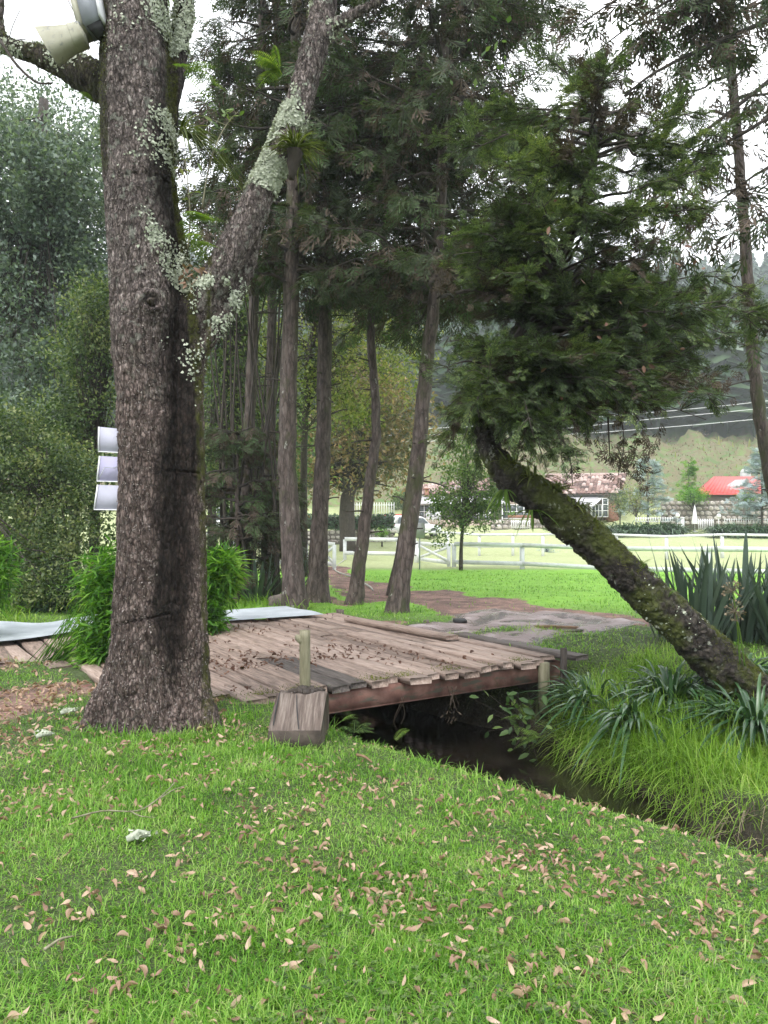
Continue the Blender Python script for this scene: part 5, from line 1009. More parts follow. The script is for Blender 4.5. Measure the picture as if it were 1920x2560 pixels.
bamboo('bamboo shrub cut by the left edge of the picture', W(-60, 1600, 10.5)*[1, 1, 0], [(W(-30, 1440, 10.5), (.36, .4, .6))], 330, 3, .15)
# strap-leaved clumps
sg = 'strap leaved clumps on the banks'
for q, (px, py, d, n, L, lb) in enumerate([(1490, 1690, 8.5, 110, .66, 'dark glossy strap leaf clump left of the foot of the leaning tree'), (1590, 1720, 8.0, 140, .74, 'largest dark strap leaf clump drooping under the leaning stem'), (1680, 1700, 8.3, 120, .68, 'strap leaf clump half hidden behind the leaning stem'), (1890, 1740, 7.3, 150, .74, 'dark strap leaf clump at the right edge in front of the stem foot'), (1850, 1640, 8.4, 80, .5, 'strap leaf clump behind the foot of the leaning tree by the flax')]):
    c = W(px, py, d); c[2] = gz(c[0], c[1])+.05; strap_clump('strap_plant', lb, c, n, L, .04, 'leaf_strap', 30+q, el=(.45, 1.45), droop=(.4, 1.0), group=sg, rad=.26)
for q, (px, d, n, L, lb, mt) in enumerate([(130, 14.2, 110, .8, 'bright strap leaf clump on the far left bank', 'leaf_strap'), (250, 14.6, 70, .8, 'strap leaf clump behind the left bamboo shrub', 'leaf_strap'), (645, 14.0, 60, .75, 'grassy strap leaf clump beside the thin grey post', 'leaf_bamboo'), (600, 13.8, 50, .6, 'low grassy clump at the left end of the metal sheet', 'leaf_bamboo')]):
    strap_clump('strap_plant', lb, at_d(px, d), n, L, .045, mt, 40+q, el=(.6, 1.45), droop=(.5, 1.1), group=sg, rad=.25)
for q, (px, d, n, L, w, el, lb) in enumerate([(1745, 10.2, 46, 1.35, .075, (1.0, 1.55), 'stiff grey green sword leaved flax, left clump behind the leaning tree'), (1850, 10.6, 52, 1.45, .08, (1.0, 1.56), 'stiff grey green sword leaved flax, tallest clump near the right edge'), (1960, 10.2, 44, 1.3, .075, (.95, 1.55), 'stiff flax clump cut by the right edge'), (640, 16.6, 30, 1.25, .07, (.8, 1.5), 'dark sword leaved flax left of the reddish conifer foot'), (725, 17.2, 26, 1.2, .07, (.8, 1.5), 'dark sword leaved flax behind the reddish conifer')]):
    strap_clump('flax_plant', lb, at_d(px, d), n, L, w, 'leaf_flax', 50+q, el=el, droop=(.0, .12), group='sword leaved flax plants', rad=.3, fold=.9)
for q, (px, d) in enumerate([(1700, 10.5), (1800, 10.9), (1905, 10.8)]):
    strap_clump('flax_plant', ['flax leaves filling in left of the tall clump', 'flax leaves rising behind the tall clump', 'flax leaves rising between the two right clumps'][q], at_d(px, d), 34, 1.1, .07, 'leaf_flax', 57+q, el=(1.1, 1.56), droop=(0, .08), group='sword leaved flax plants', rad=.35, fold=.9)
# dried flower heads on stalks
for q, (x, y, xb, yb) in enumerate([(1832, 1478, 1850, 1660), (1838, 1528, 1862, 1665)]):
    t = thing('dried_flower_head', ['dried starburst seed head, higher of the two on stalks before the flax', 'dried starburst seed head, lower of the two on stalks before the flax'][q], 'flower', W(xb, yb, 7.6)); mb = MB(); c = W(x, y, 7.5); tube(mb, spline([W(xb, yb, 7.6), (W(xb, yb, 7.6)+c)/2+[.01, 0, 0], c], 10), [.008, .006], 6); mb.build('stalk', M['leaf_fern'], t)
    g = np.random.default_rng(q); n = 46; d = rdir(g, n, 1, .1); mb = MB(); sticks(mb, np.tile(c, (n, 1)), c+d*.085, np.full(n, .0025), np.full(n, .002)); scatter(mb, LEAF_V*[1.3, 1, 1], LEAF_F, c+d*.08, frames(d+rdir(g, n)*.4, g), g.uniform(.02, .04, n)); mb.build('seed_head', M['dead_grass'], t)
# little plants by the far abutment and the near bank
for q, (x, y, d, n, L, az, lb, mt) in enumerate([(640+810, 1840, 7.6, 0, 0, 0, '', ''), ]): pass
def small_fern(px, py, d, n, L, seed, lb, mt='leaf_fern', el=(.3, 1.3), az=None):
    g = np.random.default_rng(seed); mb = MB(); fern(mb, W(px, py, d), n, L, g, el, az, 12, .6); tag(mb.build('fern', M[mt]), lb, 'fern')
small_fern(1330, 1800, 8.1, 7, .42, 1, 'fern growing from the far bank under the bridge end', el=(.1, 1.2), az=2.2)
small_fern(1345, 1845, 7.8, 6, .34, 2, 'lower fern beside the water on the far bank', el=(-.2, .9), az=2.6)
small_fern(885, 1832, 6.2, 6, .22, 3, 'small dull fern on the near bank right of the timber block', 'leaf_green')
small_fern(985, 1850, 5.9, 2, .2, 4, 'single pale fern frond curling up at the edge of the lawn', el=(.8, 1.1), az=.3)
small_fern(855, 1800, 6.4, 2, .2, 5, 'pale fern frond tip beside the steel beam', el=(.6, .9), az=.2)
g = np.random.default_rng(14); c = W(1290, 1800, 8.1)
t = thing('bank_plant', 'broad leaved dark plant hanging over the water below the bridge corner', 'plant', c); lm, sm = MB(), MB(); n = 46
tip = c+g.normal(0, 1, (n, 3))*[.17, .12, .2]; sticks(sm, np.tile(c+[0.15, .1, -.1], (n, 1)), tip, np.full(n, .004)); scatter(lm, LEAF6_V, LEAF6_F, tip, frames(rdir(g, n, .6, -.5), g, up=(0, -.6, .8), jit=.4), g.uniform(.08, .15, n)); sm.build('stems', M['bark_dark'], t)['kind'] = 'stuff'; lm.build('leaves', M['leaf_green'], t)['kind'] = 'stuff'
# roots and debris hanging under the bridge
for q, (x, y, d, lb) in enumerate([(1130, 1735, 7.9, 'tangle of dry roots dangling under the middle of the bridge'), (1000, 1765, 7.35, 'thin dangling root and scrap under the near part of the beam')]):
    g = np.random.default_rng(q+3); mb = MB(); c = W(x, y, d)
    for k in range(9 if q == 0 else 3):
        e = c+[g.normal(0, .05), g.normal(0, .04), -g.uniform(.08, .22)]; tube(mb, spline([c+[g.normal(0, .05), 0, .08], (c+e)/2+g.normal(0, .025, 3), e], 8), [.0022, .0015], 4)
    n = 16 if q == 0 else 4; pos = c+[0, 0, -.22]+g.normal(0, .04, (n, 3)); scatter(mb, LEAF6_V*[.6, 1, 1], LEAF6_F, pos, frames(rdir(g, n, .5, -1), g), g.uniform(.03, .06, n)); tag(mb.build('hanging_roots', M['dead_twig']), lb, 'roots')
# ---------------------------------------------------------------- white fences and gates
def post(parent, p, h, mat='white_paint', w=.13, name='post', top=0.0):
    mb = MB(); box(mb, (p[0], p[1], p[2]+h/2-.15), (w, w, h+.3)); return mb.build(name, M[mat], parent)
def rail(parent, a, b, w=.04, h=.16, name='rail', mat='white_paint'):
    mb = MB(); bbox_beam(mb, a, b, w, h); return mb.build(name, M[mat], parent)
def pd(px, d, z=0.0): p = at_d(px, d); p[2] += z; return p
def fence(label, P, h, zs, w=.13, rh=.16, group='white rail fences'):
    t = thing('rail_fence', label, 'fence', P[0], group)
    for p in P: post(t, p, h, w=w)
    off = np.array([0, -w/2-.024, 0])
    for a, b in zip(P[:-1], P[1:]):
        d = (b-a)/np.linalg.norm(b-a)
        for z in zs: rail(t, a+off+[0, 0, z]-d*.0, b+off+[0, 0, z]-d*.004, h=rh)
    return t
near = [pd(1135, 32, 0), pd(1305, 31.3), pd(1530, 29.2), pd(1768, 27.2), pd(2030, 25.3)]
fence('nearest white two rail fence running right from the gate behind the leaning tree', near, .95, (.22, .97), w=.17, rh=.17)
fence('grey white two rail fence section between the garden hose and the closed gate', [pd(862, 39), pd(995, 38.5), pd(1040, 37.5)], 1.05, (.38, 1.08), w=.17, rh=.19)
fence('white fence section half hidden behind the left conifer trunks', [pd(560, 33), pd(668, 32), pd(765, 31.3)], 1.0, (.25, 1.0), w=.16, rh=.17)
fence('second white arena fence farther back on the pale meadow', [pd(x, d) for x, d in [(1030, 46), (1120, 45), (1198, 44), (1282, 43.5), (1357, 43), (1450, 42.5), (1541, 42), (1666, 41), (1805, 40), (1960, 39)]], 1.25, (.55, 1.22), w=.14, rh=.13)
fence('far white fence along the meadow left of the round tree', [pd(x, 52) for x in (420, 500, 580, 640)], 1.1, (.5, 1.0), w=.12)
def gate(label, a, b, h, mirror=False):
    t = thing('field_gate', label, 'gate', a, 'white cross braced gates'); z0 = np.array([0, 0, .12]); z1 = np.array([0, 0, h]); o = np.array([0, -.05, 0])
    rail(t, a+z1, b+z1, .05, .17, 'top_board'); rail(t, a+z0*1.6, b+z0*1.6, .05, .17, 'bottom_board')
    for p in (a, b): post(t, p+[0, 0, .08], h-.1, w=.14, name='stile')
    m = (a+b)/2
    for p, q in ((a, b), (b, a)):
        rail(t, p+z0*2+o, q+z1*.92+o, .03, .12, 'brace'); o = o*1.9
    return t
gate('white cross braced gate beside the young tree, hinged on the near fence', pd(1045, 36.5), pd(1122, 32.5), .92)
gate('narrow open white gate end showing between two conifer trunks', pd(790, 33), pd(836, 31), 1.0)
mb = MB(); p = pd(1049, 30.5); box(mb, (p[0], p[1], p[2]+1.55), (.42, .04, .6), .1); tag(mb.build('grey_board', M['roof_grey']), 'grey green upright board in front of the white car', 'board')
bpy.data.objects['grey_board'].location.z = 0
mb = MB(); tube(mb, [p, p+[0, .05, 1.5]], .03, 6); o = mb.build('board_post', M['zinc']); o.parent = bpy.data.objects['grey_board']
# ---------------------------------------------------------------- stone walls, stones laid one by one
def stone_meshes():
    import bmesh
    out = []
    for k in range(6):
        g = np.random.default_rng(k); bm = bmesh.new(); bmesh.ops.create_icosphere(bm, subdivisions=1, radius=.5)
        for v in bm.verts:
            c = v.co; s = max(abs(c.x), abs(c.z), 1e-3); f = .42/s if abs(c.y) < .33 else 1.0
            v.co = Vector((c.x*min(f, 1.25)*g.uniform(.88, 1.08), c.y*.8, c.z*min(f, 1.25)*g.uniform(.88, 1.08)))
        me = bpy.data.meshes.new('stone'); bm.to_mesh(me); bm.free(); me.materials.append(M['stone']); out.append(me)
    return out
STN = stone_meshes()
def stone_wall(label, a, b, h, sz, seed, group=None, thick=.4, zb=0.0):
    g = np.random.default_rng(seed); t = thing('stone_wall', label, 'wall', a, group); a = np.array(a, float); b = np.array(b, float); L = np.linalg.norm(b-a); d = (b-a)/L
    nrm = np.array([d[1], -d[0], 0]); mb = MB(); bbox_beam(mb, a+[0, 0, h/2-.2]-nrm*(thick/2), b+[0, 0, h/2-.2]-nrm*(thick/2), thick, h+.36); mb.build('core', M['mortar'], t)
    rows = max(1, int(round(h/sz*1.15))); rz = math.atan2(d[1], d[0])
    for r_ in range(rows):
        x = g.uniform(-.3, 0)*sz
        while x < L:
            w = sz*g.uniform(.75, 1.6); hh = h/rows*g.uniform(.85, 1.12); o = bpy.data.objects.new('stone', STN[g.integers(0, 6)]); COL.objects.link(o); o.parent = t; o.matrix_parent_inverse = _inv(t)
            p = a+d*(x+w/2)+[0, 0, zb+h*(r_+.5)/rows+g.normal(0, .02)]+nrm*.01
            o.location = p; o.rotation_euler = (0, g.normal(0, .18), rz); o.scale = (w*.95, .3, hh*1.05); x += w*.98
    return t
def zset(p, z): q = np.array(p, float); q[2] = z; return q
stone_wall('tall rough stone retaining wall below the red roofed shed', zset(W(1655, 1290, 63), 1.5), zset(W(1990, 1290, 62), 1.5), W(0, 1252, 63)[2]-1.5, .42, 1)
stone_wall('pale irregular stone wall under the house windows behind the arena fence', zset(W(1228, 1335, 64), W(0, 1336, 64)[2]), zset(W(1365, 1335, 64), W(0, 1336, 64)[2]), 1.25, .42, 2)
stone_wall('low stone wall below the steps left of the house wall', zset(W(1118, 1335, 63), W(0, 1345, 63)[2]), zset(W(1226, 1335, 63), W(0, 1345, 63)[2]), .6, .4, 3)
stone_wall('grey stone wall under the ivy hedge', zset(W(745, 1330, 52), gz(-5, 52)-.1), zset(W(975, 1330, 52), gz(0, 52)-.1), .95, .4, 4)
stone_wall('long low pale stone kerb wall at the far side of the meadow behind the middle trunks', zset(W(640, 1345, 50), gz(-7, 50)), zset(W(915, 1345, 50), gz(-2, 50)), .32, .34, 5)
# ivy hedge
def leafy_box(name, label, cat, c0, c1, dep, n, leaf, mat, seed, group=None):
    g = np.random.default_rng(seed); t = thing(name, label, cat, (c0+c1)/2*[1, 1, 0]+[0, 0, min(c0[2], c1[2])], group); pos = c0+(c1-c0)*g.random((n, 3)); pos[:, 1] = c0[1]+g.uniform(-.5, .5, n)*dep; pos[:, 2] += lumps(pos[:, 0]*2, pos[:, 1], .06)
    mb = MB(); scatter(mb, LEAF_V, LEAF_F, pos, frames(rdir(g, n, 1, -.4), g, up=(0, -1, .7), jit=.6), leaf*g.uniform(.6, 1.3, n)); mb.build('leaves', M[mat], t)['kind'] = 'stuff'
    mb = MB(); box(mb, (c0+c1)/2+[0, dep*.1, 0], (abs(c1[0]-c0[0])*.98, dep*.6, abs(c1[2]-c0[2])*.8)); mb.build('branches', M['bark_dark'], t); return t
leafy_box('ivy_hedge', 'long dark ivy hedge on the grey stone wall under the round tree', 'hedge', W(690, 1325, 52.3), W(985, 1288, 52.3), .9, 7000, .16, 'leaf_strap', 4)
for q, (px0, px1, y0, y1, d) in enumerate([(1478, 1705, 1331, 1296, 57), (1778, 1990, 1336, 1304, 56)]):
    a, b = W(px0, y0, d), W(px1, y0, d); g = np.random.default_rng(q); n = 1500; t = thing('strap_leaf_bed', ['long bed of glossy strap leaves below the tiled house', 'bed of glossy strap leaves below the stone wall at the right edge'][q], 'flower bed', a)
    pos = a+(b-a)*g.random((n, 1)); pos[:, 1] += g.uniform(-.5, .5, n); pos[:, 2] = ground_z(pos[:, 0], pos[:, 1])+g.uniform(0, .35, n); mb = MB()
    straps(mb, pos, g.uniform(0, 6.28, n), g.uniform(.5, 1.4, n), g.uniform(1.1, 1.8, n), np.full(n, .09), g.uniform(.45, .9, n), seg=4, taper=2, fold=.5); mb.build('leaves', M['leaf_strap'], t)['kind'] = 'stuff'
# ---------------------------------------------------------------- the tiled house
DH = 70.0
def pbox(mb, x0, y0, x1, y1, d, dep): 
    a, b = W(x0, y1, d), W(x1, y0, d); box(mb, ((a[0]+b[0])/2, d+dep/2, (a[2]+b[2])/2), (abs(b[0]-a[0]), dep, abs(b[2]-a[2]))); return mb
house = thing('tiled_house', 'low house with weathered clay tile roof and white framed windows across the meadow', 'house', zset(W(1400, 1330, DH), 1.6))
pbox(MB(), 1225, 1232, 1545, 1345, DH+1.2, 5).build('wall', M['plaster'], house)
pbox(MB(), 1522, 1250, 1547, 1330, DH-.6, 1.6).build('brick_pillar', M['brick'], house)
pbox(MB(), 1046, 1257, 1228, 1345, DH+2.2, 4).build('wall', M['wall_grey'], house)
def barrel(L=.55, r=.15):
    mb = MB(); V = []
    for y, s in ((0, 1.0), (L, .86)):
        for k in range(6): a = math.pi*k/5; V.append([math.cos(a)*r*s, y, math.sin(a)*r*s*.8])
    V = np.array(V); mb.add(V, [[k, k+6, k+7, k+1] for k in range(5)]); V2 = V*[.86, 1, .8]; mb.add(V2, [[k, k+1, k+7, k+6] for k in range(5)]); mb.f.append(np.array([[k, k+1, 12+k+1, 12+k] for k in range(5)])); return mb
TILE = barrel().mesh('tile', True); TILE.materials.append(M['roof_tile'])
def tiled(parent, TL, TR, BR, BL, cols, rows, seed, mat='mortar'):
    from mathutils import Matrix
    g = np.random.default_rng(seed); mb = MB(); dn = np.array([0, 0, -.05]); Q = np.array([TL, TR, BR, BL]); mb.add(np.vstack([Q, Q+dn]), [[0, 1, 2, 3][::-1], [4, 5, 6, 7], [0, 4, 5, 1], [1, 5, 6, 2], [2, 6, 7, 3], [3, 7, 4, 0]]); mb.build('roof_deck', M[mat], parent)
    for i in range(cols):
        for j in range(rows):
            s, t0, t1 = (i+.5)/cols, j/rows, (j+1)/rows
            top = TL+(TR-TL)*s; bot = BL+(BR-BL)*s; lo = bot+(top-bot)*t0; hi = bot+(top-bot)*t1; y = hi-lo; L = np.linalg.norm(y); y = y/L; x = (BR-BL)/np.linalg.norm(BR-BL); x = x-y*x.dot(y); x /= np.linalg.norm(x); z = np.cross(x, y)
            if z[2] < 0: z = -z; x = -x
            w = np.linalg.norm((TR-TL)*(t0)+(BR-BL)*(1-t0))/cols
            o = bpy.data.objects.new('tile', TILE); COL.objects.link(o); o.parent = parent; o.matrix_parent_inverse = _inv(parent); lo = lo+z*(.03+g.normal(0, .008))+x*g.normal(0, .012)
            mt = Matrix([[x[0]*w/.27, y[0]*L*1.12/.55, z[0], lo[0]], [x[1]*w/.27, y[1]*L*1.12/.55, z[1], lo[1]], [x[2]*w/.27, y[2]*L*1.12/.55, z[2], lo[2]], [0, 0, 0, 1]]); o.matrix_basis = mt
tiled(house, W(1366, 1189, 74), W(1566, 1186, 74), W(1556, 1235, 69), W(1350, 1238, 69), 21, 8, 1)
tiled(house, W(1052, 1214, 76), W(1240, 1196, 76), W(1285, 1232, 71), W(1048, 1238, 71), 22, 4, 2)
mb = MB(); tube(mb, [W(1364, 1188, 74), W(1568, 1185, 74)], .14, 8); mb.build('ridge', M['roof_tile'], house)
mb = MB(); pbox(mb, 1062, 1222, 1073, 1243, 70.6, .5); pbox(mb, 1060, 1220, 1075, 1223, 70.5, .7); mb.build('chimney', M['brick'], house)
def slab(name, Q, mat, parent, th=.06):
    Q = np.array(Q); mb = MB(); mb.add(np.vstack([Q, Q-[0, 0, th]]), [[0, 3, 2, 1][::-1], [4, 5, 6, 7], [0, 4, 5, 1], [1, 5, 6, 2], [2, 6, 7, 3], [3, 7, 4, 0]]); return mb.build(name, M[mat], parent)
slab('canopy_roof', [W(1370, 1236, 70), W(1505, 1236, 70), W(1475, 1259, 67), W(1350, 1259, 67)], 'roof_grey', house)
slab('canopy_roof', [W(1050, 1240, 71), W(1270, 1240, 71), W(1270, 1258, 68), W(1045, 1258, 68)], 'roof_grey', house)
slab('canopy_roof', [W(1500, 1240, 70), W(1511, 1238, 70), W(1484, 1262, 66.6), W(1474, 1262, 66.6)], 'white_paint', house, .12)
def window(x0, y0, x1, y1, nx, ny, d, parent=house):
    mb = MB(); fw = 1.5
    for i in range(nx+1):
        x = x0+(x1-x0)*i/nx; pbox(mb, x-fw/2, y0, x+fw/2, y1, d-.06, .1)
    for j in range(ny+1):
        y = y0+(y1-y0)*j/ny; pbox(mb, x0-fw/2, y-fw/2, x1+fw/2, y+fw/2, d-.07, .12)
    f = mb.build('window', M['white_clean'], parent)
    for i in range(nx):
        for j in range(ny):
            o = pbox(MB(), x0+(x1-x0)*i/nx+fw/2, y0+(y1-y0)*j/ny+fw/2, x0+(x1-x0)*(i+1)/nx-fw/2, y0+(y1-y0)*(j+1)/ny-fw/2, d, .03).build('pane', M['glass'], None); o.parent = f
for a in [(1441, 1263, 1466, 1291, 3, 2), (1480, 1262, 1505, 1292, 3, 2), (1507, 1246, 1520, 1292, 1, 3), (1256, 1262, 1328, 1296, 4, 2), (1048, 1262, 1098, 1296, 4, 2), (1160, 1270, 1222, 1302, 5, 2), (1345, 1264, 1385, 1294, 3, 2)]: window(*a, 68.6)
mb = MB(); 
for x in (1047, 1100, 1160, 1225, 1256, 1330, 1468, 1478): pbox(mb, x-1.2, 1258, x+1.2, 1330, 68.3, .12)
mb.build('porch_posts', M['white_clean'], house)
pbox(MB(), 1046, 1300, 1480, 1345, 68.0, 1.0).build('terrace', M['plaster'], house)
for q, (x0, x1) in enumerate([(1272, 1318), (1324, 1342)]):
    t = thing('planter', ['longer dark brick planter on the wall under the windows', 'shorter dark brick planter on the wall under the windows'][q], 'planter', W(x0, 1297, 66)); pbox(MB(), x0, 1288, x1, 1295, 66, .5).build('box', M['brick'], t); g = np.random.default_rng(q); n = 60; pos = np.array([W(g.uniform(x0, x0+14), g.uniform(1280, 1289), 66.2) for _ in range(n)]); mb = MB(); scatter(mb, LEAF_V, LEAF_F, pos, frames(rdir(g, n), g), g.uniform(.1, .25, n)); mb.build('plant', M['leaf_bamboo'], t)['kind'] = 'stuff'
def pickets(label, x0, x1, y0, y1, d, n, name='picket_gate', cat='gate', mat='white_clean'):
    t = thing(name, label, cat, W(x0, y1, d)); 
    for i in range(n): x = x0+(x1-x0)*i/(n-1); pbox(MB(), x-.75, y0, x+.75, y1, d, .04).build('picket', M[mat], t)
    for y in (y0+(y1-y0)*.18, y1-(y1-y0)*.15): pbox(MB(), x0-1, y-.8, x1+1, y+.8, d+.045, .04).build('rail', M[mat], t)
pickets('small white barred gate in the stone wall below the house windows', 1279, 1324, 1300, 1322, 63.4, 11)
pickets('white picket gate beside the closed parasol', 1747, 1783, 1297, 1325, 58, 9)
pickets('low white picket rail above the strap leaf bed at the right', 1812, 1925, 1296, 1310, 59, 20, 'picket_fence', 'fence')
pickets('low white picket rail above the long strap leaf bed', 1590, 1682, 1293, 1306, 59, 16, 'picket_fence', 'fence')
pickets('pale picket fence on top of the ivy hedge', 880, 985, 1256, 1292, 55, 18, 'picket_fence', 'fence')
mb = MB(); pbox(mb, 1705, 1295, 1711, 1326, 58, .2); pbox(mb, 1704, 1293, 1712, 1296, 57.97, .26); tag(mb.build('gate_pillar', M['white_clean']), 'square white gate pillar left of the closed parasol', 'pillar')
def lathe(mb, c, prof, n=14):
    V = [[c[0]+r*math.cos(6.2832*k/n), c[1]+r*math.sin(6.2832*k/n), c[2]+z] for r, z in prof for k in range(n)]; F_ = [[i*n+k, i*n+(k+1) % n, (i+1)*n+(k+1) % n, (i+1)*n+k] for i in range(len(prof)-1) for k in range(n)]; mb.add(V, F_); return mb
def sphere(mb, c, r, n=14): return lathe(mb, c, [(max(1e-3, r*math.sin(a)), -r*math.cos(a)) for a in np.linspace(0, math.pi, 9)], n)
t = thing('garden_parasol', 'closed white garden parasol on a thin pole', 'parasol', W(1737, 1325, 60)); c = W(1737, 1310, 60)
lathe(MB(), c, [(.22, 0), (.24, .06), (.2, .4), (.12, .95), (.05, 1.35), (.02, 1.42)], 12).build('canopy', M['white_clean'], t, smooth=True)
mb = MB(); tube(mb, [c-[0, 0, .6], c+[0, 0, 1.5]], .02, 6); mb.build('pole', M['white_clean'], t); lathe(MB(), c-[0, 0, .62], [(.2, 0), (.2, .06), (.03, .1)], 12).build('base', M['zinc'], t)
for q, (x, y, lb) in enumerate([(1694, 1289, 'round white globe lamp left of the closed parasol'), (1797, 1290, 'round white globe lamp right of the picket gate')]):
    t = thing('globe_lamp', lb, 'lamp', W(x, 1320, 60)); sphere(MB(), W(x, y, 60), .17).build('globe', M['ceramic'], t, smooth=True); mb = MB(); tube(mb, [W(x, 1325, 60), W(x, y+5, 60)], .03, 6); mb.build('post', M['white_clean'], t)
t = thing('bird_feeder', 'small white roofed bird feeder on a post in front of the house shrubs', 'bird feeder', W(1642, 1330, 60)); pbox(MB(), 1635, 1280, 1650, 1286, 60, .4).build('box', M['cream'], t)
mb = MB(); a, b, c = W(1632, 1280, 59.9), W(1653, 1280, 59.9), W(1643, 1274, 59.9); mb.add(np.array([a, b, c, a+[0, .6, 0], b+[0, .6, 0], c+[0, .6, 0]]), [[0, 1, 2], [5, 4, 3], [0, 2, 5, 3], [2, 1, 4, 5], [1, 0, 3, 4]]); mb.build('roof', M['roof_grey'], t); mb = MB(); tube(mb, [W(1643, 1330, 60.2), W(1643, 1286, 60.2)], .03, 6); mb.build('post', M['post_wood'], t)
# red roofed shed and tank
sh = thing('red_shed', 'shed with a bright red metal roof behind the stone wall', 'shed', W(1800, 1262, 68))
slab('roof', [W(1783, 1191, 73), W(1900, 1191, 73), W(1905, 1234, 67.5), W(1749, 1234, 67.5)], 'roof_red', sh, .1)
slab('roof_side', [W(1783, 1191.5, 73), W(1784, 1191.5, 73), W(1750, 1234, 67.5), W(1741, 1226, 74)], 'roof_red', sh, .08)
pbox(MB(), 1762, 1235, 1895, 1262, 68.2, 4).build('wall', M['wall_grey'], sh)
mb = MB(); 
for k in range(1, 16):
    a, b = W(1783+117*k/16, 1190.6, 73), W(1749+156*k/16, 1233.4, 67.5); bbox_beam(mb, a, b, .03, .03)
mb.build('roof_ribs', M['roof_red'], sh)
slab('roof_highlight', [W(1838, 1200, 71.6), W(1868, 1198, 71.8), W(1862, 1214, 69.8), W(1815, 1215, 69.8)], 'roof_grey', sh, .05)  # pale slab imitating the bright highlight on the red roof
tk = thing('water_tank', 'pale domed water tank behind the red roof', 'tank', W(1864, 1200, 76)); lathe(MB(), W(1864, 1202, 76), [(.5, 0), (.5, .7), (.46, .95), (.3, 1.15), (.02, 1.22)], 18).build('body', M['roof_grey'], tk, smooth=True)
# ---------------------------------------------------------------- vehicles and chairs
def car(label, c, rz, L=4.3, Wd=1.75, H=1.55, paint='car_paint', cat='car', name='parked_car'):
    t = thing(name, label, cat, c); t.rotation_euler.z = rz
    def sec(x, zb, zt, w): return [[x, -w, zb], [x, -w*1.0, zt*.8+zb*.2], [x, -w*.93, zt], [x, w*.93, zt], [x, w, zt*.8+zb*.2], [x, w, zb]]
    def lf(secs, mat, nm, cap=True):
        mb = MB(); n = 6; V = np.array(secs).reshape(-1, 3); F_ = [[i*n+j, i*n+(j+1) % n, (i+1)*n+(j+1) % n, (i+1)*n+j] for i in range(len(secs)-1) for j in range(n)]; F_ += [list(range(n))[::-1], [(len(secs)-1)*n+j for j in range(n)]]; mb.add(V, F_)
        me = mb.mesh(nm, False); me.materials.append(M[mat]); o = bpy.data.objects.new(nm, me); COL.objects.link(o); o.parent = t; return o
    h = L/2; w = Wd/2
    lf([sec(-h, .45, .72, w*.86), sec(-h+.08, .3, .9, w*.96), sec(-h*.5, .25, .95, w), sec(0, .22, .95, w), sec(h*.45, .25, .92, w), sec(h-.5, .28, .84, w*.98), sec(h-.1, .32, .72, w*.92), sec(h, .42, .62, w*.8)], paint, 'body')
    lf([sec(-h+.12, .9, 1.0, w*.9), sec(-h+.38, .9, H-.08, w*.8), sec(-h+.9, .9, H, w*.8), sec(.1, .9, H-.02, w*.8), sec(.55, .9, H-.14, w*.8), sec(1.05, .9, .98, w*.86)], paint, 'cabin')
    for sgn in (-1, 1):
        mb = MB(); y = sgn*(w*.885); mb.add([[-h+.42, y*1.03, .98], [.92, y*1.03, .98], [.5, y*.965, H-.2], [-h+.55, y*.965, H-.14]], [[0, 1, 2, 3] if sgn < 0 else [3, 2, 1, 0]]); me = mb.mesh('side_window'); me.materials.append(M['glass']); o = bpy.data.objects.new('side_window', me); COL.objects.link(o); o.parent = t
        for x in (-h*.62, h*.62):
            mb = MB(); tube(mb, [[x, sgn*(w-.2), .33], [x, sgn*(w+.01), .33]], .33, 18); me = mb.mesh('wheel'); me.materials.append(M['rubber']); o = bpy.data.objects.new('wheel', me); COL.objects.link(o); o.parent = t
            mb = MB(); tube(mb, [[x, sgn*(w+.0), .33], [x, sgn*(w+.025), .33]], .2, 12); me = mb.mesh('rim'); me.materials.append(M['zinc']); r = bpy.data.objects.new('rim', me); COL.objects.link(r); r.parent = o
        mb = MB(); box(mb, (-h+.06, sgn*w*.8, .82), (.14, .26, .16)); me = mb.mesh('tail_light'); me.materials.append(M['red_light']); o = bpy.data.objects.new('tail_light', me); COL.objects.link(o); o.parent = t
    mb = MB(); mb.add([[-h+.10, -w*.78, 1.0], [-h+.10, w*.78, 1.0], [-h+.345, w*.7, H-.14], [-h+.345, -w*.7, H-.14]], [[0, 1, 2, 3][::-1]]); me = mb.mesh('rear_window'); me.materials.append(M['glass']); o = bpy.data.objects.new('rear_window', me); COL.objects.link(o); o.parent = t
    return t
M['red_paint'] = surf_mat('red_paint', [(.4, .02, .02), (.45, .03, .03)], scale=1, bump=0, rough=(.25, .3), spec=.5)
p = pd(1030, 56); car('white car with red tail light parked behind the fence and a conifer trunk', p+[0, 0, .05], .55)
p = pd(1000, 66); car('dark red car roof just showing above the white one', zset(p, gz(p[0], 66)-.35), .3, paint='red_paint')
p = pd(600, 60); car('white van glimpsed through drooping twigs left of the conifers', p+[0, 0, .0], .1, 4.4, 1.9, 2.0, cat='van', name='parked_van')
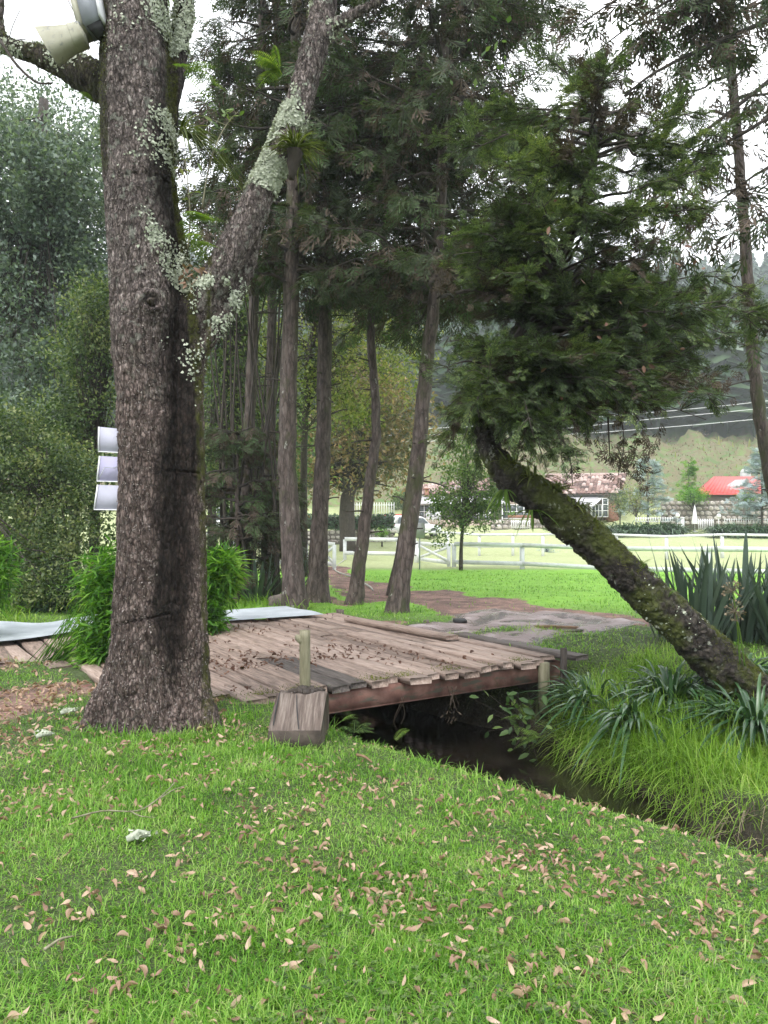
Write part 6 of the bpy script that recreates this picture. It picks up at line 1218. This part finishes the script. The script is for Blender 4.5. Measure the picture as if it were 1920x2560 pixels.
def chair(label, px, d, rz):
    p = W(px, 1306, d); t = thing('garden_chair', label, 'chair', p, 'white garden chairs on the terrace'); t.rotation_euler.z = rz
    def pt(nm, f): mb = MB(); f(mb); me = mb.mesh(nm); me.materials.append(M['white_clean']); o = bpy.data.objects.new(nm, me); COL.objects.link(o); o.parent = t
    pt('seat', lambda m: box(m, (0, 0, .43), (.46, .45, .04)))
    def bk(m):
        for k in range(5): box(m, (-.18+.09*k, .22, .66), (.05, .02, .42))
        box(m, (0, .22, .88), (.46, .03, .06))
    pt('backrest', bk)
    for sx in (-.2, .2):
        for sy in (-.19, .19): pt('leg', lambda m: box(m, (sx, sy, .21), (.04, .04, .42)))
        pt('armrest', lambda m: (box(m, (sx*1.15, 0, .64), (.05, .42, .03)), box(m, (sx*1.15, -.19, .53), (.04, .04, .2))))
chair('left white plastic chair on the terrace behind the car', 1073, 67.3, .4); chair('right white plastic chair on the terrace behind the car', 1092, 67.3, -.5)
# ---------------------------------------------------------------- power lines
for q, (pts, lb) in enumerate([([(700, 1074), (1070, 1071), (1463, 1045), (1920, 1002), (2400, 930)], 'uppermost of the three pale power cables'), ([(700, 1090), (1070, 1087), (1330, 1078), (1625, 1048), (1920, 1019), (2400, 960)], 'middle of the three pale power cables'), ([(700, 1106), (1070, 1103), (1260, 1095), (1540, 1078), (1920, 1045), (2400, 990)], 'lowest of the three pale power cables')]):
    P = [W(x, y, 78-(x-700)*.014) for x, y in pts]; mb = MB(); tube(mb, spline(P, 60), .021, 5); tag(mb.build('power_cable', M['sign_edge'], smooth=True), lb, 'cable', 'power cables over the meadow')
# ---------------------------------------------------------------- trees and shrubs round the house
b = at_d(1152, 30.2); 
broadleaf('young_tree', 'young lobed leaf tree with a slim trunk standing before the white fence', b, [b, W(1153, 1370, 30.2), W(1158, 1310, 30.2), W(1168, 1250, 30.2), W(1170, 1160, 30.2)], [.085, .06, .03], [B3(1165, 1200, 30.2, (1.25, 1.1, 1.2)), B3(1205, 1265, 30.2, (.95, .9, .7)), B3(1115, 1265, 30, (.7, .8, .75)), B3(1160, 1125, 30.2, (.8, .8, .7)), B3(1105, 1335, 30, (.35, .4, .35)), B3(1180, 1305, 30.2, (.9, .8, .4)), B3(1235, 1230, 30.2, (.5, .6, .6))], 330, 20, .14, 'leaf_green', 21, cl=.17, nbr=120)
def spruce(label, px, d, ytop, ybot, w, seed, mat='leaf_spruce', n=60, name='blue_spruce'):
    g = np.random.default_rng(seed); top, bot = W(px, ytop, d), W(px, ybot, d); base = at_d(px, d); t = thing(name, label, 'tree', base); mb = MB(); tube(mb, [base, bot, top], [.12, .1, .02], 8); mb.build('trunk', M['bark_conifer'], t); cm, bm_ = MB(), MB()
    for k in range(n):
        f = g.random()**.8; a = bot+(top-bot)*f; L = w*(1-f*.85)*g.uniform(.7, 1.15); az = g.uniform(0, 6.28); b = a+[math.cos(az)*L, math.sin(az)*L, L*g.uniform(-.1, .25)]; Q = bough(g, a, b, .03, 5); tube(bm_, Q, [.03, .01], 4); m = int(6+L*6); i_ = g.integers(1, len(Q), m); put_sprays(cm, Q[i_], (b-a)/L+rdir(g, m, .5)*.8, g.uniform(.35, .7, m), g)
    bm_.build('branches', M['bark_dark'], t)['kind'] = 'stuff'; cm.build('crown', M[mat], t)['kind'] = 'stuff'
spruce('blue spruce with airy silvery tiers between the tiled house and the red shed', 1620, 61, 1150, 1300, 2.6, 1, n=50)
spruce('dense blue spruce at the right edge covering the red shed', 1905, 57, 1130, 1300, 2.4, 2, n=90)
spruce('yellow green cypress behind the stone wall left of the red shed', 1722, 66, 1155, 1290, 1.2, 3, 'leaf_bamboo', 60, 'golden_cypress')
def shrub(label, px, py, d, rx, rz, mat, seed, n=110, leaf=.13, name='shrub'): b = at_d(px, d); broadleaf(name, label, b, [b, W(px, py, d)], [.06, .03], [(W(px, py, d), (rx, rx*.8, rz))], n, 22, leaf, mat, seed, cat='shrub', cl=.2, nbr=40)
shrub('rounded green bush on the stone wall left of the red shed', 1735, 1240, 62, 1.1, .6, 'leaf_bamboo', 31)
shrub('small green bush on the stone wall right of the red shed', 1868, 1243, 61.5, .6, .45, 'leaf_bamboo', 32, 50)
shrub('grey twiggy bush between the house and the stone wall', 1590, 1250, 60, 1.7, 1.5, 'leaf_olive', 33, 120, .1)
shrub('dark bush at the right corner of the tiled house', 1550, 1255, 62, .9, 1.1, 'leaf_strap', 34, 90)
shrub('grey green bush on the pale meadow left of the house wall', 1010, 1250, 75, 1.6, 1.2, 'leaf_green', 35, 110, .2)
shrub('tiny blue green cushion bush on the bare strip behind the arena fence', 1368, 1375, 46, .3, .2, 'leaf_spruce', 36, 40, .07)
shrub('low shrubs in front of the house terrace', 1400, 1322, 58, 1.0, .3, 'leaf_green', 37, 60, .12)
shrub('low clipped shrub by the fence at the far end of the hedge', 955, 1334, 49, .4, .22, 'leaf_bamboo', 38, 40, .08)
# ---------------------------------------------------------------- forested hill
def forest(name, label, n, seed, yr, xr, hs, mat='forest'):
    g = np.random.default_rng(seed); x = g.uniform(*xr, n); y = yr[0]+(yr[1]-yr[0])*g.random(n)**.8; z = ground_z(x, y); mb = MB(); H = g.uniform(*hs, n)
    tv = []; tf = []; m_ = np.random.default_rng(1)
    for k in range(34):
        h = .12+.86*(k/34); r = .22*(1-h)**.8*m_.uniform(.7, 1.3)+.02; a = k*2.4; c = [math.cos(a)*r*.35, math.sin(a)*r*.35, h]; s = .13*(1.2-h); j = len(tv)
        tv += [[c[0]+math.cos(a)*r, c[1]+math.sin(a)*r, h-.05], [c[0]-math.sin(a)*s, c[1]+math.cos(a)*s, h+.03], [c[0]-math.cos(a)*.03, c[1]-math.sin(a)*.03, h+.09], [c[0]+math.sin(a)*s, c[1]-math.cos(a)*s, h+.03]]; tf.append([j, j+1, j+2, j+3])
    rz = g.uniform(0, 6.28, n); Mr = np.zeros((n, 3, 3)); Mr[:, 0, 0] = np.cos(rz); Mr[:, 0, 1] = -np.sin(rz); Mr[:, 1, 0] = np.sin(rz); Mr[:, 1, 1] = np.cos(rz); Mr[:, 2, 2] = 1
    wd = g.uniform(.8, 1.6, n); scatter(mb, np.array(tv), np.array(tf), np.stack([x, y, z-.5], -1), Mr, np.stack([H*wd, H*wd, H], -1))
    sticks(mb, np.stack([x, y, z-1], -1), np.stack([x, y, z+H*.9], -1), np.full(n, .3), np.full(n, .05)); tag(mb.build(name, M[mat]), label, 'forest', kind='stuff')
forest('forest', 'dark hazy pine forest covering the hill behind the grassy slope', 3000, 3, (124, 300), (-190, 190), (13, 21))
forest('hill_shrubs', 'scattered low dry shrubs on the grassy hillside', 160, 4, (84, 122), (-30, 60), (.4, .9), 'leaf_olive')
g = np.random.default_rng(81); n = 9000; y = 80+43*g.random(n); x = g.uniform(-12, 58, n)*y/95; z = ground_z(x, y); mb = MB(); straps(mb, np.stack([x, y, z-.05], -1), g.uniform(0, 6.28, n), g.uniform(.9, 1.5, n), g.uniform(.2, .4, n), g.uniform(.1, .22, n), g.uniform(0, .5, n), seg=2)
tag(mb.build('hill_grass', M['dead_grass']), 'dry brown grass tufts on the hillside', 'grass', kind='stuff')
# ---------------------------------------------------------------- grass
g = np.random.default_rng(101)
def ground_pts(n, d0, d1, power, half=32, x0=None):
    """positions over the ground, thinning with distance"""
    t = g.random(n); e = 2-power
    d = (d0**e+(d1**e-d0**e)*t)**(1/e) if abs(e) > 1e-3 else d0*(d1/d0)**t
    a = np.radians(g.uniform(-half, half, n)); return d*np.sin(a), d*np.cos(a)
def lawn_mask(x, y):
    mud, dirt, bank = covers(x, y); u, v = to_uv(x, y)
    deck = (u > -.75) & (u < 4.25) & (v > -.02) & (v < 6.3); ramp_ = (u > -3.6) & (u <= -.75) & (v > 2.5-(u+.49)*1.6) & (v < 6.2)
    gz_ = ground_z(x, y); tree = (np.hypot((x-W(375, 1850, DT)[0]), y-DT) < .45)
    return (1-mud)*(1-dirt*.95)*(~deck)*(~ramp_)*(gz_ > WATER_Z+.12)*(~tree)
def blades(name, label, n, d0, d1, power, L, w, seg, mat, extra=None, half=32, el=(.35, 1.45), droop=(.1, .9), cat='grass', dens_noise=True, wd=.0):
    x, y = ground_pts(n, d0, d1, power, half); k = lawn_mask(x, y)
    if extra is not None: k = k*extra(x, y)
    if dens_noise: k = k*np.clip(.9+lumps(x*3, y*3, .22), .55, 1)
    s = g.random(n) < k; x, y = x[s], y[s]; m = len(x); z = ground_z(x, y)+np.where(np.hypot(x, y) < 40, lumps(x*6, y*6, .012)*.5, 0)-.006; cl = np.clip(1.05+lumps(x*2.2+5, y*2.2, .2), .75, 1.7)
    mb = MB(); ll = g.uniform(*L, m)*cl; straps(mb, np.stack([x, y, z], -1), g.uniform(0, 6.28, m), g.uniform(*el, m), ll, g.uniform(*w, m)*(1+wd*np.hypot(x, y)), g.uniform(*droop, m), seg=seg)
    return tag(mb.build(name, M[mat]), label, cat, kind='stuff')
nb_ = lambda x, y: (to_uv(x, y)[0] < 2.4)
blades('lawn_grass', 'short bright green lawn grass blades in the foreground', 330000, 2.05, 12, 1.7, (.034, .088), (.003, .005), 2, 'lawn_grass', nb_, wd=.06)
blades('lawn_grass', 'short bright grass beyond the bridge', 85000, 7, 30, 1.4, (.05, .10), (.007, .012), 2, 'lawn_grass', lambda x, y: ((np.hypot(x, y) > 11) | (to_uv(x, y)[0] > 3.3))*1.0, wd=.05, half=29)
blades('dead_blades', 'straw coloured dead blades among the lawn', 30000, 2.1, 9, 1.5, (.03, .08), (.003, .005), 2, 'dead_grass', nb_, el=(.1, .8))
def pts_uv(n, ur, vr):
    u = g.uniform(*ur, n); v = g.uniform(*vr, n); u = u+np.where((u > 2.9) & (v < 0), far_shift(v), 0); x = O2[0]+U2[0]*u+V2[0]*v; y = O2[1]+U2[1]*u+V2[1]*v; return x, y, u, v
def bank_blades(name, label, n, ur, vr, L, w, mat, el=(.8, 1.5), droop=(.2, 1.0), seg=3, azb=None, minz=.04):
    x, y, u, v = pts_uv(n, ur, vr); z = ground_z(x, y); s = (z > WATER_Z+minz) & (g.random(n) < np.clip(.6+lumps(x*2, y*2, .5), .15, 1)); x, y, z = x[s], y[s], z[s]; m = len(x)
    az = g.uniform(0, 6.28, m) if azb is None else azb+g.normal(0, .9, m); mb = MB(); straps(mb, np.stack([x, y, z-.01], -1), az, g.uniform(*el, m), g.uniform(*L, m)*np.clip(1+lumps(x*2.2, y*2.2, .3), .5, 1.6), g.uniform(*w, m), g.uniform(*droop, m), seg=seg); return tag(mb.build(name, M[mat]), label, 'grass', kind='stuff')
WA = math.atan2(-U2[1], -U2[0])
bank_blades('tall_grass', 'tall fresh grass on the far bank of the stream', 30000, (3.3, 5.6), (-5.5, -.35), (.2, .44), (.005, .010), 'tall_grass', el=(.6, 1.55), droop=(.1, 1.0))
bank_blades('tall_grass', 'tall grass leaning down over the water on the far bank', 3500, (3.2, 3.9), (-5.5, .1), (.2, .42), (.006, .01), 'tall_grass', el=(.1, 1.2), droop=(.5, 1.3), azb=WA)
bank_blades('tall_grass', 'short upright fresh grass between the taller stalks of the far bank', 16000, (3.2, 6.2), (-5.5, -.1), (.07, .2), (.005, .009), 'tall_grass', el=(1.0, 1.55), droop=(.0, .4))
bank_blades('debris', 'dark matted stalks and debris washed along the foot of the far bank', 6000, (3.0, 3.75), (-5.5, -1.5), (.1, .3), (.005, .012), 'dead_twig', el=(-.2, .8), droop=(.2, .8))
bank_blades('matted_grass', 'dark matted dead grass along the waterline', 3500, (3.15, 3.65), (-5.5, -1.2), (.15, .34), (.005, .009), 'dead_grass', el=(-.2, .7), droop=(.4, 1.2), azb=WA, minz=.0)
bank_blades('bank_grass', 'grass on the far bank at the bridge corner', 5000, (4.3, 6.0), (-.3, 2.2), (.05, .12), (.006, .012), 'tall_grass')
bank_blades('bank_grass', 'grass tips along the crest of the near bank', 9000, (.2, 1.9), (-5.2, -.15), (.05, .13), (.004, .007), 'lawn_grass')
bank_blades('wild_grass', 'rank grass and weeds beyond the far edge of the deck', 9000, (-4, 4.3), (6.35, 11), (.2, .6), (.010, .02), 'tall_grass')
bank_blades('wild_grass', 'weeds under the shrubs on the far left bank', 7000, (-8, -.5), (5.5, 12), (.2, .6), (.012, .022), 'tall_grass')
# long grass round the foot of the big tree and the block
def tuft_at(name, label, cpx, n, r, L, seed, d=None):
    gg = np.random.default_rng(seed); P = np.concatenate([[Gg(*c) for _ in range(n)] for c in cpx])+np.concatenate([gg.normal(0, r, (n*len(cpx), 2)), np.zeros((n*len(cpx), 1))], 1); P[:, 2] = ground_z(P[:, 0], P[:, 1]); m = len(P); mb = MB(); straps(mb, P, gg.uniform(0, 6.28, m), gg.uniform(.8, 1.5, m), gg.uniform(*L, m), gg.uniform(.004, .008, m), gg.uniform(.1, 1.0, m), seg=3); tag(mb.build(name, M['lawn_grass']), label, 'grass', kind='stuff')
tuft_at('grass_tufts', 'longer grass growing against the foot of the big trunk and the block', [(230, 1840), (300, 1850), (350, 1855), (400, 1860), (450, 1850), (500, 1850), (545, 1840), (580, 1800), (620, 1790), (660, 1880), (700, 1885), (760, 1885), (810, 1850), (800, 1810)], 90, .07, (.08, .2), 3)
tuft_at('grass_tufts', 'grass sprouting at the feet of the tall conifers', [(700, 1530), (740, 1532), (775, 1520), (800, 1502), (860, 1512), (900, 1515), (960, 1535), (1000, 1540), (1152, 1428)], 60, .14, (.08, .22), 4)
# clover in the lawn
x, y = ground_pts(5200, 2.4, 7, 1.4); s = (lawn_mask(x, y) > .5) & (lumps(x*1.7+2, y*1.7, 1) > .35) & nb_(x, y); x, y = x[s], y[s]; m = len(x)
P = np.repeat(np.stack([x, y, ground_z(x, y)+g.uniform(.02, .05, m)], -1), 3, 0); a = np.tile([0, 2.09, 4.19], m)+np.repeat(g.uniform(0, 6, m), 3); d = np.stack([np.cos(a), np.sin(a), np.full(3*m, .1)], -1)
mb = MB(); scatter(mb, LEAF_V*[1.5, 1, 1], LEAF_F, P, frames(d, g, up=(0, 0, 1), jit=.2), np.repeat(g.uniform(.01, .02, m), 3)); tag(mb.build('clover', M['leaf_green']), 'small clover leaves in patches of the lawn', 'clover', kind='stuff')
# ---------------------------------------------------------------- fallen leaves
def curled(seed, nx=4, ny=6):
    gg = np.random.default_rng(seed); V = []; bend = gg.uniform(-.7, 1.0); cup = gg.uniform(-1.5, 2.6); tw = gg.uniform(-2.2, 2.2)
    for j in range(ny+1):
        t = j/ny; w = .15*math.sin(math.pi*min(1, t*.93+.04))**.75*(1 if t < .97 else .25)
        for i in range(nx+1):
            s = (i/nx-.5)*2; x = s*w; z = cup*w*s*s*.9+bend*.28*math.sin(t*math.pi)+gg.normal(0, .006)+tw*x*(t-.5)*1.6; V.append([x, t, z])
    V = np.array(V); V[:, 2] -= V[:, 2].min(); V[:, 1] -= .5; i = np.arange(ny)[:, None]*(nx+1); j = np.arange(nx)[None]
    return V, np.stack([i+j, i+j+1, i+nx+2+j, i+nx+1+j], -1).reshape(-1, 4)
LV = [curled(s) for s in range(8)]; LM = []
for v, f in LV[:8]: mb = MB(); mb.add(v, f); me = mb.mesh('fallen_leaf', True); LM.append(me)
def leaf_item_mat():
    m, n, l = nt('fallen_item'); oi = node(n, 'ShaderNodeObjectInfo'); r = ramp(n, l, oi.outputs['Random'], [(0, (.07, .04, .028)), (.22, (.20, .125, .085)), (.45, (.36, .25, .175)), (.7, (.50, .37, .27)), (.9, (.56, .45, .35)), (1, (.30, .19, .15))])
    tc = node(n, 'ShaderNodeTexCoord'); nz = node(n, 'ShaderNodeTexNoise', i_Scale=6.0, i_Detail=4.0); l.new(tc.outputs['Object'], nz.inputs['Vector']); rr = ramp(n, l, nz.outputs[0], [(.35, (.6, .55, .5)), (.6, (1.05, 1.03, 1))])
    mm = node(n, 'ShaderNodeMix', data_type='RGBA', blend_type='MULTIPLY'); mm.inputs[0].default_value = .8; l.new(r.outputs[0], mm.inputs[6]); l.new(rr.outputs[0], mm.inputs[7])
    p = node(n, 'ShaderNodeBsdfPrincipled', i_Roughness=.6); p.inputs['Specular IOR Level'].default_value = .3; l.new(mm.outputs[2], p.inputs['Base Color']); o = node(n, 'ShaderNodeOutputMaterial'); l.new(p.outputs[0], o.inputs[0]); return m
M['fallen_item'] = leaf_item_mat()
for me in LM: me.materials.append(M['fallen_item'])
x, y = ground_pts(17000, 2.1, 7.5, .9); s = (lawn_mask(x, y) > .35) & (g.random(17000) < np.clip(.50+lumps(x*1.9+1, y*1.9+4, .07), .25, .75)*(.35+.95*sstep((lumps(x*7, y*7, 1))))*.62) & (to_uv(x, y)[0] < 1.6); x, y = x[s], y[s]
o_ = np.argsort(x*x+y*y); x, y = x[o_], y[o_]; zl = ground_z(x, y)
for k in range(min(300, len(x))):
    o = bpy.data.objects.new('fallen_leaf', LM[int(g.integers(0, 8))]); COL.objects.link(o); sc = g.uniform(.028, .07); o.location = (x[k], y[k], zl[k]+g.uniform(.004, .035)); o.rotation_euler = (g.normal(0, .9), g.normal(0, .9), g.uniform(0, 6.28)); o.scale = (sc*g.uniform(.75, 1.2), sc, sc)
    tag(o, 'curled tan dead leaf lying on the foreground lawn', 'leaf', 'fallen leaves on the foreground lawn')
def leaf_stuff(name, label, P, size, mat, tilt=.5, zmul=1.0):
    n = len(P); mb = MB(); kk = g.integers(0, 8, n); e = g.normal(0, tilt, (n, 2)); rz = g.uniform(0, 6.28, n); Mx = np.array([rotm(a, b, c) for (a, b), c in zip(e, rz)]); sz = g.uniform(*size, n)
    for q in range(8):
        s = kk == q
        if s.any(): scatter(mb, LV[q][0]*[1.15, 1, zmul], LV[q][1], P[s], Mx[s], sz[s])
    tag(mb.build(name, M[mat], smooth=True), label, 'leaves', kind='stuff')
r_ = slice(300, None); leaf_stuff('fallen_leaves', 'dead leaves scattered farther up the lawn towards the bridge', np.stack([x[r_], y[r_], zl[r_]+g.uniform(.004, .038, len(x[r_]))], -1), (.026, .06), 'fallen')
# bridge leaves: small dark curled, gathered in drifts
xq, yq, u, v = pts_uv(3600, (-.6, 4.1), (.1, 5.2)); pw = np.exp(-((u-1.0)/.9)**2)*.5+np.exp(-((v-1.2)/1.0)**2)*.3+.12; s = g.random(3600) < pw*np.clip(.5+lumps(xq*2.5, yq*2.5, .6), 0, 1)*.8
leaf_stuff('deck_leaves', 'small dark curled leaves drifted over the bridge planks', np.stack([xq[s], yq[s], np.full(s.sum(), DECK_TOP+.018)], -1), (.035, .065), 'fallen_dark', .7, 1.5)
xs, ys = g.uniform(-6.5, -1.9, 5200), g.uniform(6.6, 10.5, 5200); mu, di, ba = covers(xs, ys); s = (di > .4) & (g.random(5200) < .55)
leaf_stuff('path_leaves', 'thick litter of brown leaves on the reddish path at the left', np.stack([xs[s], ys[s], ground_z(xs[s], ys[s])+.015], -1), (.05, .085), 'fallen', .5)
xs, ys = g.uniform(-6.5, -1.2, 900), g.uniform(5.2, 9.8, 900); s = lawn_mask(xs, ys) > .5; leaf_stuff('path_leaves', 'scattered leaves on the grass beside the left path', np.stack([xs[s], ys[s], ground_z(xs[s], ys[s])+.03], -1), (.05, .08), 'fallen', .5)
# lichen covered bark chips on the lawn
for q, (a_, L, lb) in enumerate([((172, 1790), .12, 'lichen covered bark piece on the grass left of the big trunk'), ((345, 2110), .1, 'whitish lichen clump lying in the lawn in front of the big tree'), ((110, 1850), .1, 'pale bark chip on the grass at the left')]):
    p = Gg(*a_); gg = np.random.default_rng(q); mb = MB(); tube(mb, [p+[-L/2, -.02, .03], p+[0, 0, .05], p+[L/2, .03, .04]], [.015, .024, .012], 8, gg, .2); n = 60; pos = p+[0, 0, .055]+gg.normal(0, 1, (n, 3))*[L*.3, .02, .008]; scatter(mb, ROS_V, ROS_F, pos, frames(rdir(gg, n), gg, up=(0, 0, 1)), gg.uniform(.008, .02, n)); tag(mb.build('bark_piece', M['lichen']), lb, 'bark')
# ---------------------------------------------------------------- the damp air
if HAZE:
    m, n, l = nt('haze'); pv = node(n, 'ShaderNodeVolumePrincipled'); pv.inputs['Color'].default_value = (.88, .93, 1, 1); pv.inputs['Density'].default_value = HAZE; pv.inputs['Anisotropy'].default_value = .2; o = node(n, 'ShaderNodeOutputMaterial'); l.new(pv.outputs[0], o.inputs['Volume'])
    mb = MB(); box(mb, (0, 0, 80), (1000, 1000, 170)); hz = tag(mb.build('haze', m), kind='stuff')
